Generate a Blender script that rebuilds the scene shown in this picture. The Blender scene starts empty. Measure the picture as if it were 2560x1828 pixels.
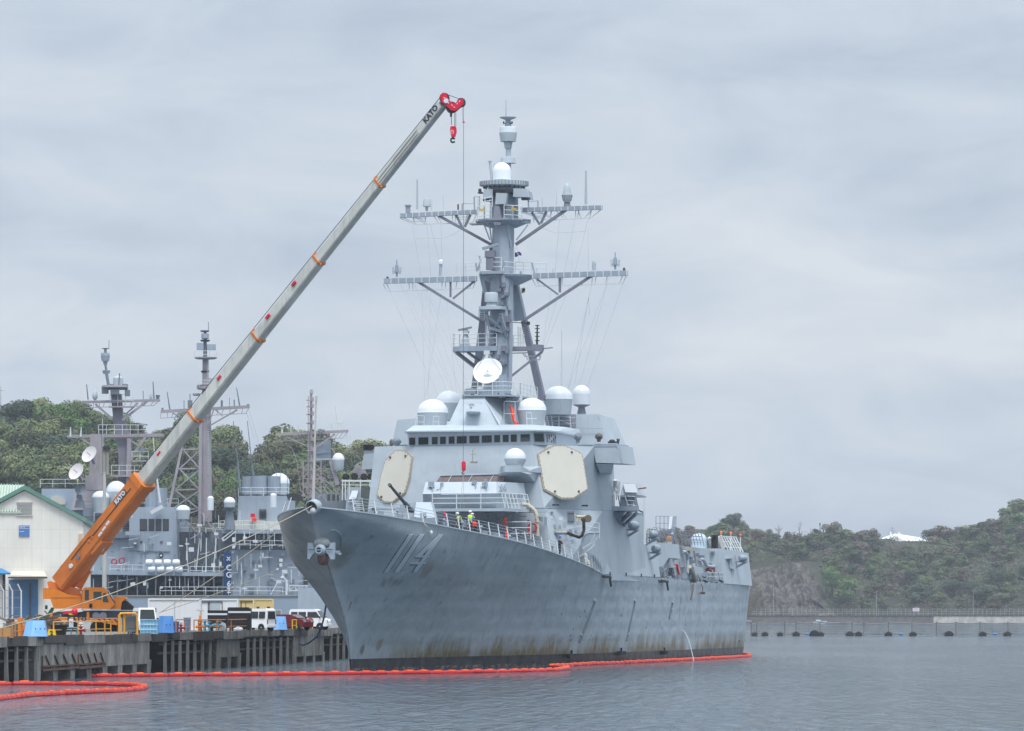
import bpy, bmesh, math, random
from mathutils import Vector, Matrix, noise
Ve = Vector
R = math.radians
scene = bpy.context.scene
COL = scene.collection
FPX = 12400.0                      # focal length in pixels of the 2560 px photograph
CAMH, HOR = 5.0, 1523.0
PSI = R(13.2)                      # heading of the moored destroyer
SP_, CP_ = math.sin(PSI), math.cos(PSI)
SX, SY = -12.9, 400.0              # where its stem meets the water
def W(px, py, Y):
 "point at distance Y seen at px,py"
 return Ve(((px-1280)*Y/FPX, Y, CAMH+(HOR-py)*Y/FPX))
def WZ(px, py, z):
 Y = FPX*(CAMH-z)/(py-HOR)
 return Ve(((px-1280)*Y/FPX, Y, z))
def S(px, py, a):
 "ship coordinates (port, aft, up) of a point at a given station a"
 k = (px-1280)/FPX
 p = (k*(SY+a*CP_)-SX-a*SP_)/(CP_+k*SP_)
 Y = SY+a*CP_-p*SP_
 return Ve((p, a, CAMH+(HOR-py)*Y/FPX))
def SPT(px, py, p):
 "ship coordinates of a point at a given offset p to port"
 k = (px-1280)/FPX
 a = (k*(SY-p*SP_)-SX-p*CP_)/(SP_-k*CP_)
 Y = SY+a*CP_-p*SP_
 return Ve((p, a, CAMH+(HOR-py)*Y/FPX))
def lerp(a, b, t): return a+(b-a)*t
def interp(pts, x):
 if x <= pts[0][0]: return pts[0][1]
 for (x0, y0), (x1, y1) in zip(pts, pts[1:]):
  if x <= x1: return y0+(y1-y0)*(x-x0)/(x1-x0)
 return pts[-1][1]
def smooth(pts, x):
 "Catmull-Rom style interpolation of a table"
 n = len(pts)
 if x <= pts[0][0]: return pts[0][1]
 if x >= pts[-1][0]: return pts[-1][1]
 for i in range(n-1):
  if x <= pts[i+1][0]: break
 def sl(j):
  if j == 0: return (pts[1][1]-pts[0][1])/(pts[1][0]-pts[0][0])
  if j == n-1: return (pts[-1][1]-pts[-2][1])/(pts[-1][0]-pts[-2][0])
  return (pts[j+1][1]-pts[j-1][1])/(pts[j+1][0]-pts[j-1][0])
 x0, y0 = pts[i]; x1, y1 = pts[i+1]; h = x1-x0; t = (x-x0)/h
 return ((2*t**3-3*t*t+1)*y0+(t**3-2*t*t+t)*h*sl(i)+(-2*t**3+3*t*t)*y1+(t**3-t*t)*h*sl(i+1))
class MB:
 def __init__(s): s.v = []; s.f = []; s.m = []; s.cur = 0
 def add(s, vs, fs):
  o = len(s.v); s.v += [tuple(x) for x in vs]
  for f in fs: s.f.append([i+o for i in f]); s.m.append(s.cur)
  return s
 def hexa(s, b, t):
  "solid from a bottom loop and a top loop of the same length"
  n = len(b)
  return s.add(list(b)+list(t), [list(range(n))[::-1], list(range(n, 2*n))]+[[i, (i+1) % n, n+(i+1) % n, n+i] for i in range(n)])
 def box(s, c, d, rz=0.0, taper=1.0):
  x, y, z = d[0]/2, d[1]/2, d[2]/2
  cs, sn = math.cos(rz), math.sin(rz)
  def P(u, v, w, k=1): return (c[0]+u*k*cs-v*k*sn, c[1]+u*k*sn+v*k*cs, c[2]+w)
  return s.hexa([P(-x, -y, -z), P(x, -y, -z), P(x, y, -z), P(-x, y, -z)],
                      [P(-x, -y, z, taper), P(x, -y, z, taper), P(x, y, z, taper), P(-x, y, z, taper)])
 def frame(s, a, b):
  d = Vector(b)-Vector(a)
  L = d.length or 1e-6
  d = d/L
  u = Ve((0, 0, 1)) if abs(d.z) < 0.98 else Ve((0, 1, 0))
  r = d.cross(u).normalized(); u = r.cross(d).normalized()
  return d, r, u
 def bar(s, a, b, w, h=None, w2=None, h2=None):
  h = h or w; w2 = w2 or w; h2 = h2 or h
  d, r, u = s.frame(a, b); a = Vector(a); b = Vector(b)
  q = [(-1, -1), (1, -1), (1, 1), (-1, 1)]
  return s.hexa([a+r*x*w/2+u*y*h/2 for x, y in q], [b+r*x*w2/2+u*y*h2/2 for x, y in q])
 def tube(s, a, b, r0, r1=None, n=8, caps=True):
  r1 = r0 if r1 is None else r1
  d, r, u = s.frame(a, b); a = Vector(a); b = Vector(b)
  A = [a+(r*math.cos(i*2*math.pi/n)+u*math.sin(i*2*math.pi/n))*r0 for i in range(n)]
  B = [b+(r*math.cos(i*2*math.pi/n)+u*math.sin(i*2*math.pi/n))*r1 for i in range(n)]
  fs = [[i, (i+1) % n, n+(i+1) % n, n+i] for i in range(n)]
  if caps: fs += [list(range(n))[::-1], list(range(n, 2*n))]
  return s.add(A+B, fs)
 def pipe(s, pts, r, n=6):
  pts = [Vector(p) for p in pts]; k = len(pts); rings = []
  for i, p in enumerate(pts):
   d, rr, u = s.frame(pts[max(0, i-1)], pts[min(k-1, i+1)])
   rings += [p+(rr*math.cos(j*2*math.pi/n)+u*math.sin(j*2*math.pi/n))*(r[i] if isinstance(r, (list, tuple)) else r) for j in range(n)]
  fs = [[i*n+j, i*n+(j+1) % n, (i+1)*n+(j+1) % n, (i+1)*n+j] for i in range(k-1) for j in range(n)]
  fs += [list(range(n))[::-1], list(range((k-1)*n, k*n))]
  return s.add(rings, fs)
 def lathe(s, c, prof, n=24, axis=None):
  "profile of (radius, height) round a vertical or given axis"
  c = Vector(c); ax = Vector(axis or (0, 0, 1)).normalized()
  t = Ve((1, 0, 0)) if abs(ax.x) < 0.9 else Ve((0, 1, 0))
  r = (t-ax*t.dot(ax)).normalized(); u = ax.cross(r)
  vs = []; fs = []; k = len(prof)
  for rad, h in prof:
   rad = max(rad, 1e-4)
   vs += [c+ax*h+(r*math.cos(i*2*math.pi/n)+u*math.sin(i*2*math.pi/n))*rad for i in range(n)]
  for i in range(k-1):
   for j in range(n): fs.append([i*n+j, i*n+(j+1) % n, (i+1)*n+(j+1) % n, (i+1)*n+j])
  fs += [list(range(n))[::-1], list(range((k-1)*n, k*n))]
  return s.add(vs, fs)
 def prism(s, pts, off):
  "polygon pushed along a vector"
  o = Vector(off); pts = [Vector(p) for p in pts]
  return s.hexa(pts, [p+o for p in pts])
 def grid(s, rows, closed=False):
  o = len(rows[0]); vs = [p for r in rows for p in r]; fs = []
  for i in range(len(rows)-1):
   for j in range(o-1): fs.append([i*o+j, i*o+j+1, (i+1)*o+j+1, (i+1)*o+j])
  return s.add(vs, fs)
 def ball(s, c, r, n=12, sq=(1, 1, 1), lo=-90, hi=90):
  m = max(4, n//2); vs = []; fs = []
  for i in range(m+1):
   t = R(lerp(lo, hi, i/m))
   vs += [(c[0]+sq[0]*r*math.cos(t)*math.cos(j*2*math.pi/n), c[1]+sq[1]*r*math.cos(t)*math.sin(j*2*math.pi/n), c[2]+sq[2]*r*math.sin(t)) for j in range(n)]
  for i in range(m):
   for j in range(n): fs.append([i*n+j, i*n+(j+1) % n, (i+1)*n+(j+1) % n, (i+1)*n+j])
  return s.add(vs, fs)
 def ring(s, c, R0, r, axis=(0, -1, 0), n=16, m=6, a0=0, a1=360):
  c = Vector(c); ax = Vector(axis).normalized()
  t = Ve((0, 0, 1)) if abs(ax.z) < 0.9 else Ve((1, 0, 0))
  x = (t-ax*t.dot(ax)).normalized(); y = ax.cross(x)
  k = n if a1-a0 < 360 else n
  return s.pipe([c+(x*math.cos(R(lerp(a0, a1, i/k)))+y*math.sin(R(lerp(a0, a1, i/k))))*R0 for i in range(k+1)], r, m)
 def build(s, name, mat, parent=None, smooth_deg=35, loc=None, rz=0):
  me = bpy.data.meshes.new(name)
  me.from_pydata(s.v, [], s.f)
  mats = mat if isinstance(mat, (list, tuple)) else [mat]
  for x in mats: me.materials.append(x)
  if len(mats) > 1: me.polygons.foreach_set('material_index', s.m)
  bm = bmesh.new(); bm.from_mesh(me)
  bmesh.ops.recalc_face_normals(bm, faces=bm.faces)
  bm.to_mesh(me); bm.free()
  if smooth_deg:
   me.polygons.foreach_set('use_smooth', [True]*len(me.polygons))
   me.set_sharp_from_angle(angle=R(smooth_deg))
  me.update()
  o = bpy.data.objects.new(name, me); COL.objects.link(o)
  if parent: o.parent = parent
  if loc is not None: o.location = loc
  o.rotation_euler.z = rz
  return o
def tag(o, label=None, cat=None, group=None, kind=None):
 if label: o['label'] = label
 if cat: o['category'] = cat
 if group: o['group'] = group
 if kind: o['kind'] = kind
 return o
def thing(name, label, cat, loc=(0, 0, 0), rz=0.0, group=None):
 o = bpy.data.objects.new(name, None); COL.objects.link(o)
 o.location = loc; o.rotation_euler.z = rz; o.empty_display_size = 0.3
 return tag(o, label, cat, group)
def copy_tree(o, parent=None):
 c = o.copy(); COL.objects.link(c)
 if parent: c.parent = parent
 for ch in list(o.children): copy_tree(ch, c)
 return c
def text_mesh(body, size, depth=0.02, bold=0.0, shear=0.0, spacing=1.0):
 cu = bpy.data.curves.new('lettering', 'FONT'); cu.body = body; cu.size = size
 cu.extrude = depth; cu.offset = bold; cu.shear = shear; cu.space_character = spacing
 cu.align_x = 'CENTER'; cu.align_y = 'CENTER'; cu.resolution_u = 3
 ob = bpy.data.objects.new('lettering', cu); COL.objects.link(ob)
 dg = bpy.context.evaluated_depsgraph_get()
 me = bpy.data.meshes.new_from_object(ob.evaluated_get(dg))
 bpy.data.objects.remove(ob); bpy.data.curves.remove(cu)
 return me
def lettering(name, body, size, mat, parent, at, right, up, depth=0.015, bold=0.0, shear=0.0, spacing=1.0):
 me = text_mesh(body, size, depth, bold, shear, spacing)
 r = Vector(right).normalized(); u = Vector(up); u = (u-r*u.dot(r)).normalized(); n = r.cross(u)
 M = Matrix((r, u, n)).transposed().to_4x4(); M.translation = Vector(at)
 me.transform(M); me.materials.clear(); me.materials.append(mat)
 o = bpy.data.objects.new(name, me); COL.objects.link(o); o.parent = parent
 return o
def nodes(name):
 m = bpy.data.materials.new(name); m.use_nodes = True
 nt = m.node_tree; return m, nt, nt.nodes, nt.links, nt.nodes['Principled BSDF']
def rgb(h, k=1.0):
 "sRGB 0-255 triple to linear"
 f = lambda c: ((c/255+0.055)/1.055)**2.4 if c > 10 else c/255/12.92
 return tuple(min(1, f(c)*k) for c in h)+(1,)
def noise_node(N, L, coord, scale, detail=4, rough=0.6, dist=0.0):
 t = N.new('ShaderNodeTexNoise'); t.inputs['Scale'].default_value = scale
 t.inputs['Detail'].default_value = detail; t.inputs['Roughness'].default_value = rough; t.inputs['Distortion'].default_value = dist
 L.new(coord, t.inputs['Vector']); return t.outputs['Fac']
def mapping(N, L, src, sc=(1, 1, 1), rot=(0, 0, 0)):
 mp = N.new('ShaderNodeMapping'); mp.inputs['Scale'].default_value = sc; mp.inputs['Rotation'].default_value = rot
 L.new(src, mp.inputs['Vector']); return mp.outputs['Vector']
def ramp(N, L, fac, stops):
 r = N.new('ShaderNodeValToRGB'); e = r.color_ramp.elements
 while len(e) < len(stops): e.new(0.5)
 for el, (p, c) in zip(e, stops):
  el.position = p; el.color = c if isinstance(c, tuple) else (c, c, c, 1)
 L.new(fac, r.inputs['Fac']); return r.outputs['Color']
def mix(N, L, fac, a, b, mode='MIX'):
 m = N.new('ShaderNodeMix'); m.data_type = 'RGBA'; m.blend_type = mode
 for s, v in ((0, fac), (6, a), (7, b)):
  if hasattr(v, 'is_output') or isinstance(v, bpy.types.NodeSocket): L.new(v, m.inputs[s])
  else: m.inputs[s].default_value = v
 return m.outputs[2]
def math_n(N, L, op, a, b=0.0, clamp=False):
 m = N.new('ShaderNodeMath'); m.operation = op; m.use_clamp = clamp
 for s, v in ((0, a), (1, b)):
  if isinstance(v, bpy.types.NodeSocket): L.new(v, m.inputs[s])
  else: m.inputs[s].default_value = v
 return m.outputs[0]
def bump(N, L, B, h, strength=0.3, dist=0.05):
 b = N.new('ShaderNodeBump'); b.inputs['Strength'].default_value = strength; b.inputs['Distance'].default_value = dist
 L.new(h, b.inputs['Height']); L.new(b.outputs['Normal'], B.inputs['Normal'])
MATS = {}
def paint(name, col, rough=0.55, var=0.12, streak=0.10, rust=0.0, metal=0.0, scale=1.0, dent=0.0):
 "weathered paint: blotches, rain streaks and a little rust, all in object space"
 if name in MATS: return MATS[name]
 m, nt, N, L, B = nodes(name)
 co = N.new('ShaderNodeTexCoord').outputs['Object']
 c = tuple(col)
 dk = tuple(x*(1-var*1.6) for x in c[:3])+(1,); lt = tuple(min(1, x*(1+var)) for x in c[:3])+(1,)
 f = noise_node(N, L, co, 0.45*scale, 6, 0.62)
 base = ramp(N, L, f, [(0.3, dk), (0.7, lt)])
 if streak:
  v = mapping(N, L, co, (2.2*scale, 2.2*scale, 0.12*scale))
  g = ramp(N, L, noise_node(N, L, v, 1.6, 5, 0.7), [(0.50, 0.0), (0.78, 1.0)])
  base = mix(N, L, math_n(N, L, 'MULTIPLY', g, streak*3), base, tuple(x*0.55 for x in c[:3])+(1,))
 if rust:
  v = mapping(N, L, co, (1.1*scale, 1.1*scale, 0.22*scale))
  g = ramp(N, L, noise_node(N, L, v, 2.3, 7, 0.72), [(0.62, 0.0), (0.76, 1.0)])
  base = mix(N, L, math_n(N, L, 'MULTIPLY', g, rust), base, (0.16, 0.075, 0.035, 1))
 L.new(base, B.inputs['Base Color'])
 B.inputs['Roughness'].default_value = rough; B.inputs['Metallic'].default_value = metal
 B.inputs['Specular IOR Level'].default_value = 0.35
 if dent: bump(N, L, B, noise_node(N, L, co, 0.9*scale, 2, 0.5), dent, 0.12)
 MATS[name] = m; return m
def plain(name, col, rough=0.5, metal=0.0, spec=0.4):
 return paint(name, col, rough, 0.06, 0.0, 0.0, metal)
def glass_mat(name, col, rough=0.08):
 if name in MATS: return MATS[name]
 m, nt, N, L, B = nodes(name)
 B.inputs['Base Color'].default_value = col; B.inputs['Roughness'].default_value = rough; B.inputs['IOR'].default_value = 1.5
 MATS[name] = m; return m
cam = bpy.data.cameras.new('camera'); camo = bpy.data.objects.new('camera', cam); COL.objects.link(camo)
cam.sensor_width = 36; cam.lens = 36*FPX/2560
camo.location = (0, 0, CAMH); camo.rotation_euler = (math.pi/2, 0, 0)
cam.shift_y = (HOR-914)/2560; cam.clip_start = 1; cam.clip_end = 12000
scene.camera = camo
scene.view_settings.view_transform = 'Standard'; scene.view_settings.look = 'None'
scene.view_settings.exposure = 0.0; scene.view_settings.gamma = 1.0
SUN_EL, SUN_AZ = R(66), R(165)       # azimuth clockwise from +Y: behind the camera to the right
world = bpy.data.worlds.new('World'); scene.world = world; world.use_nodes = True
def make_sky():
 N, L = world.node_tree.nodes, world.node_tree.links
 bg = N['Background']; bg.inputs['Strength'].default_value = 0.1
 sky = N.new('ShaderNodeTexSky'); sky.sky_type = 'NISHITA'; sky.sun_disc = False
 sky.sun_elevation = SUN_EL; sky.sun_rotation = SUN_AZ; sky.air_density = 1.2; sky.dust_density = 2.0
 g = N.new('ShaderNodeTexCoord').outputs['Generated']
 sep = N.new('ShaderNodeSeparateXYZ'); L.new(g, sep.inputs[0])
 z = math_n(N, L, 'MAXIMUM', sep.outputs['Z'], 0.0)
 lum = math_n(N, L, 'ADD', math_n(N, L, 'MULTIPLY', math_n(N, L, 'MAXIMUM', math_n(N, L, 'SUBTRACT', z, 0.12), 0.0), 13.0), 6.1)
 big = noise_node(N, L, mapping(N, L, g, (9, 9, 30)), 1.0, 3, 0.5, 0.3)
 mid = noise_node(N, L, mapping(N, L, g, (24, 24, 66), (0, R(8), 0)), 1.0, 7, 0.58, 0.8)
 f = math_n(N, L, 'ADD', math_n(N, L, 'MULTIPLY', big, 0.62), math_n(N, L, 'MULTIPLY', mid, 0.38))
 cl = ramp(N, L, f, [(0.33, (0.76, 0.90, 1.11, 1)), (0.50, (1.00, 1.13, 1.31, 1)), (0.66, (1.22, 1.31, 1.43, 1))])
 vm = N.new('ShaderNodeVectorMath'); vm.operation = 'SCALE'; L.new(cl, vm.inputs[0]); L.new(lum, vm.inputs['Scale'])
 L.new(mix(N, L, 0.88, sky.outputs[0], vm.outputs[0]), bg.inputs['Color'])
make_sky()
sun = bpy.data.lights.new('sun', 'SUN'); suno = bpy.data.objects.new('sun', sun); COL.objects.link(suno)
sun.energy = 2.9; sun.angle = R(22); sun.color = (1.0, 0.97, 0.92)
d = Ve((math.sin(SUN_AZ)*math.cos(SUN_EL), math.cos(SUN_AZ)*math.cos(SUN_EL), math.sin(SUN_EL)))
suno.rotation_euler = d.to_track_quat('Z', 'Y').to_euler(); suno.location = (60, -60, 120)
def make_water():
 m, nt, N, L, B = nodes('sea_water')
 pos = N.new('ShaderNodeNewGeometry').outputs['Position']
 B.inputs['Base Color'].default_value = (0.028, 0.070, 0.105, 1)
 B.inputs['Roughness'].default_value = 0.06; B.inputs['IOR'].default_value = 1.333
 a = noise_node(N, L, mapping(N, L, pos, (1.35, 0.15, 1), (0, 0, R(4))), 1.0, 5, 0.62, 0.4)
 b = noise_node(N, L, mapping(N, L, pos, (0.22, 0.028, 1), (0, 0, R(-4))), 1.0, 4, 0.6, 0.6)
 c = noise_node(N, L, mapping(N, L, pos, (2.6, 0.30, 1)), 1.0, 4, 0.65)
 calm = ramp(N, L, noise_node(N, L, mapping(N, L, pos, (0.012, 0.0035, 1)), 1.0, 3, 0.55), [(0.36, 0.35), (0.62, 1.0)])
 h = math_n(N, L, 'ADD', math_n(N, L, 'ADD', math_n(N, L, 'MULTIPLY', a, 0.9), math_n(N, L, 'MULTIPLY', b, 0.9)), math_n(N, L, 'MULTIPLY', c, 0.22))
 bump(N, L, B, math_n(N, L, 'MULTIPLY', h, calm), 1.0, 1.5)
 mb = MB(); ys = [-60, 60, 150, 250, 400, 700, 1200, 2450]
 mb.grid([[(x, y, 0) for x in (-1380, -400, -50, 50, 400, 1380)] for y in ys])
 tag(mb.build('water', m, smooth_deg=0), 'grey choppy harbour water', kind='structure')
make_water()
HAZE = paint('haze_grey', rgb((170, 181, 189)), 0.5, 0.06, 0.10, 0.08, scale=0.6, dent=0.25)
HAZE_D = paint('haze_grey_wavy', rgb((170, 181, 189)), 0.5, 0.05, 0.10, 0.06, scale=0.6, dent=0.9)
DECKG = paint('deck_grey', rgb((70, 78, 86)), 0.8, 0.15, 0.0)
MASTG = paint('mast_grey', rgb((148, 160, 172)), 0.5, 0.07, 0.10, 0.10)
STAINED = paint('stack_stained_grey', rgb((120, 124, 136)), 0.6, 0.10, 0.12, 0.05)
WHITE = paint('radome_white', rgb((212, 218, 224)), 0.35, 0.02, 0.02)
DOMEG = paint('radome_grey', rgb((172, 182, 188)), 0.45, 0.03, 0.05)
CREAM = paint('radar_cream', rgb((196, 193, 182)), 0.55, 0.03, 0.03)
DARK = paint('dark_fitting', rgb((48, 52, 58)), 0.6, 0.1, 0.0)
BLACK = paint('black_rubber', rgb((22, 23, 25)), 0.7, 0.1, 0.0)
RED = paint('signal_red', rgb((205, 20, 42)), 0.5, 0.06, 0.0)
ORANGE_R = paint('orange_red_gear', rgb((226, 62, 30)), 0.55, 0.06, 0.0)
RAILM = paint('rail_grey', rgb((202, 207, 209)), 0.5, 0.06, 0.0)
RUSTY = paint('rusty_steel', rgb((96, 72, 58)), 0.8, 0.25, 0.1, 0.5)
CANVAS = paint('grey_canvas', rgb((120, 128, 138)), 0.9, 0.15, 0.1, dent=0.8, scale=4)
BEIGE = paint('beige_hose', rgb((188, 180, 164)), 0.7, 0.08, 0.1)
WINGL = glass_mat('bridge_glass', (0.020, 0.030, 0.030, 1))
ship = thing('destroyer', 'large grey guided missile destroyer with hull number 114 moored bow towards us', 'warship', (SX, SY, 0), -PSI)
STEM = [(-12.4, 12.95), (-11.7, 12.6), (-9.5, 9.66), (-7.2, 8.36), (-5.3, 6.75), (-2.6, 4.4), (-1.24, 2.75), (0.0, 0.0), (0.35, -1.2)]
PD = [(-12.4, 0.7), (-11.6, 1.5), (-10, 2.7), (-7.5, 3.95), (-4, 5.05), (2, 6.45), (10, 7.6), (18, 8.4), (30, 9.3), (42, 9.8), (52, 10.0), (80, 10.0), (108, 9.9), (124, 9.6), (133, 7.9), (142, 6.25)]
PW = [(0, 0.06), (10, 1.7), (20, 3.5), (30, 5.3), (40, 6.9), (50, 8.1), (62, 8.95), (80, 9.35), (108, 9.3), (124, 8.8), (133, 7.2), (142, 5.5)]
EDGE = [(783, 1269), (802, 1269.5), (850, 1274.5), (914, 1282.5), (980, 1292.5), (1042, 1303), (1160, 1326), (1263, 1347), (1337, 1366), (1403, 1389), (1443, 1403.5), (1480, 1420.7), (1505, 1435.6), (1511, 1436.5), (1643, 1444), (1812, 1460), (1876, 1465)]
def proj_ship(p, a, z):
 X = SX+a*SP_+p*CP_; Y = SY+a*CP_-p*SP_
 return 1280+FPX*X/Y, HOR-FPX*(z-CAMH)/Y
def pd(a): return smooth(PD, a)
def pw(a): return smooth(PW, a)
def zdeck(a):
 if a > 124: return lerp(7.42, 6.9, (a-124)/18)
 p = pd(a); x, _ = proj_ship(p, a, 0)
 Y = SY+a*CP_-p*SP_
 return CAMH+(HOR-interp(EDGE, x))*Y/FPX
ZT = [(a, zdeck(a)) for a in [-12.4, -11.6, -10, -7.5, -4, 0, 4, 8, 12, 18, 24, 30, 36, 42, 46, 50, 54, 60, 75, 90, 109, 124, 133, 142]]
def zd(a): return interp(ZT, a)
def zstem(a): return interp(STEM, a)
def flare(a): return interp([(-12.4, 0.75), (-8, 0.92), (-2, 1.15), (10, 1.45), (25, 1.5), (45, 1.2), (60, 1.0), (142, 1.0)], a)
def half(a, z):
 "half breadth of the hull at station a and height z"
 z0 = zstem(a) if a < 0 else 0.0
 w = pw(a) if a >= 0 else 0.06
 t = (z-z0)/max(0.2, zd(a)-z0)
 if t <= 0: return w
 t = min(1, t); k = min(1, max(0, (a+1)/27)); k = k*k*(3-2*k)
 f = lerp(smooth(BOWF, t), t**max(1.3, flare(a)) if a < 30 else t**flare(a), k)
 return w+(pd(a)-w)*f
BOWF = [(0, 0), (0.164, 0.055), (0.3, 0.18), (0.467, 0.39), (0.58, 0.56), (0.71, 0.78), (0.835, 0.93), (1, 1)]
def hull_pt(px, py):
 "point of the port shell seen at px,py"
 prev = None
 for i in range(700):
  a = -12+136*i/699; v = S(px, py, a); e = v.x-half(a, v.z)
  ok = v.x > 0 and v.z <= zd(a)+0.02
  if ok and prev is not None and prev[0] > 0 >= e:
   t = prev[0]/(prev[0]-e); return S(px, py, lerp(prev[1], a, t))
  prev = (e, a) if ok else None
 return S(px, py, 60)
def hull_material():
 m, nt, N, L, B = nodes('hull_paint')
 co = N.new('ShaderNodeTexCoord').outputs['Object']
 sep = N.new('ShaderNodeSeparateXYZ'); L.new(co, sep.inputs[0])
 P, A, Z = sep.outputs
 base = ramp(N, L, noise_node(N, L, mapping(N, L, co, (0.3, 0.16, 0.5)), 0.8, 6, 0.6), [(0.3, rgb((150, 162, 168))), (0.7, rgb((173, 183, 188)))])
 vz = N.new('ShaderNodeCombineXYZ'); L.new(math_n(N, L, 'FLOOR', math_n(N, L, 'MULTIPLY', A, 0.10)), vz.inputs[0]); L.new(math_n(N, L, 'FLOOR', math_n(N, L, 'MULTIPLY', Z, 0.42)), vz.inputs[1])
 wn = N.new('ShaderNodeTexWhiteNoise'); wn.noise_dimensions = '2D'; L.new(vz.outputs[0], wn.inputs['Vector'])
 base = mix(N, L, math_n(N, L, 'MULTIPLY', wn.outputs['Value'], 0.26), base, rgb((92, 104, 114)))
 d1 = math_n(N, L, 'ADD', A, math_n(N, L, 'MULTIPLY', Z, 0.95))
 for op, x, lim_, amt, colr in (('LESS_THAN', Z, 6.05, 0.28, (166, 180, 190)), ('LESS_THAN', d1, 21.5, 0.30, (160, 172, 176)), ('GREATER_THAN', d1, 64.0, 0.25, (170, 184, 194))):
  base = mix(N, L, math_n(N, L, 'MULTIPLY', math_n(N, L, op, x, lim_), amt), base, rgb(colr))
 fr = math_n(N, L, 'ABSOLUTE', math_n(N, L, 'SUBTRACT', math_n(N, L, 'FRACT', math_n(N, L, 'MULTIPLY', Z, 0.42)), 0.5))
 seam = math_n(N, L, 'GREATER_THAN', fr, 0.488)
 base = mix(N, L, math_n(N, L, 'MULTIPLY', seam, 0.55), base, rgb((165, 175, 182)))
 v = mapping(N, L, co, (0.9, 0.9, 0.10), (R(14), 0, 0))
 st = ramp(N, L, noise_node(N, L, v, 1.5, 6, 0.7), [(0.54, 0.0), (0.74, 1.0)])
 base = mix(N, L, math_n(N, L, 'MULTIPLY', st, 0.42), base, rgb((84, 92, 96)))
 v = mapping(N, L, co, (0.5, 0.5, 0.05), (R(16), 0, 0))
 st = ramp(N, L, noise_node(N, L, v, 0.9, 4, 0.6), [(0.66, 0.0), (0.73, 1.0)])
 base = mix(N, L, math_n(N, L, 'MULTIPLY', st, 0.45), base, rgb((70, 76, 80)))
 sb = math_n(N, L, 'MULTIPLY', math_n(N, L, 'LESS_THAN', P, -0.2), ramp(N, L, noise_node(N, L, mapping(N, L, co, (0.5, 1.2, 0.12)), 1.4, 5, 0.65), [(0.3, 0.35), (0.7, 0.9)]))
 base = mix(N, L, math_n(N, L, 'MULTIPLY', sb, 0.75), base, rgb((138, 132, 126)))
 band = ramp(N, L, Z, [(0.0, 0.0), (1.0, 0.0)])
 zz = math_n(N, L, 'ADD', Z, math_n(N, L, 'MULTIPLY', noise_node(N, L, mapping(N, L, co, (0.5, 0.35, 0.06)), 1.3, 5, 0.7), -3.9))
 low = math_n(N, L, 'LESS_THAN', zz, 0.25)
 soft = ramp(N, L, math_n(N, L, 'MULTIPLY', math_n(N, L, 'SUBTRACT', 0.75, zz), 0.7), [(0.0, 0.0), (1.0, 1.0)])
 gate = ramp(N, L, math_n(N, L, 'MULTIPLY', A, 0.01), [(0.04, 0.0), (0.12, 1.0)])
 patch = ramp(N, L, noise_node(N, L, mapping(N, L, co, (0.0, 0.09, 0.02)), 1.0, 3, 0.6), [(0.36, 0.0), (0.48, 1.0)])
 wf = math_n(N, L, 'MULTIPLY', math_n(N, L, 'MULTIPLY', soft, gate), patch)
 weed = ramp(N, L, noise_node(N, L, mapping(N, L, co, (1.5, 1.5, 0.3)), 2.0, 6, 0.7), [(0.33, (0.075, 0.060, 0.022, 1)), (0.52, (0.17, 0.14, 0.06, 1)), (0.68, (0.27, 0.25, 0.19, 1))])
 base = mix(N, L, math_n(N, L, 'MULTIPLY', wf, 0.97), base, weed)
 rs = ramp(N, L, noise_node(N, L, mapping(N, L, co, (1.6, 1.6, 0.20)), 0.8, 3, 0.6), [(0.665, 0.0), (0.72, 1.0)])
 base = mix(N, L, math_n(N, L, 'MULTIPLY', rs, 0.6), base, (0.085, 0.048, 0.026, 1))
 for (px, py, r_, amt, colr) in ((1068, 1425, 1.5, 0.5, (120, 96, 80)), (842, 1392, 2.4, 0.55, (104, 98, 76)), (905, 1625, 0.7, 0.8, (92, 72, 50)), (948, 1612, 0.9, 0.6, (120, 84, 60)), (930, 1545, 2.2, 0.25, (170, 178, 180)), (1170, 1420, 2.0, 0.3, (160, 170, 176))):
  c = hull_pt(px, py); vd = N.new('ShaderNodeVectorMath'); vd.operation = 'DISTANCE'; L.new(co, vd.inputs[0]); vd.inputs[1].default_value = c
  ms = math_n(N, L, 'SUBTRACT', 1.25, math_n(N, L, 'ADD', math_n(N, L, 'DIVIDE', vd.outputs['Value'], r_), math_n(N, L, 'MULTIPLY', noise_node(N, L, mapping(N, L, co, (1.5, 1.5, 0.6)), 1.0, 5, 0.7), 0.9)), True)
  base = mix(N, L, math_n(N, L, 'MULTIPLY', math_n(N, L, 'MULTIPLY', ms, 2.5, True), amt), base, rgb(colr))
 lim = interp([(0, 1.0), (1, 1.0)], 0)
 bt = math_n(N, L, 'LESS_THAN', Z, math_n(N, L, 'ADD', 0.98, math_n(N, L, 'MULTIPLY', A, 0.0005)))
 boot = ramp(N, L, noise_node(N, L, mapping(N, L, co, (1, 0.6, 2)), 1.5, 6, 0.7), [(0.35, (0.012, 0.015, 0.018, 1)), (0.62, (0.030, 0.034, 0.036, 1))])
 foul = math_n(N, L, 'MULTIPLY', math_n(N, L, 'LESS_THAN', Z, 0.26), math_n(N, L, 'GREATER_THAN', noise_node(N, L, mapping(N, L, co, (2, 1.2, 3)), 1.3, 5, 0.7), 0.55))
 boot = mix(N, L, math_n(N, L, 'MULTIPLY', foul, 0.8), boot, (0.25, 0.22, 0.16, 1))
 base = mix(N, L, bt, base, boot)
 L.new(base, B.inputs['Base Color']); B.inputs['Roughness'].default_value = 0.42; B.inputs['Specular IOR Level'].default_value = 0.4
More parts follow.
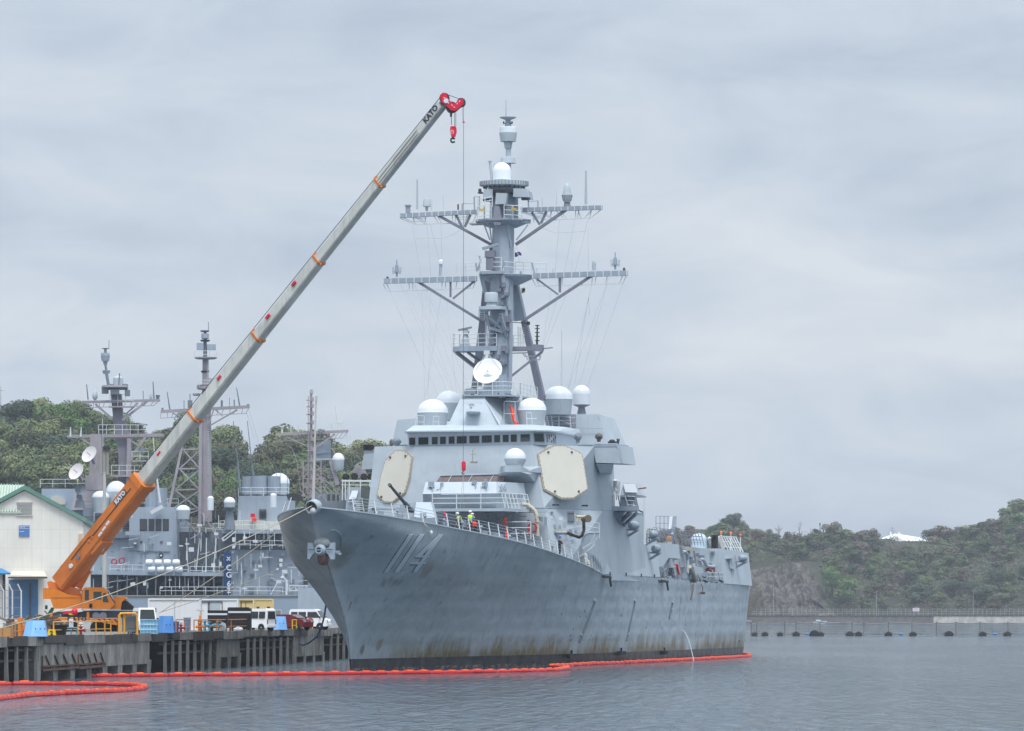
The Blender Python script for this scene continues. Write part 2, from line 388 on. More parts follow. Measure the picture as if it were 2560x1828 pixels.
 hb_ = math_n(N, L, 'ADD', noise_node(N, L, mapping(N, L, co, (0.35, 0.42, 0.55)), 1.0, 2, 0.5), math_n(N, L, 'MULTIPLY', math_n(N, L, 'SINE', math_n(N, L, 'MULTIPLY', A, 2.6)), 0.10))
 hb_ = math_n(N, L, 'ADD', hb_, math_n(N, L, 'MULTIPLY', math_n(N, L, 'SINE', math_n(N, L, 'MULTIPLY', Z, 5.3)), 0.05))
 bump(N, L, B, hb_, 0.9, 0.17)
 return m
HULLM = hull_material()
def make_hull():
 mb = MB(); sts = [-12.4, -12.1, -11.6, -11, -10.3, -9.5, -8.6, -7.5, -6.3, -5, -3.7, -2.5, -1.2, 0, 1, 2, 3, 4, 5, 6, 7, 8, 9, 10, 11, 12, 13, 14, 15, 16, 17, 18, 20, 22, 24, 26, 28, 30, 34, 38, 42, 46, 50, 54, 58, 64, 70, 76, 84, 92, 100, 108, 116, 124, 127, 130, 133, 136, 139, 142]
 K = 34
 def sec(a, sgn):
  z0 = zstem(a) if a < 0 else -1.0
  out = []
  for i in range(K+1):
   z = lerp(z0, zd(a), (i/K)**0.9)
   out.append((sgn*(half(a, z) if z > z0+1e-6 else (0.06 if a < 0 else pw(a)*0.97)), a, z))
  return out
 P = [sec(a, 1) for a in sts]; Q = [sec(a, -1) for a in sts]
 mb.grid(P); mb.grid([q[::-1] for q in Q])
 mb.grid([[P[i][0], Q[i][0]] for i in range(len(sts))])
 mb.add(P[0]+Q[0][::-1], [list(range(2*(K+1)))])
 mb.add(P[-1]+Q[-1][::-1], [list(range(2*(K+1)))])
 h = mb.build('hull', HULLM, ship, 40)
 dk = MB()
 dk.grid([[(pd(a)-0.06, a, zd(a)-0.03), (0, a, zd(a)+0.06), (-pd(a)+0.06, a, zd(a)-0.03)] for a in sts])
 dk.build('deck', DECKG, ship, 0)
 for sgn in (1, -1):
  e = MB()
  pts = [(sgn*(pd(a)-0.03), a, zd(a)+0.02) for a in sts if a <= 51]
  for u, w in zip(pts, pts[1:]): e.bar(u, w, 0.16, 0.10)
  e.build('deck_edge', HAZE, ship)
 return h
hull = make_hull()
NUMG = paint('number_plate_grey', rgb((182, 195, 203)), 0.75, 0.05, 0.15)
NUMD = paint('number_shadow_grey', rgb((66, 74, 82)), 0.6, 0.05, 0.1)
def bar_on_hull(mb, e0, e1, out, n=18):
 "raised strip lying on the port shell between two image lines, following its curve"
 nn = Ve((0.95, -0.05, -0.25)).normalized(); L = []
 for i in range(n+1):
  t = i/n; row = [hull_pt(lerp(e[0][0], e[1][0], t), lerp(e[0][1], e[1][1], t)) for e in (e0, e1)]; L.append(row)
 mb.grid([[r[0]-nn*0.05, r[0]+nn*out, r[1]+nn*out, r[1]-nn*0.05] for r in L])
 for r in (L[0], L[-1]): mb.add([r[0]-nn*0.05, r[0]+nn*out, r[1]+nn*out, r[1]-nn*0.05], [[0, 1, 2, 3]])
def hull_number():
 def zx(u, v): return (680+u/3.123, 1180+v/3.123)
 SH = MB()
 def strip(mb, q, out=0.05):
  q = [zx(*t) for t in q]; bar_on_hull(mb, (q[0], q[3]), (q[1], q[2]), out)
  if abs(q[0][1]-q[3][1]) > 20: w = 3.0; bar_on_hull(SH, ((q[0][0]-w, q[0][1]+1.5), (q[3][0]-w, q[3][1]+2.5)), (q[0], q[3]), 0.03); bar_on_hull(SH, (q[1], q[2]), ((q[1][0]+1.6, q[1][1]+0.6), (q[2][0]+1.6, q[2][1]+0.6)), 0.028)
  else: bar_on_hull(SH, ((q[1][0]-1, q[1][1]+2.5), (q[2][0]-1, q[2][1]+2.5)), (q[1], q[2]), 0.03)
 for q in ([(1068, 487), (1102, 487), (904, 782), (870, 782)], [(1152, 487), (1188, 487), (988, 782), (952, 782)]):
  mb = MB(); strip(mb, q); mb.build('hull_digit', NUMG, hull, 0)
 mb = MB()
 strip(mb, [(1298, 490), (1334, 490), (1130, 782), (1096, 782)]); strip(mb, [(1296, 492), (1322, 498), (1150, 668), (1118, 660)], 0.046)
 strip(mb, [(1120, 652), (1116, 668), (1215, 668), (1226, 652)], 0.042); strip(mb, [(1082, 704), (1076, 721), (1190, 721), (1200, 704)], 0.038)
 mb.build('hull_digit', NUMG, hull, 0)
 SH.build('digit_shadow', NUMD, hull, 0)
hull_number()
def zm(x0, y0, k):
 return lambda u, v, a: S(x0+u/k, y0+v/k, a)
Z1 = zm(920, 220, 3.2486); Z2 = zm(920, 620, 3.2486); Z3 = zm(860, 940, 4.512); Z4 = zm(1220, 940, 4.512)
Z5 = zm(680, 1180, 3.123); Z6 = zm(1300, 1180, 3.123); C1 = zm(1140, 1260, 6.691); C2 = zm(1380, 1260, 6.691); C3 = zm(1620, 1260, 7.583)
def P3(u, v): return 860+u/4.512, 940+v/4.512
def P4(u, v): return 1220+u/4.512, 940+v/4.512
def P6(u, v): return 1300+u/3.123, 1180+v/3.123
def Q1(u, v): return 1140+u/6.691, 1260+v/6.691
def Q2(u, v): return 1380+u/6.691, 1260+v/6.691
def Q3(u, v): return 1620+u/7.583, 1260+v/7.583
CAMS = S(1280, HOR, 0); CAMS = Ve(((0-SX)*CP_-(0-SY)*SP_, (0-SX)*SP_+(0-SY)*CP_, CAMH))
def RP(px, py, pt, n):
 d = S(px, py, 40)-CAMS
 return CAMS+d*((Vector(pt)-CAMS).dot(n)/d.dot(n))
def mirror(v): return Ve((-v.x, v.y, v.z))
def ext(a, b, z): return a+(b-a)*((z-a.z)/(b.z-a.z))
def rail(name, pts, parent, h=1.1, nb=3, step=1.6, r=0.035, mat=None, lean=(0, 0)):
 mb = MB(); pts = [Vector(p) for p in pts]; up = Ve((lean[0], lean[1], h))
 for u, w in zip(pts, pts[1:]):
  L = (w-u).length; n = max(1, round(L/step))
  for i in range(n+1):
   q = u.lerp(w, i/n); mb.tube(q, q+up, r, n=5)
  for j in range(nb):
   o = up*((j+1)/nb); mb.tube(u+o, w+o, r*0.75, n=5)
 return mb.build(name, mat or RAILM, parent)
fT_p, fT_s = S(1330, 1108, 41.3), S(1035, 1117, 41.3)
fB_p, fB_s = S(1375, 1348, 39.9), S(997, 1350, 39.9)
sT_p, sB_p = SPT(1484, 1109, 9.7), SPT(1519, 1348, 9.95)
sT_s, sB_s = SPT(936, 1122, -9.5), SPT(912, 1350, -9.95)
ZS = 13.95
def loop(z, back_p, back_s):
 return [ext(fT_s, fB_s, z), ext(fT_p, fB_p, z), ext(sT_p, sB_p, z), Ve((ext(sT_p, sB_p, z).x-0.1, back_p, z)), Ve((ext(sT_s, sB_s, z).x+0.1, back_s, z)), ext(sT_s, sB_s, z)]
ztop = 19.55
mb = MB(); mb.hexa(loop(7.6, 69, 69), loop(ZS-0.02, 69, 69)); lower = mb.build('lower_deckhouse', HAZE, ship, 0)
mb = MB(); mb.hexa(loop(ZS, 56, 56), loop(ztop, 56, 56)); house = mb.build('deckhouse', HAZE_D, ship, 0)
mb = MB(); q = loop(ZS, 69, 69)
for i in (5, 0, 1, 2):
 u, w = q[i], q[(i+1) % 6]; mb.bar(u, w, 0.10, 0.06)
mb.build('seam_ledge', HAZE, lower)
mb = MB(); mb.bar(RP(1037, 1158, fT_p, Ve((0, -1, -0.17)))+Ve((0, -0.02, 0)), RP(1336, 1149.5, fT_p, Ve((0, -1, -0.17)))+Ve((0, -0.02, 0)), 0.07, 0.05)
mb.build('seam_ledge', HAZE, house)
def radar_panel(poly, a, b, c, bolts):
 n = (b-a).cross(c-a).normalized()
 if n.y > 0: n = -n
 pts = [RP(*q, a, n) for q in poly]
 mb = MB(); mb.hexa([p-n*0.02 for p in pts], [p+n*0.16 for p in pts])
 o = mb.build('radar_panel', CREAM, ship, 0)
 e = MB(); cen = sum(pts, Vector())/len(pts)
 big = [cen+(p-cen)*1.022 for p in pts]; k = len(big)
 for i in range(k):
  e.bar(big[i]+n*0.06, big[(i+1) % k]+n*0.06, 0.13, 0.13)
  L = (big[(i+1) % k]-big[i]).length; m = max(2, int(L/0.36))
  for j in range(m):
   q = big[i].lerp(big[(i+1) % k], (j+0.5)/m)+(cen-big[i]).normalized()*0.06
   e.tube(q+n*0.1, q+n*0.21, 0.035, n=6)
 e.build('panel_rim', paint('panel_rim_brown', rgb((168, 158, 138)), 0.6, 0.1, 0.1), o, 0)
 for q in bolts:
  z = RP(*q, a, n); bb = MB(); bb.tube(z+n*0.14, z+n*0.28, 0.11, 0.08, n=8); bb.build('lifting_lug', RUSTY, o)
radar_panel([P4(*q) for q in ((735, 797), (855, 797), (950, 838), (1045, 885), (1062, 980), (1107, 1280), (955, 1378), (820, 1380), (628, 1278), (562, 893), (640, 845))],
   fT_p, fB_p, sT_p, [P4(*q) for q in ((665, 868), (930, 868), (740, 1310), (1008, 1310))])
radar_panel([P3(*q) for q in ((592, 852), (690, 850), (772, 925), (735, 1180), (695, 1315), (555, 1425), (465, 1420), (388, 1345), (430, 1120), (478, 960))],
   fT_s, fB_s, sT_s, [P3(*q) for q in ((535, 925), (708, 908), (437, 1368), (648, 1328))])
bB = [S(1025, 1117, 41.25), S(1331, 1107.5, 41.25), S(1366, 1107, 42.3), SPT(1391, 1108, 6.55), Ve((6.3, 56, ztop)), Ve((-6.9, 56, ztop)), S(1021, 1118, 43.5)]
bT = [S(1022, 1090.5, 40.95), S(1328, 1081, 40.95), S(1363, 1081, 42.0), SPT(1391, 1081.5, 6.75), Ve((6.4, 56, 20.6)), Ve((-7.2, 56, 20.6)), S(1018, 1091, 43.3)]
for v in bB: v.z = ztop+0.004
zt = sum(v.z for v in bT)/len(bT)
zt = 20.72
for v in bT: v.z = zt
mb = MB(); mb.hexa(bB, bT); bridge = mb.build('bridge', HAZE, ship, 0)
rf = [S(1037, 1072.5, 43.2), S(1296, 1064.5, 43.2), S(1335, 1066, 44.0), Ve((6.5, 50, 21.5)), Ve((6.4, 56, 21.5)), Ve((-7.0, 56, 21.5)), S(1030, 1076, 45)]
for v in rf: v.z = 21.42
eav = [v+Ve((v.x*0.03, (v.y-50)*0.03, 0)) for v in bT]
for v in eav: v.z = zt+0.004
mb = MB(); mb.hexa(eav, [v+Ve((0, 0, 0.12)) for v in eav]); mb.build('roof_edge', HAZE, bridge, 0)
eav2 = [v+Ve((0, 0, 0.124)) for v in eav]
mb = MB(); mb.hexa(eav2, rf); mb.build('bridge_roof', HAZE, bridge, 0)
def window(c4, n, parent=ship):
 mb = MB(); mb.hexa([p-n*0.05 for p in c4], [p+n*0.035 for p in c4]); fr = mb.build('window_frame', MASTG, parent, 0)
 cen = sum(c4, Vector())/4
 q = [cen+(p-cen)*0.86 for p in c4]
 mb = MB(); mb.hexa([p+n*0.03 for p in q], [p+n*0.05 for p in q]); mb.build('window_pane', WINGL, fr, 0)
fn = (bT[1]-bB[1]).cross(bB[0]-bB[1]).normalized()
if fn.y > 0: fn = -fn
wins = [(738, 803), (838, 955), (992, 1058), (1085, 1150), (1183, 1248), (1270, 1388), (1412, 1530), (1552, 1672), (1695, 1760), (1792, 1858), (1883, 1950), (1990, 2100)]
for u0, u1 in wins:
 def vv(u, top): return lerp(693, 655, (u-838)/1250)+(0 if top else 85)
 c4 = [RP(*P3(u, v), bB[1], fn) for u, v in ((u0-5, vv(u0, 0)+3), (u1+5, vv(u1, 0)+3), (u1+5, vv(u1, 1)-5), (u0-5, vv(u0, 1)-5))]
 window(c4, fn)
n2 = (bT[2]-bB[2]).cross(bB[1]-bB[2]).normalized()
if n2.x < 0: n2 = -n2
window([bB[1].lerp(bB[2], t).lerp(bT[1].lerp(bT[2], t), s) for t, s in ((0.12, 0.2), (0.9, 0.2), (0.9, 0.9), (0.12, 0.9))], n2)
n3 = (bT[3]-bB[3]).cross(bB[2]-bB[3]).normalized()
if n3.x < 0: n3 = -n3
for i in range(5):
 t0, t1 = 0.04+i*0.19, 0.18+i*0.19
 window([bB[2].lerp(bB[3], t).lerp(bT[2].lerp(bT[3], t), s) for t, s in ((t0, 0.2), (t1, 0.2), (t1, 0.9), (t0, 0.9))], n3)
mb = MB()
for u0, u1 in wins:
 q = Z3((u0+u1)/2, lerp(640, 618, (u0-800)/1250), 41.6); mb.box(q, (0.12, 0.3, 0.14)); mb.bar(q+Ve((0, -0.3, -0.1)), q+Ve((0.2, -0.7, -0.7)), 0.03)
 mb.bar(q, q+Ve((0, 0.2, -0.4)), 0.05)
mb.build('wiper_gear', DARK, bridge)
for pts, d in ((((890, 595), (950, 600), (985, 648), (905, 658)), 43.0), (((1960, 565), (2010, 570), (2040, 630), (1965, 615)), 43.0)):
 c = [Z3(u, v, d-0.4) for u, v in pts]; mb = MB(); mb.hexa(c, [p+Ve((0, 0.9, 0)) for p in c]); mb.build('roof_louvre', STAINED, bridge, 0)
mb = MB(); mb.pipe([Z3(1080, 590, 42.8), Z3(1200, 596, 42.8), Z3(1215, 640, 42.2), Z3(1195, 680, 41.2)], 0.05); mb.ball(Z3(1215, 608, 42.8), 0.16); mb.build('searchlight', DARK, bridge)
mb = MB(); mb.pipe([Z3(1660, 590, 42.6), Z3(1665, 548, 42.8), Z3(1690, 560, 42.8), Z3(1700, 625, 42.2), Z3(1760, 625, 42.2), Z3(1805, 575, 42.6)], 0.025); mb.tube(Z3(1655, 575, 42.4), Z3(1655, 605, 42.3), 0.07, 0.12); mb.build('floodlight', WHITE, bridge)
def wing(tl, tr, bl, br, tl2, a, depth, name='bridge_wing'):
 mb = MB(); front = [S(*q, a) for q in (bl, br, tr, tl)]
 mb.hexa(front, [p+Ve((0, depth, 0)) for p in front]); o = mb.build(name, HAZE_D, ship, 0)
 c = MB(); u, w = front[3], front[2]
 c.hexa([u+Ve((0, -0.03, 0.003)), w+Ve((0, -0.03, 0.003)), w+Ve((0, depth, 0.003)), u+Ve((0, depth, 0.003))],
           [p+Ve((0, 0, 0.28)) for p in (u+Ve((0, -0.03, 0)), w+Ve((0, -0.03, 0)), w+Ve((0, depth, 0)), u+Ve((0, depth, 0)))])
 c.build('wing_coaming', MASTG, o, 0)
 return o
wp = wing((1483, 1118), (1540, 1117), (1490, 1157), (1556, 1159), None, 47.5, 5.5)
mb = MB(); q = [S(1540, 1113, 47.5), S(1551, 1114, 47.5), S(1559, 1159, 47.5), S(1553, 1159, 47.5)]; mb.hexa(q, [p+Ve((0, 5.4, 0)) for p in q]); mb.build('wing_screen', HAZE, wp, 0)
mb = MB(); mb.hexa([S(1501, 1184, 48.2), S(1528, 1184, 48.2), SPT(1530, 1184, 9.6), SPT(1510, 1170, 9.6)], [S(1490, 1159, 47.6), S(1534, 1160, 47.6), S(1534, 1160, 52.8), S(1490, 1159, 52.8)]); mb.build('wing_bracket', HAZE, wp, 0)
ws = wing((910, 1133), (943, 1131), (903, 1174), (937, 1172), None, 46.5, 5.0)
def cover(px, py, w, h, a, mat=CANVAS):
 c = S(px, py, a); rnd = random.Random(int(px)); s = 1/28.0
 mb = MB(); mb.ball(c, 1, 12, (w*s/2, w*s/2, h*s*0.36)); vs = []
 for v in mb.v:
  k = 1+rnd.uniform(-0.13, 0.13); vs.append((c.x+(v[0]-c.x)*k, c.y+(v[1]-c.y)*k, c.z+(v[2]-c.z)*k+h*s*0.12))
 mb.v = vs; mb.tube(c+Ve((0, 0, -h*s*0.5)), c, w*s*0.22, w*s*0.3)
 mb.build('covered_light', mat, ship, 20)
cover(992, 1107, 24, 25, 45.5); cover(979, 1110, 12, 24, 47.5, paint('brown_canvas', rgb((104, 100, 98)), 0.9, 0.2, 0.1))
cover(1445, 1095, 20, 26, 47.0); cover(1497, 1094, 20, 22, 47.5, paint('brown_canvas', rgb((104, 100, 98)), 0.9, 0.2, 0.1))
mb = MB()
for t in (0, 0.45, 0.85): mb.box(S(913+t*20, 1119, 46.6), (0.25, 0.4, 0.5))
mb.box(S(921, 1122, 46.6), (0.8, 0.3, 0.22)); mb.build('deck_locker', BLACK, ws, 0)
mb = MB(); mb.bar(S(1545, 1108, 49), S(1543, 1097, 49), 0.12); mb.bar(S(1546, 1110, 49), S(1548, 1097, 49), 0.10); mb.bar(S(1520, 1106, 49), S(1545, 1106, 49), 0.16); mb.ball(S(1530, 1103, 49), 0.28, 10, (1, 1, 0.6)); mb.build('pelorus', DARK, wp, 20)
mb = MB()
B0 = [S(979, 1108, 60), S(1518, 1107, 60)]; T0 = [S(993, 1050, 61), S(1042, 1046, 61)]
zb = 19.0
mb.hexa([S(979, 1112, 58), S(1045, 1112, 58), S(1045, 1112, 58)+Ve((0, 12, 0)), S(979, 1112, 58)+Ve((0, 12, 0))],
  [S(993, 1050, 58.5), S(1045, 1046, 58.5), S(1045, 1046, 58.5)+Ve((0, 10, 0)), S(993, 1050, 58.5)+Ve((0, 10, 0))])
mb.build('uptake_block', HAZE, ship, 0)
mb = MB()
mb.hexa([S(1380, 1112, 60), S(1518, 1112, 60), S(1518, 1112, 60)+Ve((-1, 14, 0)), S(1380, 1112, 60)+Ve((0, 14, 0))],
  [S(1380, 1036, 60.8), S(1495, 1035.5, 60.8), S(1495, 1035.5, 60.8)+Ve((-1, 12, 0)), S(1380, 1036, 60.8)+Ve((0, 12, 0))])
ub = mb.build('uptake_block', HAZE, ship, 0)
mb = MB(); q = [Z4(640, 440, 60.4), Z4(992, 432, 60.75), Z4(992, 590, 60.2), Z4(660, 600, 60.2)]; mb.hexa(q, [p+Ve((0, -0.10, 0)) for p in q]); mb.build('side_plating', STAINED, ub, 0)
mb = MB(); mb.bar(Z4(992, 588, 60.05), Z4(1300, 596, 60.05), 0.06, 0.05); mb.build('seam_ledge', HAZE, ub)
mb = MB()
for u, v, w in ((1240, 448, 1290), (1305, 630, 1335)): mb.bar(Z4(u, v, 60.6), Z4(w, v, 60.6), 0.05)
mb.build('antenna_stub', RAILM, ub)
rail('railing', [Z4(660, 585, 58.8), Z4(930, 585, 58.8)], ship, 2.6*0.4, 3, 1.2, 0.03)
mb = MB()
for u, l in ((665, 690), (715, 730), (803, 800), (925, 935)): mb.tube(Z4(u, 450, 58.6), Z4(l, 590, 58.6), 0.045, n=5)
mb.pipe([Z4(665, 480, 58.6), Z4(735, 470, 58.6), Z4(803, 455, 58.6), Z4(925, 470, 58.6), Z4(985, 470, 58.6)], 0.025)
mb.pipe([Z4(670, 520, 58.6), Z4(735, 525, 58.6), Z4(803, 500, 58.6), Z4(925, 540, 58.6), Z4(985, 530, 58.6)], 0.025)
mb.build('rope_rail', RAILM, ship)
def radome(cx, top, split, bot, hw, a, taper=0.86, name='radome', gmat=None, flat=1.0):
 c = S(cx, bot, a); t = S(cx, top, a); s = S(cx, split, a); Y = SY+a*CP_; k = Y/FPX
 r = hw*k; hc = t.z-s.z
 mb = MB(); mb.lathe((c.x, c.y, 0), [(r*taper, c.z), (r, s.z)], 28)
 o = mb.build(name, gmat or DOMEG, ship)
 cap = MB(); cap.lathe((c.x, c.y, s.z+0.003), [(r*1.01, -0.02)]+[(r*1.0*math.cos(R(q)), hc*math.sin(R(q))) for q in range(0, 91, 9)], 28)
 cap.build('dome_cap', WHITE, o)
 return o
radome(1081.6, 998.5, 1032, 1068, 39, 47, 0.86)
radome(1122.6, 977, 1007.6, 1052, 34, 57, 0.86)
radome(1329, 995, 1026, 1064, 37, 47, 0.84)
o = radome(1395, 965.5, 998, 1037, 37, 59, 0.86)
mb = MB(); mb.ring(S(1389, 1016, 57.55), 0.5, 0.02, (0.1, -1, -0.05), 20, 4); mb.build('access_hatch', MASTG, o)
o = radome(1454, 963, 985, 1012, 22, 62, 0.97, gmat=WHITE)
mb = MB(); q = S(1454, 1012, 62); mb.lathe((q.x, q.y, q.z), [(0.85, 0), (0.80, -0.03), (0.38, -0.22), (0.30, -0.25), (0.45, -0.95)], 20); mb.build('radome_foot', STAINED, o)
q = S(1288, 1147, 39.3); r = 27*440/FPX
mb = MB(); mb.ball(q, r, 24, (1, 1, 0.98), 0, 90); cap = MB()
o = MB().lathe(q, [(r*1.02, 0.0), (r*0.98, -0.25*r), (r*0.80, -0.62*r), (r*0.5, -0.95*r), (r*0.45, -1.0*r), (r*0.52, -1.12*r)], 24).build('radome', DOMEG, ship)
mb.build('dome_cap', WHITE, o)
b = [Z3(1800, 1165, 38.9), Z3(1835, 1095, 38.0), Z3(2000, 1095, 38.0), Z3(2090, 1168, 39.4)]
b = [Z4(190, 1118, 37.6), Z4(370, 1118, 37.6), Z4(468, 1168, 39.2), Ve((6.3, 41, 17.3)), Ve((2.6, 41, 17.3))]
t = [Z4(190, 1096, 37.6), Z4(370, 1094, 37.6), Z4(468, 1150, 39.2), Ve((6.3, 41, 17.5)), Ve((2.6, 41, 17.5))]
for v in b: v.z = 17.05
for v in t: v.z = 17.62
t[2].z = 17.2
mb = MB(); mb.hexa(b, t); br = mb.build('radome_bracket', HAZE, o, 0)
mb = MB(); mb.hexa([Ve((3.0, 38.2, 16.9)), Ve((5.6, 38.6, 16.9)), Ve((5.8, 40.6, 16.2)), Ve((2.8, 40.6, 16.2))], [v+Ve((0, 0, 0.0)) for v in b[:2]]+[Ve((6.0, 40.8, 17.04)), Ve((2.7, 40.8, 17.04))]); mb.build('gusset', HAZE, o, 0)
BL, BR_, TL, TR = Z3(1172, 580, 43.2), Z3(1757, 575, 43.2), Z3(1320, 240, 44.6), Z3(1570, 238, 44.6)
ZB = 21.40
for v in (BL, BR_): v.z = ZB
ZP = TL.z
FL, FR = Z3(1790, 560, 46.5), Z3(1722, 240, 46.2)
right_b = Z4(340, 560, 50); right_t = Z4(215, 275, 49.5)
mb = MB()
bl = [BL, BR_, Ve((right_b.x, 50, ZB)), Ve((right_b.x, 56, ZB)), Ve((BL.x-0.3, 56, ZB))]
tl = [TL, TR, Ve((right_t.x, 49.5, ZP)), Ve((right_t.x, 56, ZP)), Ve((TL.x-0.2, 55, ZP))]
for v in tl: v.z = ZP
mb.hexa(bl, tl); tower = mb.build('mast_house', HAZE_D, ship, 0)
n = (TR-BR_).cross(bl[2]-BR_).normalized()
if n.y > 0: n = -n
mb = MB(); tri = [TR, RP(*P3(1720, 240), TR, n), RP(*P3(1757, 565), TR, n)]
mb.hexa([p+n*0.004 for p in tri], [p+n*0.05 for p in tri]); mb.build('corner_plate', paint('pale_grey', rgb((196, 205, 212)), 0.45, 0.03, 0.03), tower, 0)
mb = MB(); mb.bar(Z3(1335, 303, 42.6), Z3(1550, 300, 42.6), 0.2, 0.24); nr = mb.build('navigation_radar', WHITE, ship, 0)
mb = MB(); mb.tube(Z3(1440, 312, 42.8), Z3(1440, 345, 42.8), 0.22, 0.26, 12); mb.tube(Z3(1433, 345, 42.8), Z3(1433, 372, 42.8), 0.10, n=8); mb.build('radar_pedestal', WHITE, nr)
q = [Z3(1375, 400, 42.4), Z3(1530, 402, 42.4), Z3(1540, 412, 43.8), Z3(1380, 410, 43.8)]
mb = MB(); mb.hexa([Z3(1410, 440, 43.9), Z3(1505, 440, 43.9), Z3(1505, 440, 44.4), Z3(1410, 440, 44.4)], q); mb.build('radar_shelf', HAZE, nr, 0)
mb = MB()
for i in range(14):
 v = 300+i*19; mb.bar(Z3(1795, v, 46.4), Z3(1808, v, 46.4), 0.04)
mb.bar(Z3(1795, 300, 46.4), Z3(1795, 547, 46.4), 0.04); mb.bar(Z3(1808, 300, 46.4), Z3(1808, 547, 46.4), 0.04); mb.build('ladder', DARK, tower)
mb = MB(); mb.pipe([Z3(1880, 345, 46.0), Z3(1900, 400, 45.8), Z3(1910, 460, 45.6), Z3(1925, 520, 45.4)], [0.12, 0.17, 0.16, 0.15], 8); mb.ball(Z3(1945, 540, 45.2), 0.22, 10)
tag(mb.build('hose_bundle', ORANGE_R, None, loc=None), 'orange red hose bundle hanging down the side of the mast house beside the radome', 'hose')
HB = bpy.context.scene.objects['hose_bundle']; HB.location = (SX, SY, 0); HB.rotation_euler.z = -PSI
mb = MB()
for v in (852, 895, 940, 985, 1025, 1070): mb.bar(RP(*P3(1365, v), fT_p, Ve((0, -1, -0.17)))+Ve((0, -0.1, 0)), RP(*P3(1408, v), fT_p, Ve((0, -1, -0.17)))+Ve((0, -0.1, 0)), 0.05)
for u in (1365, 1408): mb.bar(RP(*P3(u, 845), fT_p, Ve((0, -1, -0.17)))+Ve((0, -0.1, 0)), RP(*P3(u, 1085), fT_p, Ve((0, -1, -0.17)))+Ve((0, -0.1, 0)), 0.03)
mb.build('wall_ladder', MASTG, house)
mb = MB(); mb.bar(Z3(1452, 830, 40.3), Z3(1450, 965, 40.0), 0.09); mb.bar(Z3(1420, 885, 40.2), Z3(1490, 885, 40.2), 0.04); mb.box(Z3(1465, 975, 39.9), (0.55, 0.5, 0.14)); mb.build('wall_lamp', paint('tarnish', rgb((130, 134, 118)), 0.6), house)
mb = MB()
for u, v, w, h in ((1548, 968, 12, 12), (1685, 962, 14, 14), (1740, 995, 8, 40), (1195, 1000, 12, 40), (820, 1028, 14, 16), (1828, 1068, 34, 34), (2035, 985, 12, 26), (1395, 1075, 12, 14)): mb.box(RP(*P3(u, v), fT_p, Ve((0, -1, -0.17)))+Ve((0, -0.08, 0)), (w/127, 0.22, h/127))
mb.build('wall_fitting', STAINED, house, 20)
rail('railing', [Z3(1805, 565, 45.2), Z3(1930, 565, 45.2)], ship, 2.2, 2, 2.5, 0.03)
for us, v0, v1 in (((805, 820, 900), 450, 590), ((1003, 1066), 455, 580)):
 mb = MB()
 for u in us: mb.tube(Z3(u, v1, 44.2), Z3(u+6, v0, 44.2), 0.03, n=5)
 for k in (0.0, 0.5): mb.tube(Z3(us[0], lerp(v0, v1, k), 44.2), Z3(us[-1], lerp(v0, v1, k), 44.2), 0.025, n=5)
 mb.build('railing', RAILM, ship)
for us, v0, v1 in (((432, 490), 418, 560), ((2066-1000+0, 1080), 418, 560)):
 if us[0] > 600: continue
 mb = MB()
 for u in us: mb.tube(Z4(u+10, v1, 44.6), Z4(u, v0, 44.6), 0.035, n=5)
 for k in (0.0, 0.45): mb.tube(Z4(us[0], lerp(v0, v1, k), 44.6), Z4(us[-1]+(0 if k == 0 else 60), lerp(v0, v1, k), 44.6), 0.03, n=5)
 mb.build('railing', RAILM, ship)
mb = MB(); q = [Z2(760, 1218, 44.4), Z2(1130, 1222, 44.4), Z2(1235, 1245, 47), Z2(1235, 1245, 47)+Ve((0, 7, 0)), Z2(760, 1218, 44.4)+Ve((0, 10, 0))]
for v in q: v.z = ZP+0.05
mb.hexa(q, [v+Ve((0, 0, 0.14)) for v in q]); plat = mb.build('mast_platform', MASTG, ship, 0)
rail('railing', [q[0]+Ve((0.1, 0.1, 0.14)), q[1]+Ve((0, 0.1, 0.14)), q[2]+Ve((0, 0.1, 0.14)), q[3]], plat, 1.15, 3, 1.3, 0.04)
mb = MB(); mb.hexa([Z4(190, 290, 46), Z4(355, 296, 46), Z4(355, 296, 49), Z4(190, 290, 49)], [Z4(190, 280, 46), Z4(355, 286, 46), Z4(355, 286, 49), Z4(190, 280, 49)]); mb.build('side_balcony', MASTG, plat, 0)
mb = MB()
for u, v in ((325, 370), (390, 372)): pass
for x0, y0, x1, y1 in ((325, 150, 360, 295), (265, 150, 285, 290), (400, 150, 372, 290), (385, 155, 360, 290)): mb.bar(Z4(x0, y0, 47), Z4(x1, y1, 47), 0.12)
for v in (160, 205, 250): mb.bar(Z4(262, v, 47), Z4(385, v, 47), 0.05)
mb.build('balcony_rail', RAILM, plat)
mb = MB(); mb.box(Z2(840, 1165, 45), (0.9, 0.6, 0.5)); mb.tube(Z2(800, 1150, 45), Z2(800, 1190, 45), 0.22); mb.ball(Z2(905, 1160, 45.2), 0.36, 10); mb.tube(Z2(835, 1140, 45), Z2(850, 1200, 45), 0.18); mb.bar(Z2(790, 1180, 44.9), Z2(930, 1180, 44.9), 0.14); mb.build('optical_sight', MASTG, plat, 30)
mb = MB(); mb.tube(Z2(975, 1205, 45), Z2(975, 1150, 45), 0.06); mb.box(Z2(1090, 1125, 45.5), (0.5, 0.5, 2.0)); mb.build('junction_box', MASTG, plat, 20)
def ship_world(v): return Ve((SX+v[1]*SP_+v[0]*CP_, SY+v[1]*CP_-v[0]*SP_, v[2]))
def ship_thing(name, label, cat, base, group=None):
 o = thing(name, label, cat, ship_world(base), -PSI, group); o['_b'] = [float(x) for x in base]; return o
def settle(o):
 b = Vector(o['_b']); del o['_b']
 for ch in o.children: ch.location = -b
 return o
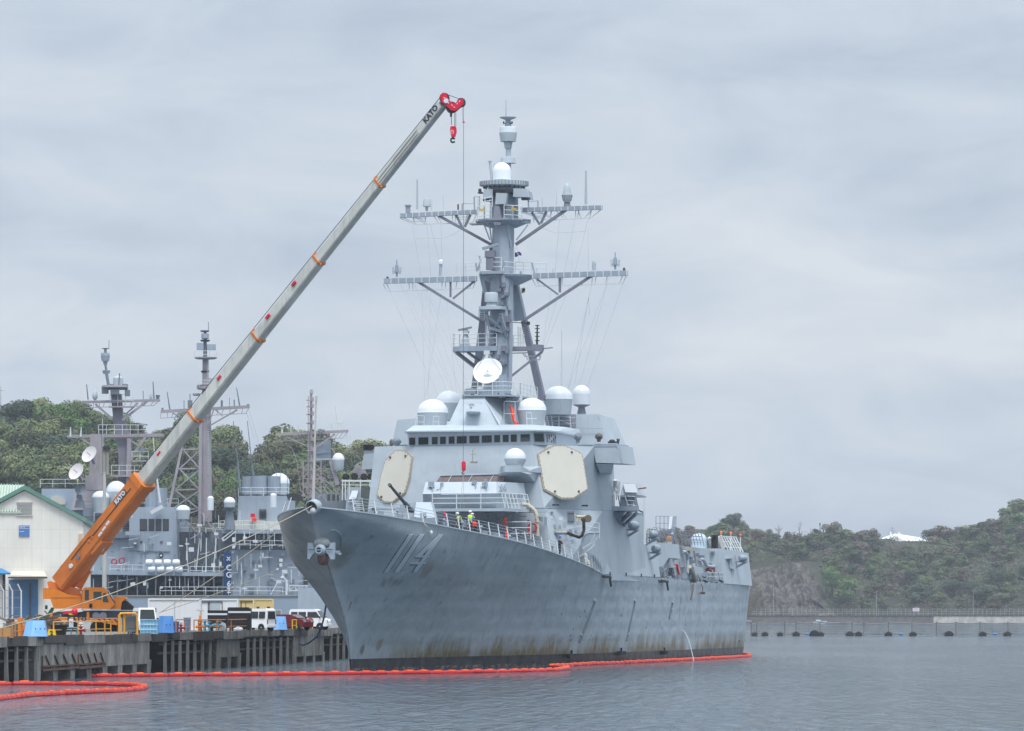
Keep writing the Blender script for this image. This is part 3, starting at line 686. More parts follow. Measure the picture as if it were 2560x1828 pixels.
ka, kz = SPT(1511, 1436.5, 10.0), SPT(1643, 1444, 10.0)
def wall(a0, a1, z0, z1, p0, p1, inner, ta0=None, ta1=None, name='side_house', mat=HAZE):
 ta0 = a0 if ta0 is None else ta0; ta1 = a1 if ta1 is None else ta1
 mb = MB(); mb.hexa([(p0, a0, z0[0]), (p0, a1, z0[1]), (inner, a1, z0[1]), (inner, a0, z0[0])], [(p1, ta0, z1[0]), (p1, ta1, z1[1]), (inner, ta1, z1[1]), (inner, ta0, z1[0])])
 return mb.build(name, mat, ship, 0)
w1 = wall(51.6, 75.5, (8.15, 8.02), (11.35, 11.40), 10.02, 9.62, 2.0, 52.4, 75.5)
w2 = wall(75.5, 108, (7.7, 7.4), (11.38, 11.1), 8.75, 8.55, 2.0)
w3 = wall(108, 124, (7.60, 7.44), (11.15, 10.85), 9.95, 9.55, 2.0)
mb = MB(); q = [SPT(1642, 1356, 9.58), SPT(1697, 1361, 9.58), SPT(1701, 1397, 9.70), SPT(1672, 1395, 9.70), SPT(1658, 1416, 9.75), SPT(1646, 1416, 9.75)]
mb.hexa(q, [v+Ve((-1.0, 0, 0)) for v in q]); mb.build('side_casing', HAZE, w2, 0)
mb = MB()
for x, y in ((1565, 1439.6), (1603, 1441.6), (1525, 1437.5), (1636, 1443.5)): v = SPT(x, y, 10.03); mb.box(v+Ve((0, 0, 0.12)), (0.12, 0.16, 0.3))
mb.build('fairlead_stub', DARK, w1)
mb = MB()
for i in range(6): v = C2(735, 720+i*38, 51.4); w = C2(828, 716+i*40, 51.4); mb.bar(v, w, 0.10, 0.5); mb.bar(v+Ve((0, -0.2, -0.3)), w+Ve((0, -0.2, -0.3)), 0.08, 0.10)
mb.bar(C2(730, 600, 51.3), C2(740, 1010, 51.3), 0.14); mb.build('corner_louvre', MASTG, w1)
mb = MB(); mb.pipe([C2(505, 930, 44.6), C2(508, 640, 44.6), C2(520, 570, 44.6), C2(560, 515, 44.6), C2(620, 488, 44.6), C2(785, 484, 44.6)], 0.11, 8); mb.build('davit', MASTG, ship)
mb = MB()
for pts in ([(715, 490), (700, 560), (650, 650), (510, 745)], [(760, 560), (700, 640), (520, 745)], [(715, 690), (600, 790), (450, 880)], [(720, 660), (560, 820), (470, 880)]): mb.pipe([C2(u, v, 44.4) for u, v in pts], 0.035, 5)
mb.build('lashing_rope', WHITE, ship)
mb = MB(); rnd = random.Random(5)
for i in range(26): v = C2(540+i*3.4+rnd.uniform(-14, 14), 850+i*8, 45); mb.ball(v, rnd.uniform(0.10, 0.2), 8)
mb.build('rope_coil', paint('pale_rope', rgb((214, 210, 198)), 0.9, 0.2, 0), ship, 40)
mb = MB()
for i in range(7): mb.bar(C2(600+i*34, 800+i*22, 45.4), C2(640+i*34, 1060+i*14, 45.4), 0.08)
for i in range(9): v = C2(690+i*18, 880+i*28, 45.6); mb.box(v, (0.28, 0.3, 0.35))
mb.build('gangway_rack', MASTG, ship, 20)
zs = C2(900, 100, 55).z-0.1
mb = MB(); q = [S(1513, 1276, 54.5), S(1597, 1280, 54.5), S(1590, 1280, 60), S(1520, 1276, 60)]
for v in q: v.z = zs
mb.hexa(q, [v+Ve((0, 0, 0.42)) for v in q]); spon = mb.build('sponson', MASTG, ship, 0)
mb = MB()
for a, b in (((1535, 1280, 54.8), (1517, 1303, 57)), ((1577, 1283, 54.8), (1535, 1321, 60)), ((1592, 1283, 54.8), (1549, 1323, 61)), ((1572, 1283, 56), (1548, 1306, 60))): mb.bar(S(*a), S(*b), 0.2, 0.26)
mb.hexa([S(1516, 1304, 56), S(1548, 1318, 58), S(1548, 1318, 61), S(1516, 1304, 61)], [S(1516, 1278, 55.2), S(1560, 1282, 55.2), S(1560, 1282, 60), S(1516, 1278, 60)]); mb.build('sponson_brace', MASTG, spon, 0)
rail('railing', [S(1515, 1272, 54.6), S(1534, 1273, 54.6)], spon, 1.35, 3, 1.0, 0.035)
rail('railing', [S(1572, 1273, 54.6), S(1596, 1275, 54.6), S(1590, 1276, 59)], spon, 1.2, 3, 1.1, 0.04, lean=(-0.35, 0))
jb = MB(); q = [Z4(1490, 1345, 55.5), Z4(1712, 1345, 55.5), Z4(1668, 1212, 55.8), Z4(1525, 1208, 55.8)]
jb.hexa(q, [v+Ve((0, 2.2, 0)) for v in q]); jam = jb.build('antenna_box', HAZE, ship, 0)
mb = MB(); q = [Z4(1550, 1312, 55.35), Z4(1688, 1316, 55.35), Z4(1660, 1218, 55.62), Z4(1528, 1216, 55.62)]; mb.hexa(q, [v+Ve((0, -0.08, 0)) for v in q]); mb.build('antenna_face', WHITE, jam, 0)
mb = MB(); q = [Z4(1485, 1365, 55.2), Z4(1715, 1365, 55.2), Z4(1715, 1348, 55.2), Z4(1485, 1348, 55.2)]; mb.hexa(q, [v+Ve((0, 2.8, 0)) for v in q]); mb.hexa([Z4(1490, 1490, 55.6), Z4(1640, 1490, 55.6), Z4(1640, 1490, 57.5), Z4(1490, 1490, 57.5)], [Z4(1490, 1368, 55.6), Z4(1640, 1368, 55.6), Z4(1640, 1368, 57.5), Z4(1490, 1368, 57.5)]); mb.build('box_pedestal', MASTG, jam, 0)
mb = MB(); mb.bar(Z4(1462, 1335, 55), Z4(1478, 1190, 55), 0.28); mb.tube(Z4(1435, 1175, 54.6), Z4(1437, 1240, 54.8), 0.2, n=10); mb.tube(Z4(1425, 1240, 54.8), Z4(1440, 1300, 54.8), 0.16, n=8); mb.bar(Z4(1445, 1300, 54.8), Z4(1450, 1400, 54.8), 0.12); mb.build('camera_mast', RAILM, spon, 30)
mb = MB(); mb.bar(Z4(1695, 1275, 56), Z4(1785, 1262, 56), 0.12); mb.build('yellow_arm', paint('red_brown', rgb((130, 70, 66)), 0.6), jam)
mb = MB(); mb.bar(Z4(1640, 1490, 55), Z4(1750, 1540, 55), 0.12); mb.bar(Z4(1665, 1370, 55), Z4(1700, 1520, 55), 0.10); mb.bar(Z4(1560, 1340, 55), Z4(1612, 1480, 55), 0.08); mb.bar(Z4(1465, 1340, 55), Z4(1490, 1470, 55), 0.08); mb.build('brace_strut', DARK, jam)
mb = MB(); mb.tube(Z4(1764, 1900, 66), Z4(1764, 1330, 66), 0.16, 0.05, 8); mb.build('whip_antenna', RAILM, ship)
def raft(px, py, w, h, a, where):
 c = SPT(px, py, 10.45); a = c.y; k = (SY+a*CP_)/FPX; r = h*k/2; L = w*k*0.62
 o = ship_thing('life_raft_canister', where, 'life raft', (c.x-0.5, c.y, c.z-2*r), 'life raft canisters along the ship side')
 mb = MB(); ax = Ve((0.55, 0.83, 0)).normalized()
 mb.lathe(c, [(r*0.25, -L*0.72), (r*0.72, -L*0.66), (r*0.95, -L*0.46), (r, -L*0.2), (r*1.06, -L*0.03), (r*1.06, L*0.03), (r, L*0.2), (r*0.95, L*0.46), (r*0.72, L*0.66), (r*0.25, L*0.72)], 20, ax)
 mb.build('canister', paint('raft_grey', rgb((136, 150, 160)), 0.35, 0.04, 0.03), o)
 mb = MB(); q = c+Ve((-0.9, 0.2, -r*0.2)); low = c+Ve((-0.75, 0.3, -r*2.6)); mb.bar(q+Ve((0, 0, 0.4)), low, 0.22, 0.26); mb.bar(low, c+Ve((0.35, 0.1, -r*1.05)), 0.16, 0.2); mb.bar(q+Ve((-0.1, 0, -r*0.7)), c+Ve((0.5, 0, -r*1.02)), 0.2, 0.16); mb.build('bracket', MASTG, o)
 return settle(o)
raft(1584, 1314, 32, 22, 66, 'grey life raft canister just below the sponson with the antenna box')
raft(1634, 1336, 25, 19, 78, 'grey life raft canister at rail height, directly above another one amidships')
raft(1640, 1372, 25, 21, 77, 'grey life raft canister amidships, the lower of two directly above each other')
raft(1857, 1396, 26, 17, 119, 'grey life raft canister farthest aft, near the stern corner')
def board(name, label, cat, quad, a, depth, mat, group=None):
 q = [S(x, y, a) for x, y in quad]; o = ship_thing(name, label, cat, q[0], group)
 mb = MB(); mb.hexa(q, [v+Ve((0, depth, 0)) for v in q]); mb.build(name+'_body', mat, o, 20); return settle(o)
top_a = lambda x, y, p=9.3: SPT(x, y, p)
rail('railing', [SPT(1600, 1354, 9.4), SPT(1640, 1356, 9.4)], ship, 1.3, 3, 1.3, 0.04)
rail('railing', [SPT(1642, 1354, 9.4), SPT(1700, 1361, 9.4), SPT(1760, 1364, 9.4)], ship, 1.35, 3, 1.6, 0.032, mat=STAINED, lean=(-0.35, 0))
rail('railing', [SPT(1640, 1345, 4), SPT(1690, 1345, 4)], ship, 2.2, 3, 2.0, 0.035, mat=STAINED)
mb = MB(); mb.bar(Q3 and SPT(*Q3(500, 740), 8.8), SPT(*Q3(455, 560), 8.8), 0.28); mb.box(SPT(*Q3(470, 490), 8.8), (0.4, 0.5, 0.6)); mb.build('crane_post', MASTG, ship, 20)
mb = MB(); q = [SPT(*Q3(u, v), 8.8) for u, v in ((440, 470), (505, 470), (525, 235), (470, 235))]; mb.hexa(q, [v+Ve((-0.3, 0, 0)) for v in q]); mb.build('flat_antenna', DOMEG, ship, 0)
o = ship_thing('orange_float_light', 'small orange float light in the rails amidships', 'float light', SPT(*Q3(410, 740), 8.9))
mb = MB(); v = SPT(*Q3(410, 655), 8.9); mb.lathe(v, [(0.15, -0.25), (0.28, -0.2), (0.3, 0.12), (0.2, 0.2)], 12); mb.build('float_body', paint('orange_float', rgb((196, 128, 50)), 0.5), o)
mb = MB(); mb.tube(v+Ve((0, 0, -1.0)), v+Ve((0, 0, -0.3)), 0.2, 0.24, 8); mb.build('float_stand', DOMEG, o); settle(o)
cD = SPT(*Q3(965, 790), 6.5); mb = MB(); k = (SY+cD.y*CP_)/FPX; r = 20*k
mb.lathe(cD, [(r, -0.3), (r, 0.55)]+[(r*math.cos(R(q)), 0.55+r*0.9*math.sin(R(q))) for q in range(0, 91, 10)], 24); mb.build('radome', paint('pale_blue_dome', rgb((178, 196, 208)), 0.4, 0.03, 0.02), ship)
rail('railing', [SPT(1706, 1362, 9.0), SPT(1760, 1365, 9.0)], ship, 1.2, 4, 1.5, 0.03, mat=STAINED, lean=(-0.25, 0))
mb = MB()
for i in range(7): v = SPT(1822+i*6.0, 1379+i*0.3, 9.0); mb.tube(v, v+Ve((-0.8, 0, 1.6)), 0.06, n=5)
for k in (0.3, 0.65, 1.0): mb.tube(SPT(1817, 1379, 9.0)+Ve((-0.8*k, 0, 1.6*k)), SPT(1860, 1381, 9.0)+Ve((-0.8*k, 0, 1.6*k)), 0.035, n=5)
mb.build('safety_net_frame', RAILM, ship)
for x, y0, y1 in ((1803, 1374, 1335), (1827, 1378, 1337), (1851, 1379, 1341)):
 v = SPT(x, y0, 8.0); mb = MB(); t = SPT(x, y1, 8.0); mb.tube(v, t, 0.06, n=6); lp = mb.build('lamp_post', RAILM, ship); mb = MB(); mb.lathe(t, [(0.06, 0), (0.15, 0.04), (0.15, 0.2), (0.05, 0.28)], 10); mb.build('amber_lamp', paint('amber_lamp', rgb((230, 120, 60)), 0.4), lp)
o = ship_thing('canvas_covered_boat_gear', 'tall pale canvas cover over gear on the hangar roof', 'canvas cover', SPT(1800, 1372, 8.2))
mb = MB(); q = [SPT(*Q3(u, v), 8.2) for u, v in ((1320, 650), (1370, 615), (1420, 660), (1470, 780), (1450, 880), (1400, 850))]; mb.hexa(q, [v+Ve((-1.2, 0.4, 0)) for v in q]); mb.build('cover', paint('pale_canvas', rgb((196, 194, 188)), 0.9, 0.1, 0.1, dent=0.5, scale=3), o, 60); settle(o)
mb = MB(); mb.box(SPT(*Q3(1265, 730), 8.0), (0.5, 1.2, 1.5)); mb.tube(SPT(*Q3(1245, 690), 8.0), SPT(*Q3(1245, 590), 8.0), 0.12); mb.bar(SPT(*Q3(1190, 625), 8.0), SPT(*Q3(1300, 635), 8.0), 0.12); mb.build('weapon_mount', BLACK, ship, 20)
def hose(name, label, cat, pts, p, r, mat):
 q = [SPT(*Q3(*t), p) for t in pts]; o = ship_thing(name, label, cat, min(q, key=lambda v: v.z)); MB().pipe(q, r, 7).build('hose_body', mat, o); return settle(o)
hose('red_hose', 'red hose hanging on the forward end of the side break', 'hose', [(140, 1170), (160, 1240), (185, 1310)], 9.2, 0.11, RED)
hose('orange_stretcher', 'orange red rescue stretcher upright in the side break amidships', 'stretcher', [(540, 1140), (555, 1250), (590, 1390)], 9.2, 0.17, ORANGE_R)
hose('red_pipe_bundle', 'short dark red hose bundle hung below a grey manifold near the stern', 'hose', [(1130, 1250), (1200, 1255), (1285, 1248)], 8.9, 0.18, paint('dark_red', rgb((150, 24, 52)), 0.5))
mb = MB(); mb.pipe([SPT(*Q3(*t), 8.95) for t in ((990, 1055), (1040, 1050), (1070, 1090), (1090, 1150), (1130, 1180), (1250, 1190))], 0.17, 8); mb.build('manifold_pipe', HAZE, w2)
mb = MB(); mb.pipe([SPT(*Q3(*t), 9.0) for t in ((650, 915), (700, 905), (740, 945), (755, 1060), (745, 1330))], 0.16, 8); mb.build('vent_pipe', HAZE, w2)
mb = MB(); mb.bar(SPT(*Q3(735, 860), 9.0), SPT(*Q3(870, 870), 9.0), 0.25); mb.bar(SPT(*Q3(870, 880), 9.0), SPT(*Q3(925, 1170), 9.0), 0.14); mb.bar(SPT(*Q3(740, 820), 9.0), SPT(*Q3(740, 870), 9.0), 0.2); mb.build('boat_davit', BEIGE, w2)
mb = MB(); q = [SPT(*Q3(u, v), 9.4) for u, v in ((860, 1190), (1035, 1200), (1070, 1370), (905, 1360))]; mb.hexa(q, [v+Ve((-0.9, 0, 0)) for v in q]); o = mb.build('winch_locker', DOMEG, ship, 0)
mb = MB(); mb.pipe([SPT(*Q3(*t), 9.6) for t in ((790, 1190), (850, 1300), (880, 1380), (895, 1450))], 0.2, 7); mb.build('rope_bundle', BEIGE, o)
mb = MB()
for u in (910, 960, 1010, 1060): mb.bar(SPT(*Q3(u, 1370), 9.3), SPT(*Q3(u+25, 1470), 9.3), 0.3, 0.25)
mb.build('locker_leg', DOMEG, o)
q = [SPT(*Q3(u, v), 9.5) for u, v in ((318, 1440), (385, 1430), (372, 1215), (312, 1250))]
o = ship_thing('striped_board', 'black and white diagonally striped board in the side break', 'board', q[0])
mb = MB(); mb.hexa(q, [v+Ve((-0.08, 0, 0)) for v in q]); mb.build('board_panel', WHITE, o, 0)
for i in range(5):
 s0, s1 = i/5, i/5+0.1
 mb = MB(); e = [q[0].lerp(q[3], s0), q[1].lerp(q[2], min(1, s0+0.12)), q[1].lerp(q[2], min(1, s1+0.12)), q[0].lerp(q[3], s1)]; mb.hexa([v+Ve((0.004, 0, 0)) for v in e], [v+Ve((0.03, 0, 0)) for v in e]); mb.build('stripe', BLACK, o, 0)
settle(o)
q = [SPT(*Q3(u, v), 9.5) for u, v in ((418, 1430), (470, 1425), (445, 1280), (400, 1285))]
mb = MB(); mb.hexa(q, [v+Ve((-0.1, 0, 0)) for v in q]); mb.build('dark_mat', paint('navy_mat', rgb((50, 58, 74)), 0.8), ship, 0)
mb = MB()
for u0, v0, u1, v1 in ((205, 1180, 265, 1420), (285, 1200, 325, 1450), (485, 1190, 520, 1440), (590, 1080, 660, 1470), (520, 1180, 575, 1440), (1130, 1290, 1165, 1470), (1225, 1270, 1265, 1450), (1325, 1270, 1360, 1450), (1385, 1430, 1400, 1500)): mb.tube(SPT(*Q3(u0, v0), 9.85), SPT(*Q3(u1, v1), 9.85), 0.05, n=5)
for k in (1300, 1380): mb.tube(SPT(*Q3(1130, k), 9.85), SPT(*Q3(1440, k+8), 9.85), 0.03, n=5)
mb.build('side_stanchion', RAILM, w2)
mb = MB(); rnd = random.Random(3)
for i in range(34):
 u = rnd.uniform(220, 1440); v = rnd.uniform(1330, 1460); mb.box(SPT(*Q3(u, v), rnd.uniform(8.9, 9.6)), (0.3, rnd.uniform(0.3, 1.2), rnd.uniform(0.2, 0.6)))
mb.build('deck_fitting', MASTG, w2, 0)
mb = MB()
for u in (180, 230, 780, 840, 1060, 1360): mb.bar(SPT(*Q3(u, 1450), 9.9), SPT(*Q3(u+60, 1480), 10.1), 0.25, 0.12)
mb.build('bitt', DARK, w2, 0)
mb = MB()
for x0, y0, x1, y1 in ((1454.4, 1394, 1462, 1398), ): pass
for u, v, w, h in ((1470, 1035, 150, 14), (1535, 1225, 100, 10)): q = SPT(*Q3(u+w/2, v), 9.75); mb.box(q, (0.5, 3.4*w/150, 0.12)); mb.box(q+Ve((0, 0, -0.5)), (0.25, 0.7, 0.9))
mb.build('side_shelf', HAZE, w3, 0)
zpf = S(1190, 1272, 31.5).z
mb = MB(); q = [S(1080, 1278, 31.5), S(1262, 1278, 31.5), S(1306, 1274, 36), Ve((7.2, 39.5, 0)), Ve((-3, 39.5, 0))]
for v in q: v.z = zpf-0.22
mb.hexa(q, [v+Ve((0, 0, 0.26)) for v in q]); fp = mb.build('forward_platform', HAZE, ship, 0)
rp = [v+Ve((0, 0.12, 0.26)) for v in q[:3]]
rail('railing', [rp[0], rp[1]], fp, 1.32, 3, 1.9, 0.05)
rail('railing', [rp[1], rp[2], rp[2]+Ve((0.2, 2.2, 0))], fp, 1.32, 3, 0.95, 0.05, lean=(-0.32, 0))
mb = MB()
b = [S(1059, 1272, 33.9), S(1241, 1270, 33.9), S(1263, 1270, 36), Ve((5.4, 39.3, 0)), Ve((-4.0, 39.3, 0))]
m_ = [S(1057, 1236, 33.0), S(1242, 1234, 33.0), S(1265, 1234, 35.3), Ve((5.3, 39.3, 0)), Ve((-4.0, 39.3, 0))]
t = [S(1064, 1207, 34.0), S(1239, 1203, 34.0), S(1266, 1206, 35.8), Ve((5.1, 39.3, 0)), Ve((-3.9, 39.3, 0))]
for L_, z in ((b, zpf+0.045), (m_, S(1150, 1235, 33).z), (t, S(1150, 1205, 34).z)):
 for v in L_: v.z = z
mb.hexa(b, m_); fb = mb.build('gun_deck_house', HAZE, ship, 0)
mb = MB(); mb.hexa([v+Ve((0, -0.06, 0.004)) for v in m_], t); mb.build('sloped_shield', HAZE, fb, 0)
mb = MB(); q = [Z3(1098, 1340, 32.7), Z3(1098, 1210, 33.6), Z3(1540, 1198, 33.6), Z3(1540, 1335, 32.7)]
mb.hexa(q, [v+Ve((0, -0.05, 0.02)) for v in q]); mb.build('shield_panel', HAZE_D, fb, 0)
def dz(u, v, a): return Z3(u, v, a)
mb = MB(); mb.hexa([dz(1043, 1195, 38.6), dz(1800, 1190, 38.6), dz(1815, 1200, 39.6), dz(1050, 1210, 39.6)], [dz(1090, 1122, 39.0), dz(1832, 1104, 39.0), dz(1832, 1104, 39.9), dz(1090, 1122, 39.9)]); av = mb.build('stained_awning', paint('brown_stain', rgb((112, 100, 98)), 0.8, 0.2, 0.3, 0.2), ship, 0)
mb = MB()
for u in (1170, 1400, 1640): mb.bar(dz(u, 1200, 38.5), dz(u+45, 1122, 38.85), 0.05)
mb.bar(dz(1090, 1120, 38.9), dz(1832, 1102, 38.9), 0.12); mb.build('awning_rib', HAZE, av)
mb = MB()
for u, v, w, h in ((985, 1225, 60, 55), (1105, 1235, 30, 60), (1470, 1200, 50, 40), (1500, 1275, 30, 30), (1600, 1190, 20, 50), (1590, 1215, 60, 30), (1060, 1290, 20, 25)): mb.box(dz(u, v, 33.4), (w/125, 0.35, h/125)); mb.pipe([dz(u, v+20, 33.2), dz(u+20, v+45, 33.1), dz(u+8, v+70, 33.0)], 0.04)
mb.build('shield_fitting', MASTG, fb, 30)
mb = MB(); mb.tube(dz(1595, 1215, 33.4), dz(1592, 1165, 33.4), 0.09, 0.07); mb.build('white_sensor', WHITE, fb)
mb = MB(); rnd = random.Random(8)
for i in range(22): u, v = rnd.uniform(1740, 1840), rnd.uniform(1205, 1340); mb.bar(dz(u, v, 34), dz(u+rnd.uniform(-30, 30), v+rnd.uniform(15, 50), 34), 0.05)
mb.build('cable_run', MASTG, fb)
mb = MB(); q = [S(1083, 1330, 37), S(1300, 1330, 37), S(1300, 1280, 37), S(1083, 1280, 37)]
for a0, b0 in ((1150, 1160), (1205, 1213), (1265, 1240)): mb.bar(S(a0, 1279, 32.5), S(b0, 1300, 38), 0.12)
mb.bar(S(1293, 1279, 34.5), S(1257, 1293, 39), 0.12); mb.build('platform_brace', HAZE, fp)
mb = MB(); mb.pipe([C1(1095, 8, 36.5), C1(1190, 18, 37), C1(1260, 60, 37), C1(1320, 120, 37), C1(1350, 200, 37), C1(1358, 300, 37), C1(1362, 540, 37)], 0.18, 10); hd = mb.build('vent_duct', BEIGE, ship)
mb = MB(); mb.tube(C1(1362, 285, 37), C1(1362, 305, 37), 0.25, n=12); mb.build('duct_collar', BEIGE, hd); mb = MB(); mb.tube(C1(1362, 510, 37), C1(1362, 540, 37), 0.23, n=12); mb.build('duct_collar', BEIGE, hd)
mb = MB(); mb.pipe([C1(1600, 540, 41), C1(1610, 500, 41), C1(1650, 475, 41), C1(1720, 480, 41), C1(1860, 480, 41)], 0.19, 10); mb.tube(C1(1690, 480, 41), C1(1700, 480, 41), 0.27, n=12); mb.tube(C1(1835, 480, 41), C1(1845, 480, 41), 0.27, n=12); mb.build('air_duct', paint('silver_duct', rgb((176, 178, 176)), 0.3, 0.1, 0.1, 0, 0.6), ship)
mb = MB(); mb.pipe([C1(1865, 485, 41), C1(1960, 525, 41), C1(2060, 560, 41), C1(2110, 530, 41), C1(2140, 440, 41.5), C1(2138, 360, 42)], 0.14, 9); mb.build('black_hose', BLACK, ship)
mb = MB(); mb.tube(C1(2138, 360, 42), C1(2135, 250, 42), 0.15, n=10); mb.tube(C1(2110, 262, 42), C1(2215, 245, 41.2), 0.15, 0.34, 12); mb.build('exhaust_trunk', paint('brass_brown', rgb((112, 102, 84)), 0.6, 0.2, 0.1, 0.3), ship)
mb = MB(); mb.pipe([C1(2020, 190, 42), C1(2040, 240, 42), C1(2030, 340, 42)], 0.12, 7); mb.pipe([C1(2030, 210, 42), C1(2110, 215, 42), C1(2170, 210, 42)], 0.12, 7); mb.build('lagged_pipe', paint('cream_lagging', rgb((206, 196, 170)), 0.8, 0.2, 0.2, 0.3), ship)
mb = MB(); q = [C1(1855, 140, 42), C1(1985, 138, 42), C1(2045, 350, 42), C1(1870, 355, 42)]; mb.hexa(q, [v+Ve((0, -0.3, 0)) for v in q]); hc = mb.build('hatch_door', HAZE, ship, 0)
mb = MB(); q = [C1(1868, 165, 41.65), C1(1978, 162, 41.65), C1(1982, 290, 41.65), C1(1875, 295, 41.65)]; mb.hexa(q, [v+Ve((0, -0.06, 0)) for v in q]); mb.bar(C1(1855, 138, 41.6), C1(1985, 136, 41.6), 0.14); mb.build('hatch_panel', STAINED, hc, 0)
for u, v, w, h, m_ in ((1735, 218, 58, 52, WHITE), (1585, 205, 34, 50, WHITE), (1790, 300, 55, 100, HAZE), (1180, 200, 30, 40, STAINED), (1235, 200, 25, 35, STAINED), (1500, 330, 70, 80, MASTG), (1640, 350, 30, 50, MASTG), (1595, 130, 30, 30, STAINED), (1720, 360, 30, 60, MASTG), (1780, 600, 180, 70, HAZE), (1620, 5, 110, 25, DARK), (2110, 15, 100, 28, DARK)):
 q = [C1(u, v+h, 41.3), C1(u+w, v+h, 41.3), C1(u+w, v, 41.3), C1(u, v, 41.3)]; mb = MB(); mb.hexa(q, [x+Ve((0, -0.25, 0)) for x in q]); mb.build('wall_box', m_, lower, 0)
mb = MB(); mb.pipe([C1(530, 190, 38.6), C1(545, 240, 38.6), C1(590, 270, 38.6), C1(650, 235, 38.6), C1(680, 180, 38.6)], 0.04); mb.pipe([C1(950, 170, 38.5), C1(985, 340, 38.5), C1(1020, 560, 38.5)], 0.06); mb.pipe([C1(930, 230, 38.5), C1(935, 560, 38.5)], 0.05); mb.pipe([C1(1025, 205, 38.7), C1(1180, 205, 38.7)], 0.04); mb.build('wall_pipe', MASTG, lower)
rail('railing', [C2(0, 590, 44), C2(275, 585, 44), C2(520, 530, 45), C2(790, 580, 47)], ship, 1.35, 3, 1.8, 0.045)
rail('railing', [C1(830, 590, 34), C1(1250, 590, 34)], ship, 1.5, 3, 3, 0.05)
mb = MB(); b1 = C2(0, 640, 47.5); q = [C2(0, 600, 47), C2(945, 598, 51), C2(945, 640, 51.5), C2(0, 900, 47)]
mb.hexa([Ve((3.0, 45.5, 8.2)), Ve((8.9, 47.0, 8.2)), Ve((9.7, 51.4, 8.2)), Ve((3, 54, 8.2))], [Ve((3.0, 45.5, 11.2)), Ve((8.6, 47.0, 11.2)), Ve((9.45, 51.4, 11.2)), Ve((3, 54, 11.2))]); mb.build('deck_step', HAZE, ship, 0)
def ring_buoy(u, v, r):
 c = C1(u, v, 36.6); o = ship_thing('life_ring', 'red life ring hung on the rail beside the beige vent duct', 'life ring', c-Ve((0, 0, r)))
 MB().ring(c, r, 0.085, (0.15, -1, 0.1), 20, 8).build('ring_body', paint('ring_red', rgb((170, 40, 46)), 0.6), o); settle(o)
ring_buoy(1275, 395, 0.36)
def bag(pts, a, label):
 q = [S(x, y, a) for x, y in pts]; o = ship_thing('red_bag', label, 'bag', q[0], 'red hose bags hung on the rails')
 r = [0.5*(q[0]-q[-1]).length*t for t in (0.12, 0.28, 0.33, 0.25, 0.08)]; n = len(r)
 MB().pipe([q[0].lerp(q[-1], i/(n-1)) for i in range(n)], r, 8).build('bag_body', RED, o, 60); settle(o)
bag([(1111, 1280), (1118, 1302)], 22, 'red bag hung on the rail to the left of the crew in yellow vests')
bag([(1322, 1328), (1328, 1345)], 35, 'red bag hung under the life ring')
bag([(1440, 1376), (1441, 1388)], 46, 'red bag nearest the davit on the side rail')
o = ship_thing('orange_stretcher', 'tall orange red stretcher lashed upright below the forward platform', 'stretcher', C1(870, 600, 33))
MB().pipe([C1(812, 215, 33.5), C1(822, 330, 33.5), C1(840, 430, 33.5), C1(870, 590, 33)], [0.14, 0.15, 0.12, 0.17], 8).build('stretcher_body', ORANGE_R, o); settle(o)
gh = MB()
b = [S(1040, 1345, 14.5), S(1092, 1345, 14.5), S(1096, 1345, 19), S(1034, 1345, 19)]
b2 = [S(1034, 1300, 14.2), S(1088, 1303, 14.2), S(1094, 1303, 19.5), S(1030, 1300, 19.5)]
t = [S(1040, 1256, 15.4), S(1077, 1258, 15.4), S(1084, 1262, 19), S(1036, 1258, 19)]
for L_, z in ((b, zd(16)), (b2, S(1060, 1296, 16).z), (t, S(1060, 1256, 16).z)):
 for v in L_: v.z = z
gh.hexa(b, b2); gh.hexa([v+Ve((0, 0, 0.004)) for v in b2], t); gun = gh.build('gun_house', paint('pale_gun_grey', rgb((170, 182, 193)), 0.5, 0.04, 0.08), ship, 0)
mb = MB(); q = [S(1000, 1262, 14.6), S(1036, 1256, 15), S(1038, 1300, 15), S(996, 1296, 14.6)]; mb.hexa(q, [v+Ve((0, 2.5, 0)) for v in q]); mb.build('gun_shield', HAZE, gun, 0)
mb = MB(); g0, g1 = S(1029, 1278, 14.8), S(973.5, 1212, 9.6); mb.tube(g0, g0.lerp(g1, 0.28), 0.24, 0.2, 12); mb.tube(g0.lerp(g1, 0.28), g0.lerp(g1, 0.97), 0.155, 0.115, 12); mb.tube(g0.lerp(g1, 0.955), g1, 0.15, 0.15, 12); mb.build('gun_barrel', paint('gun_metal', rgb((70, 76, 84)), 0.5, 0.1, 0.1), gun)
mb = MB()
for u, v, w, h, m in ((940, 320, 80, 40, 0), (1030, 320, 70, 50, 0), (1160, 320, 40, 40, 0)): q = Z5(u+w/2, v+h/2, 8); mb.box(q, (w/96, 0.5, h/96))
mb.build('deck_winch', DOMEG, ship, 20)
q = Z5(795, 305, 0); mb = MB(); mb.lathe(q, [(0.14, -0.2), (0.2, 0.22), (0.17, 0.22)], 10); mb.build('bucket', BLACK, ship)
bn = S(782, 1268, -12.5)
ax = Ve((-0.22, -1, -0.22)).normalized()
mb = MB(); mb.lathe(bn, [(0.40, -0.8), (0.56, -0.4), (0.57, 0.2), (0.52, 0.24), (0.47, 0.2), (0.44, -0.35), (0.01, -0.36)], 24, ax); o = mb.build('bow_chock', HULLM, ship)
mb = MB(); mb.lathe(bn, [(0.435, -0.3), (0.42, -0.28)], 20, ax); mb.build('chock_mouth', paint('chock_dark', rgb((84, 74, 78)), 0.7, 0.2, 0.2, 0.4), o)
mb = MB(); mb.ring(bn+ax*0.22, 0.51, 0.055, ax, 24, 8); mb.build('chock_rim', MASTG, o)
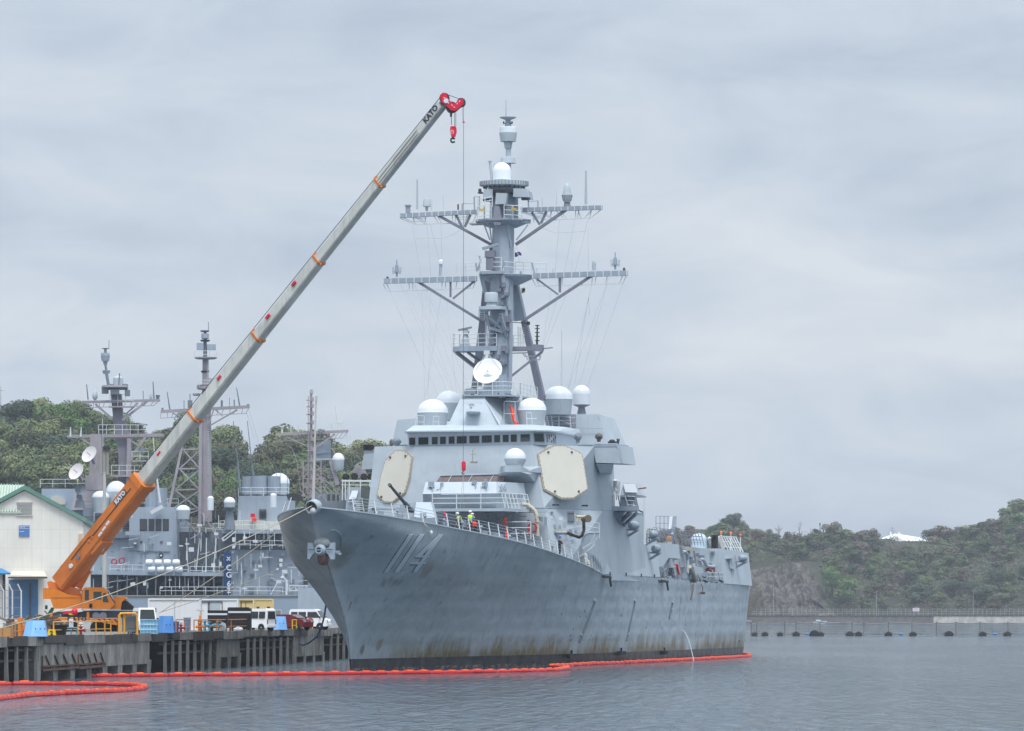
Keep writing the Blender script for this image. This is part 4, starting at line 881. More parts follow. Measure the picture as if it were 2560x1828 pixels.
mb = MB(); mb.ball(bn+ax*0.10+Ve((0.10, 0, -0.30)), 0.34, 14, (0.85, 0.9, 0.9)); mb.build('worn_roller', paint('worn_white', rgb((190, 196, 198)), 0.5, 0.15, 0.2), o)
js = S(783, 1256, -11.6)
mb = MB(); mb.tube(js, S(790, 1005, -11.2), 0.085, 0.07, 8); mb.tube(S(790, 1005, -11.2), S(791, 990, -11.2), 0.11, 0.08, 8); mb.tube(js, S(787, 1120, -11.4), 0.12, 0.10, 8); mb.build('jackstaff', paint('cream_staff', rgb((186, 180, 174)), 0.6, 0.1, 0.1), ship)
def ZA(u, v, a): return S(700+u/7.38, 1220+v/7.38, a)
AN = paint('anchor_grey', rgb((152, 166, 178)), 0.4, 0.05, 0.05)
ar = thing('anchor', None, None); ar.parent = ship; del ar
anch = bpy.context.scene.objects['anchor']
mb = MB(); c = ZA(745, 1150, -11.2); mb.ball(c, 0.46, 18, (1, 0.9, 1.05)); mb.lathe(c+Ve((0, -0.40, 0.02)), [(0.30, 0.12), (0.30, -0.08), (0.20, -0.08), (0.20, 0.05)], 18, (0, 1, 0)); mb.build('crown', AN, anch)
mb = MB(); mb.tube(c+Ve((0, -0.44, 0.02)), c+Ve((0, -0.36, 0.02)), 0.19, n=16); mb.build('crown_hole', BLACK, anch)
mb = MB(); mb.bar(c+Ve((-0.19, -0.46, 0.02)), c+Ve((0.19, -0.46, 0.02)), 0.07); mb.build('pin', AN, anch)
for sg, us in ((-1, ((510, 1010), (580, 1008), (612, 1110), (645, 1125), (645, 1195), (600, 1225), (545, 1318), (505, 1305))), (1, ((1008, 1005), (935, 1010), (900, 1105), (845, 1120), (845, 1195), (890, 1225), (935, 1318), (1000, 1318)))):
 q = [ZA(u, v, -11.35) for u, v in us]; mb = MB(); mb.hexa(q, [v+Ve((0, 0.30, 0)) for v in q]); mb.build('fluke', AN, anch, 0)
 mb = MB(); mb.bar(ZA(525 if sg < 0 else 975, 1133, -11.45), ZA(645 if sg < 0 else 850, 1133, -11.45), 0.05); mb.build('fluke_rib', DARK, anch)
mb = MB(); mb.lathe(ZA(790, 1240, -10.9), [(0.42, 0.2), (0.46, -0.2), (0.44, -0.55), (0.30, -0.75)], 14, (0, -0.25, 1)); mb.build('rusty_bolster', paint('anchor_rust', rgb((104, 78, 72)), 0.8, 0.4, 0.4, 0.8, scale=4), anch)
mb = MB(); mb.ball(ZA(780, 1020, -10.3), 0.62, 16, (1.1, 0.8, 0.75)); mb.build('hawse_lip', paint('worn_lip', rgb((150, 158, 158)), 0.5, 0.2, 0.3, 0.4), anch)
mb = MB(); mb.bar(ZA(1010, 1170, -10.6), ZA(1130, 1225, -10.6), 0.2, 0.16); mb.bar(ZA(1010, 1165, -10.6), ZA(1105, 1170, -10.6), 0.12, 0.1); mb.build('stock', AN, anch)
mb = MB(); mb.pipe([hull_pt(700+u/7.38, 1220+v/7.38)+Ve((0.02, -0.03, 0)) for u, v in ((930, 790), (1000, 775), (1070, 810), (1120, 870), (1140, 950), (1125, 1060))], 0.07, 6); mb.build('scrape_ridge', HULLM, anch)
def lifeline(sgn, a0, a1, step, leanp):
 mb = MB(); pts = []
 a = a0
 while a <= a1: pts.append(Ve((sgn*(pd(a)-0.25), a, zd(a)+0.05))); a += step
 up = Ve((-sgn*leanp, 0.15, 1.12))
 for u, w in zip(pts, pts[1:]):
  for k in (0.28, 0.52, 0.76, 0.98): mb.tube(u+up*k, w+up*k, 0.020, n=4)
 o = mb.build('lifeline', MASTG, ship)
 for p in pts:
  s = MB(); s.tube((0, 0, 0), up, 0.055, 0.045, 7); s.tube((0, 0, 0), (0, 0, 0.1), 0.11, n=7) if 0 else None
  if p is pts[0]: st = s.build('stanchion', RAILM, o, loc=p)
  else:
   c = st.copy(); COL.objects.link(c); c.parent = o; c.location = p
 return o
lifeline(1, -9.5, 50, 2.45, 0.22); lifeline(-1, -9.5, 22, 2.45, 0.3)
rnd = random.Random(17); mb = MB()
for i in range(34):
 a = lerp(-8, 49, i/33)+rnd.uniform(-0.5, 0.5); p = pd(a)-rnd.uniform(0.5, 1.6); z = zd(a)+0.03; k_ = rnd.random()
 if k_ < 0.35: mb.tube((p, a, z), (p, a, z+0.5), 0.16, n=8); mb.tube((p, a+0.6, z), (p, a+0.6, z+0.5), 0.16, n=8); mb.box((p, a+0.3, z+0.05), (0.4, 1.1, 0.1))
 elif k_ < 0.7: mb.box((p, a, z+0.25), (0.4, rnd.uniform(0.3, 0.9), rnd.uniform(0.3, 0.6)))
 else: mb.tube((p, a, z), (p, a, z+rnd.uniform(0.6, 1.0)), 0.07, n=6); mb.ball((p, a, z+0.7), 0.14, 8)
mb.build('deck_fitting', MASTG, ship, 30)
for x, y, r in ((1158, 1310, 0), (1420, 1385, 0), (1232, 1338, 0)):
 v = S(x, y, 30 if x < 1300 else 45); mb = MB(); mb.box(v, (0.5, 0.4, 0.55)); mb.build('deck_locker', STAINED, ship, 0)
mb = MB()
for i in range(40): u, v = rnd.uniform(1070, 1440), rnd.uniform(1285, 1345); q = S(u, v, 39.0 if u < 1370 else 43.5); mb.box(q, (rnd.uniform(0.1, 0.4), 0.5, rnd.uniform(0.1, 0.5)))
mb.build('wall_fitting', MASTG, lower, 0)
mb = MB()
for i in range(30): q = SPT(rnd.uniform(1645, 1815), rnd.uniform(1372, 1450), 8.85); mb.box(q, (0.35, rnd.uniform(0.3, 1.0), rnd.uniform(0.1, 0.7)))
mb.build('deck_fitting', STAINED, w2, 0)
on = hull_pt(1070, 1335)
o = ship_thing('rope_fender', 'small white fender on a rope over the deck edge ahead of the number', 'fender', on+Ve((0.2, 0, -0.3)))
mb = MB(); mb.ball(on+Ve((0.25, 0, 0.1)), 0.15, 10, (1, 1, 1.4)); mb.build('fender_body', WHITE, o); mb = MB(); mb.pipe([S(1058, 1305, -0.5), S(1066, 1315, -0.6), on+Ve((0.25, 0, 0.3))], 0.03); mb.build('fender_rope', BEIGE, o); settle(o)
mb = MB(); v0 = hull_pt(1703, 1576)
pts = [v0+Ve((0.05+0.9*t, 0, 0)) for t in (0,)]
for i in range(1, 11): t = i/10; v = v0.lerp(S(1731, 1641, v0.y-3.0), t); pts.append(Ve((v0.x+0.05+1.3*t, v0.y-0.6*t, v0.z-(v0.z+0.0)*t*t)))
mb.pipe(pts, [0.02+0.0028*i for i in range(len(pts))], 6)
wj = mb.build('cooling_water', glass_mat('water_jet', (0.6, 0.64, 0.67, 1), 0.3), ship)
for x, y, w in ((1424, 1640, 28), (1548, 1633, 22), (1656, 1632, 14)):
 v = hull_pt(x, y); mb = MB(); mb.bar(v+Ve((0.2, -w/2*0.11, 0)), v+Ve((0.2, w/2*0.11, 0)), 0.4, 0.35); mb.bar(v+Ve((0.2, 0, 0)), v+Ve((0.2, 0, 0.5)), 0.15); mb.build('discharge_hood', BLACK, hull, 20)
mb = MB()
for x, y in ((1484, 1500), (1586, 1501), (1680, 1505), (1452, 1587), (1570, 1585), (1679, 1523)): v = hull_pt(x, y); mb.bar(v+Ve((0.05, -0.25, 0)), v+Ve((0.05, 0.45, 0)), 0.14, 0.12)
mb.build('hull_step', DOMEG, hull)
mb = MB()
for x0, y0, x1, y1 in ((1486, 1502, 1447, 1605), (1586, 1503, 1565, 1600), (1681, 1505, 1672, 1545)):
 mb.bar(hull_pt(x0, y0)+Ve((-0.03, 0, 0)), hull_pt(x1, y1)+Ve((-0.03, 0, 0)), 0.12, 0.5)
mb.build('rubbing_strip', paint('strip_grey', rgb((108, 120, 128)), 0.6), hull)
mb = MB(); rnd = random.Random(12)
for i in range(20): v = hull_pt(rnd.uniform(1400, 1855), rnd.uniform(1490, 1610)); mb.bar(v+Ve((-0.04, 0, 0.12)), v+Ve((-0.04, -0.05, -0.1)), 0.10)
mb.build('shell_opening', DARK, hull)
mb = MB()
for (x, y) in ((1508, 1441), (1652, 1452)):
 v = SPT(x, y, 10.05); mb.bar(v, v+Ve((0.3, 1.6, -0.1)), 0.3, 0.2); mb.bar(v+Ve((0.3, 1.4, -0.1)), v+Ve((0.35, 1.8, -0.9)), 0.15)
mb.build('mooring_fairlead', DARK, hull, 0)
mb = MB(); mb.pipe([SPT(1733, 1462, 10.0), SPT(1732, 1475, 10.15), SPT(1727, 1500, 10.1)], 0.07, 6); mb.pipe([SPT(1753, 1460, 10.0), SPT(1757, 1470, 10.2), SPT(1757, 1480, 10.2)], 0.05, 6); mb.box(SPT(1757, 1483, 10.2), (0.3, 0.9, 0.25)); mb.build('hanging_gear', RUSTY, hull, 20)
mb = MB()
def net(px0, py0, px1, py1, px2, py2, px3, py3, a, nu=8, nv=8):
 q = [S(px0, py0, a), S(px1, py1, a), S(px2, py2, a), S(px3, py3, a)]
 for i in range(nu+1): mb.bar(q[0].lerp(q[1], i/nu), q[3].lerp(q[2], i/nu), 0.06)
 for j in range(nv+1): mb.bar(q[0].lerp(q[3], j/nv), q[1].lerp(q[2], j/nv), 0.035)
net(1874, 1488, 1892, 1480, 1901, 1515, 1868, 1538, 140)
mb.bar(S(1872, 1480, 140), S(1892, 1478, 140), 0.14); mb.bar(S(1890, 1500, 140), S(1893, 1468, 140), 0.14); mb.bar(S(1894, 1500, 140), S(1896, 1468, 140), 0.14); mb.bar(S(1868, 1537, 140), S(1880, 1540, 140), 0.2); mb.bar(S(1870, 1530, 140), S(1872, 1478, 140), 0.12)
mb.build('flight_deck_net', paint('net_brown', rgb((128, 122, 112)), 0.8, 0.15, 0.1), ship)
mb = MB(); mb.bar(S(1862, 1552, 139), S(1878, 1553, 141), 0.14, 0.1); mb.build('stern_fairlead', RAILM, ship)
MA = 53.0
def m1(u, v, a=MA): return Z1(u, v, a)
def m2(u, v, a=MA): return Z2(u, v, a)
mast = ship
def mpart(mb, name, mat=None, deg=30): return mb.build(name, mat or MASTG, mast, deg)
mb = MB(); mb.tube(m2(1068, 1190, 51.6), m1(1100, 1085, 53), 1.16, 1.02, 8); col = mpart(mb, 'mast_column', None, 20)
mb = MB(); q = [m2(u, v, 55) for u, v in ((1098, 235), (1197, 232), (1276, 580), (1180, 592))]; mb.hexa(q, [v+Ve((0, 0.9, 0)) for v in q]); mpart(mb, 'mast_fin', None, 0)
mb = MB(); q = [m2(u, v, 57) for u, v in ((1240, 596), (1280, 580), (1428, 1198), (1424, 1240), (1380, 1236))]; mb.hexa(q, [v+Ve((0, 0.8, 0)) for v in q]); mpart(mb, 'mast_leg', STAINED, 0)
mb = MB(); q = [m2(u, v, 56) for u, v in ((940, 235), (1000, 235), (950, 600), (902, 600))]; mb.hexa(q, [v+Ve((0, 0.9, 0)) for v in q]); q = [m2(u, v, 56.1) for u, v in ((902, 596), (952, 596), (905, 1180), (834, 1180))]; mb.hexa(q, [v+Ve((0, 0.8, 0)) for v in q]); mpart(mb, 'mast_leg', STAINED, 0)
mb = MB(); mb.bar(m2(915, 210, 51.6), m2(952, 365, 51.8), 0.30); mb.bar(m2(1090, 225, 51.4), m2(1158, 505, 51.6), 0.30, 0.4); mb.bar(m2(1180, 440, 53), m2(1180, 592, 53), 0.12); mpart(mb, 'mast_brace')
mb = MB(); rnd = random.Random(6)
for u0, v0, u1, v1 in ((1040, 290, 1075, 1000), (1060, 290, 1095, 1000), (1150, 300, 1140, 1050), (1000, 700, 1040, 1150)): mb.bar(m2(u0, v0, 51.9), m2(u1, v1, 50.9), 0.07)
mpart(mb, 'cable_run', STAINED)
mb = MB()
for i in range(26): v = rnd.uniform(300, 1100); mb.box(m2(lerp(1085, 1070, v/1100)+rnd.uniform(-75, 75), v, 51.6-v/1100), (rnd.uniform(0.15, 0.45), 0.6, rnd.uniform(0.15, 0.5)))
mpart(mb, 'junction_box', STAINED, 0)
def yard(z, L, Rr, h, under, diag, name, zig):
 mb = MB(); out = []
 for (u0, v0), (u1, v1) in (L, Rr):
  a, b = z(u0, v0), z(u1, v1); a.y = b.y = MA
  dz_ = Ve((0, 0, -h/2)); mb.bar(a+dz_, b+dz_, 0.5, h)
 o = mpart(mb, name, None, 0)
 mb = MB()
 for (u0, v0), (u1, v1) in (L, Rr):
  n = 12
  for i in range(n+1):
   q = z(u0, v0).lerp(z(u1, v1), i/n)+Ve((0, -0.27, -h/2)); mb.bar(q+Ve((0, 0, h*0.52)), q-Ve((0, 0, h*0.52)), 0.09, 0.06)
 for sgn, ((u0, v0), (u1, v1)) in zip((0, 1), under):
  a, b = z(u0, v0), z(u1, v1); mb.bar(a, b, 0.07)
  (p0, q0), (p1, q1) = (L, Rr)[sgn]
  for t in zig: q = a.lerp(b, t); w = z(p0, q0).lerp(z(p1, q1), t+0.012*(1 if int(t*50) % 2 else -1)); w = Ve((w.x, w.y, w.z-h)); mb.bar(q, w, 0.065)
 mb.build('work_frame', RAILM, o)
 mb = MB()
 for (u0, v0, u1, v1, w) in diag: mb.bar(z(u0, v0), z(u1, v1), w)
 mb.build('yard_strut', STAINED, o)
 return o
yl = yard(m2, ((130, 250), (882, 230)), ((1342, 208), (2107, 184)), 0.46,
          (((155, 355), (852, 328)), ((1365, 312), (2068, 290))), ((385, 262, 915, 590, 0.24), (690, 412, 868, 268, 0.16), (670, 275, 670, 400, 0.16), (1842, 210, 1275, 582, 0.24), (1375, 255, 1542, 377, 0.16), (1560, 245, 1558, 362, 0.2)), 'yardarm', (0.0, 0.04, 0.26, 0.30, 0.64, 0.68, 0.80, 0.96, 1.0))
yu = yard(m1, ((265, 1022), (890, 990)), ((1250, 974), (1900, 955)), 0.38,
          (((380, 1110), (850, 1095)), ((1450, 1075), (1805, 1058))), ((578, 1040, 1000, 1272, 0.26), (715, 1030, 770, 1145, 0.2), (832, 1030, 785, 1130, 0.2), (1612, 988, 1200, 1272, 0.26), (1330, 1010, 1395, 1110, 0.2), (1448, 1005, 1405, 1100, 0.2)), 'yardarm', (0.0, 0.05, 0.18, 0.22, 0.42, 0.47, 0.66, 0.7, 0.86, 1.0))
mb = MB()
for pts in (((360, 1040), (385, 1108)), ((470, 1040), (460, 1105)), ((1350, 1020), (1345, 1090)), ((1490, 1000), (1475, 1070)), ((1815, 985), (1800, 1058)), ((1705, 990), (1730, 1060))): mb.bar(m1(*pts[0]), m1(*pts[1]), 0.09)
for v in (1060, 1085): mb.bar(m1(365, v), m1(470, v-3), 0.05)
for v in (1030, 1050, 1070): mb.bar(m1(740, v), m1(830, v-3), 0.05); mb.bar(m1(1330, v-8), m1(1430, v-11), 0.05)
mb.build('work_frame', RAILM, yu)
mb = MB(); c = m2(1110, 225); mb.lathe((c.x, 54, c.z), [(1.2, -0.75), (2.55, -0.12), (2.6, 0.05), (2.55, 0.10)], 16); mp = mpart(mb, 'mast_platform')
mb = MB(); q = m2(1000, 212, 51); q2 = [m2(915, 212, 50.6), m2(1092, 216, 50.6), m2(1100, 230, 53), m2(905, 230, 53)]
for v in q2: v.z = q.z
mb.hexa(q2, [v+Ve((0, 0, 0.25)) for v in q2]); mb.build('front_balcony', MASTG, mp, 0)
R1 = lambda pts, h, a=51, n=3, st=1.0: rail('railing', [m2(u, v, a) for u, v in pts], mast, h, n, st, 0.04)
R1(((912, 190), (1085, 190)), 1.25, 50.7, 3, 0.8); R1(((790, 205), (905, 205)), 0.95, 53, 3, 1.2); R1(((1195, 205), (1330, 205)), 1.0, 53.6, 3, 0.8); R1(((1345, 200), (1448, 198)), 0.85, 53, 2, 1.2); R1(((1100, 190), (1190, 200)), 0.9, 51, 2, 1.4)
mb = MB()
for u0, v0, u1, v1 in ((905, 65, 915, 110), (915, 110, 890, 180), (1095, 95, 1105, 130), (1105, 130, 1085, 170), (1330, 120, 1345, 180), (1345, 180, 1360, 235), (875, 125, 885, 190)): mb.bar(m2(u0, v0, 51), m2(u1, v1, 51), 0.14)
for u in (920, 985, 1045, 1160, 1240): mb.box(m2(u, 203, 51), (0.18, 0.18, 0.3))
mpart(mb, 'platform_bracket')
mb = MB(); c = m1(1085, 1082); mb.lathe((c.x, 53.6, c.z), [(1.3, -0.55), (2.5, -0.05), (2.6, 0.0), (2.6, 0.14)], 10); mp2 = mpart(mb, 'mast_platform', None, 0)
mb = MB(); mb.bar(m1(835, 1108), m1(1310, 1092), 1.2, 0.12); mb.build('walkway', MASTG, mp2)
for pts, hh, a in (([(890, 1085), (1000, 1068)], 1.3, 51.2), ([(1105, 1068), (1250, 1075)], 1.3, 51.2), ([(890, 985), (1010, 965)], 0.9, 51.2)): rail('railing', [m1(u, v, a) for u, v in pts], mast, hh, 3, 0.9, 0.045)
mb = MB()
for u0, v0, u1, v1 in ((862, 885, 865, 990), (905, 880, 905, 1000), (765, 940, 765, 1000), (1300, 890, 1305, 970), (1380, 915, 1380, 970), (945, 1115, 990, 1235), (985, 1090, 1005, 1260), (1300, 1110, 1205, 1235), (1130, 1090, 1165, 1290), (945, 955, 945, 1060), (1105, 960, 1112, 1070), (1165, 950, 1165, 1060)): mb.bar(m1(u0, v0, 52), m1(u1, v1, 52), 0.11)
for u0, v0, u1, v1 in ((765, 940, 862, 940), (862, 885, 905, 885), (1305, 922, 1380, 918)): mb.bar(m1(u0, v0, 52), m1(u1, v1, 52), 0.05)
for i in range(6): mb.bar(m1(1118, 975+i*16, 51.5), m1(1165, 975+i*16, 51.5), 0.05)
mpart(mb, 'mast_rigging_frame')
mb = MB(); q = [m1(1015, 1075, 51), m1(1085, 1075, 51), m1(1065, 960, 51.2), m1(1030, 960, 51.2)]; mb.hexa(q, [v+Ve((0, 0.6, 0)) for v in q]); mb.box(m1(1055, 1103, 51.2), (0.6, 0.5, 0.3)); mpart(mb, 'equipment_case', STAINED, 0)
mb = MB(); c0, c1 = m1(1105, 1080, 53.5), m1(1105, 800, 53.5); mb.tube(c0, c1, 1.35, 1.30, 14); mpart(mb, 'upper_column')
mb = MB(); c = m1(1105, 800, 53.5); mb.lathe((c.x, c.y, c.z), [(1.7, -0.10), (2.05, 0.0), (2.2, 0.05), (2.2, 0.42), (2.1, 0.44), (1.9, 0.40)], 28); dr = mpart(mb, 'ribbed_drum', HAZE)
mb = MB()
for i in range(44): t = i*2*math.pi/44; mb.box((c.x+2.21*math.cos(t), c.y+2.21*math.sin(t), c.z+0.23), (0.05, 0.05, 0.38), t)
mb.build('drum_rib', STAINED, dr)
mb = MB()
for i in range(24): t = i*2*math.pi/24; mb.box((c.x+1.85*math.cos(t), c.y+1.85*math.sin(t), c.z-0.10), (0.14, 0.1, 0.16), t)
mb.build('drum_bolt', DARK, dr)
def panelbox(us, a, dep, mat=HAZE, name='antenna_panel'):
 q = [m1(u, v, a) for u, v in us]; mb = MB(); mb.hexa(q, [v+Ve((0, dep, 0.0)) for v in q]); mpart(mb, name, mat, 0)
panelbox(((930, 905), (1010, 890), (1012, 822), (940, 822)), 51.6, 1.2); panelbox(((1178, 885), (1300, 888), (1285, 818), (1182, 816)), 51.6, 1.4)
panelbox(((1033, 945), (1118, 942), (1130, 855), (1040, 852)), 51.3, 0.9, DOMEG); panelbox(((1300, 900), (1325, 905), (1310, 840), (1288, 845)), 52.5, 1.0, MASTG); panelbox(((888, 855), (928, 855), (925, 845), (890, 848)), 52, 0.8, DARK); panelbox(((895, 845), (915, 845), (912, 818), (897, 818)), 52, 0.4, DARK)
mb = MB(); mb.box(m1(1100, 840, 52), (2.4, 0.6, 0.3)); mb.box(m1(960, 912, 52), (0.5, 0.5, 0.25)); mb.box(m1(1280, 900, 52), (0.7, 0.5, 0.25)); mpart(mb, 'antenna_bracket', DARK, 0)
for u, v in ((925, 990), (1185, 985)): mb = MB(); mb.box(m1(u, v, 50.9), (0.45, 0.12, 0.2)); mpart(mb, 'yellow_tag', paint('tag_yellow', rgb((200, 170, 60)), 0.6), 0)
c = m1(1088, 748, 53); k = (SY+53*CP_)/FPX/3.2486; r = 74*k; t = m1(1088, 605, 53).z-c.z
mb = MB(); mb.lathe(c, [(r, 0), (r*1.01, t-r*0.98)]+[(r*math.cos(R(q)), t-r*0.98+r*0.98*math.sin(R(q))) for q in range(9, 91, 9)], 28); mpart(mb, 'dome', paint('satin_white', rgb((224, 230, 233)), 0.4, 0.02, 0.02))
mb = MB(); mb.tube(m1(1008, 752, 53.5), m1(990, 600, 53.5), 0.14, 0.12, 8); mb.tube(m1(990, 600, 53.5), m1(990, 592, 53.5), 0.2); mb.bar(m1(1015, 690, 53.5), m1(1025, 615, 53.5), 0.05); mpart(mb, 'side_antenna', DOMEG)
def tl(u, prof, a=54.2, nm='pole_section', mat=None):
 c = m1(u, prof[0][1], a); mb = MB(); mb.lathe(c, [(w*k, m1(u, v, a).z-c.z) for w, v in prof], 22); return mpart(mb, nm, mat)
tl(1135, [(30, 760), (26, 612)]); tl(1137, [(66, 612), (62, 595), (57, 568), (50, 563)], nm='disc_antenna', mat=HAZE); tl(1140, [(21, 565), (21, 495)], mat=DOMEG); tl(1138, [(27, 494), (36, 440)], mat=HAZE)
tl(1138, [(62, 437), (73, 368), (73, 364)], nm='drum_antenna', mat=DOMEG); tl(1138, [(70, 364), (70, 322), (62, 318)], nm='drum_antenna', mat=paint('satin_white', rgb((224, 230, 233)), 0.4, 0.02, 0.02)); tl(1138, [(28, 318), (25, 285), (20, 262)]); tl(1137, [(20, 262), (67, 243), (67, 237), (20, 231)], nm='disc_antenna', mat=MASTG)
mb = MB(); mb.tube(m1(1120, 270, 54), m1(1121, 95, 54), 0.05, 0.02, 6); mpart(mb, 'lightning_rod')
for u in (1102, 1170): mb = MB(); mb.tube(m1(u, 292, 54), m1(u, 272, 54), 0.07); mb.bar(m1(u, 290, 54), m1(1137, 285, 54), 0.06); mpart(mb, 'mast_lamp', DARK)
def ant(z, u, v0, v1, r0, r1, mat=RAILM, nm='whip'): mb = MB(); mb.tube(z(u, v0), z(u, v1), r0, r1, 7); mpart(mb, nm, mat)
ant(m1, 400, 985, 745, 0.10, 0.07, DOMEG); ant(m1, 612, 990, 865, 0.05, 0.03); ant(m1, 1530, 955, 825, 0.05, 0.03); ant(m1, 1417, 965, 885, 0.08, 0.06); ant(m1, 1770, 945, 670, 0.14, 0.08, DOMEG); ant(m1, 732, 990, 945, 0.08, 0.08, RUSTY); ant(m1, 517, 995, 910, 0.08, 0.07); ant(m1, 1790, 1480, 1130, 0.05, 0.02); ant(m2, 720, 225, 120, 0.07, 0.05); ant(m2, 1660, 190, 85, 0.05, 0.03); ant(m2, 1505, 200, 165, 0.1, 0.1); ant(m2, 790, 230, 140, 0.07, 0.07); ant(m2, 1373, 205, 160, 0.08, 0.08)
ant(m2, 1573, 1120, 665, 0.09, 0.04)
tl(1617, [(26, 930), (38, 905), (42, 868), (36, 866), (30, 830), (24, 790), (14, 777), (2, 775)], MA, 'cone_antenna', DOMEG)
mb = MB()
for i in range(16): t = i*2*math.pi/16; q = m1(1617, 870, MA); b = m1(1617, 915, MA); mb.bar(q+Ve((43*k*math.cos(t), 43*k*math.sin(t), 0)), b+Ve((34*k*math.cos(t), 34*k*math.sin(t), 0)), 0.05)
for i in range(5): mb.bar(m1(1600+i*9, 930), m1(1590+i*14, 980), 0.08)
mpart(mb, 'cone_skirt', STAINED)
tl(477, [(12, 1000), (12, 968), (34, 962), (30, 925), (22, 900), (8, 897)], MA, 'small_dome', DOMEG); tl(325, [(20, 1015), (20, 962), (28, 960), (28, 950)], MA, 'lantern', MASTG); tl(592, [(4, 1440), (22, 1430), (20, 1405), (10, 1395)], MA, 'small_dome', WHITE)
mb = MB()
for u in (578, 590): mb.bar(m1(u, 1530), m1(u+6, 1435), 0.07)
for v in (1450, 1480, 1505): mb.bar(m1(580, v), m1(596, v), 0.05)
mpart(mb, 'dome_stalk')
for z0, u in ((1440, 234), (1380, 2008)):
 mb = MB(); b = 95; mb.tube(m1(u, z0+95), m1(u, z0-45), 0.10, 0.05, 7); mb.tube(m1(u, z0+60), m1(u, z0), 0.2, 0.16, 8)
 for i in range(6): t = i*math.pi/3; q = m1(u, z0+90); mb.bar(q+Ve((0.36*math.cos(t), 0.36*math.sin(t), 0.2)), q+Ve((0.42*math.cos(t), 0.42*math.sin(t), 0.85)), 0.045); mb.bar(q+Ve((0, 0, 0.3)), q+Ve((0.40*math.cos(t), 0.40*math.sin(t), 0.45)), 0.04)
 mpart(mb, 'direction_finder')
for u, v in ((158, 1540), (2080, 1468)): tl(u, [(10, v+25), (10, v), (6, v-8)], MA, 'yard_lamp', DARK)
tl(1836, [(16, 1480), (16, 1430), (17, 1420), (12, 1405)], MA, 'lantern', DOMEG)
mb = MB(); mb.bar(m1(1830, 960), m1(1900, 962), 0.4, 0.12); mb.bar(m1(265, 1025), m1(350, 1030), 0.4, 0.12); mpart(mb, 'yard_tip', STAINED)
mb = MB(); mb.bar(m1(930, 1306, 50.8), m1(1058, 1270, 50.8), 0.35, 0.22); rr = mpart(mb, 'radar_array'); mb = MB(); mb.tube(m1(1000, 1300, 51), m1(998, 1320, 51), 0.15); mb.box(m1(995, 1350, 51), (0.9, 0.8, 0.6)); mb.box(m1(995, 1420, 51), (0.7, 0.7, 1.3)); mb.build('array_base', STAINED, rr, 0)
tlz = lambda u, prof, a, nm, mat=None: (lambda c: (lambda mb: (mb.lathe(c, [(w*k, m2(u, v, a).z-c.z) for w, v in prof], 22), mpart(mb, nm, mat))[1])(MB()))(m2(u, prof[0][1], a))
tlz(1002, [(48, 482), (48, 470), (40, 462), (40, 444), (55, 440), (56, 378), (50, 364), (40, 361)], 50, 'drum_radome', DOMEG)
mb = MB(); q = [m2(905, 500, 49.4), m2(1080, 500, 49.4), m2(1122, 520, 51), m2(1100, 520, 52.5), m2(905, 520, 52.5)]
zz = m2(1000, 500, 50).z
for v in q: v.z = zz
mb.hexa(q, [v+Ve((0, 0, 0.28)) for v in q]); rp = mpart(mb, 'radar_platform', HAZE, 0)
mb = MB()
for u0, v0, u1, v1 in ((962, 535, 1008, 712), (1078, 530, 1126, 720), (980, 560, 1126, 700), (1075, 560, 1010, 705), (985, 650, 1115, 690)): mb.bar(m2(u0, v0, 50.2), m2(u1, v1, 51.2), 0.26)
mb.build('platform_truss', MASTG, rp)
mb = MB()
for i in range(8): mb.bar(m2(900, 480+i*15, 53), m2(945, 480+i*15, 53), 0.05)
mb.bar(m2(905, 475, 53), m2(897, 590, 53), 0.08); mb.bar(m2(945, 475, 53), m2(945, 590, 53), 0.06)
for i in range(18): mb.bar(m2(955, 600+i*14, 52), m2(975, 600+i*14, 52), 0.06); mb.bar(m2(1215, 640+i*9, 56), m2(1275, 642+i*9, 56), 0.035) if i % 2 else None
mb.bar(m2(953, 600, 52), m2(955, 860, 52), 0.05); mb.bar(m2(975, 600, 52), m2(977, 860, 52), 0.05)
mpart(mb, 'mast_ladder', RAILM)
mb = MB(); q = [m2(690, 845, 51), m2(745, 848, 50.6), m2(1048, 845, 50.6), m2(1048, 845, 53), m2(700, 835, 53.5)]
zz = m2(800, 840, 51).z
for v in q: v.z = zz
mb.hexa(q, [v+Ve((0, 0, 0.45)) for v in q]); lp = mpart(mb, 'side_platform', None, 0)
rail('railing', [m2(690, 805, 51), m2(745, 812, 50.7), m2(1045, 805, 50.7)], lp, 1.25, 3, 0.85, 0.045); rail('railing', [m2(690, 805, 51), m2(700, 805, 53.5)], lp, 1.2, 3, 0.8, 0.04)
mb = MB(); mb.bar(m2(720, 850, 51), m2(865, 962, 53), 0.28); mb.bar(m2(812, 850, 51), m2(922, 930, 53), 0.2); mb.build('platform_brace', STAINED, lp)
mb = MB(); mb.tube(m2(790, 800, 51.3), m2(793, 700, 51.3), 0.5, 0.2, 8); mb.box(m2(795, 685, 51.2), (0.5, 0.5, 0.3)); mb.build('radar_stand', HAZE, lp, 20); rd = lp
mb = MB(); mb.bar(m2(735, 668, 51.2), m2(842, 645, 51.2), 0.24, 0.16); mb.box(m2(790, 672, 51.3), (0.4, 0.4, 0.2)); mb.build('radar_bar', STAINED, rd)
mb = MB(); mb.bar(m2(1148, 822, 53), m2(1420, 818, 53), 0.9, 0.38); mb.bar(m2(1170, 855, 53.2), m2(1300, 852, 53.2), 0.4, 0.06); mb.bar(m2(1345, 810, 52.5), m2(1420, 815, 52.5), 0.7, 0.6); rp2 = mpart(mb, 'side_platform', STAINED, 0)
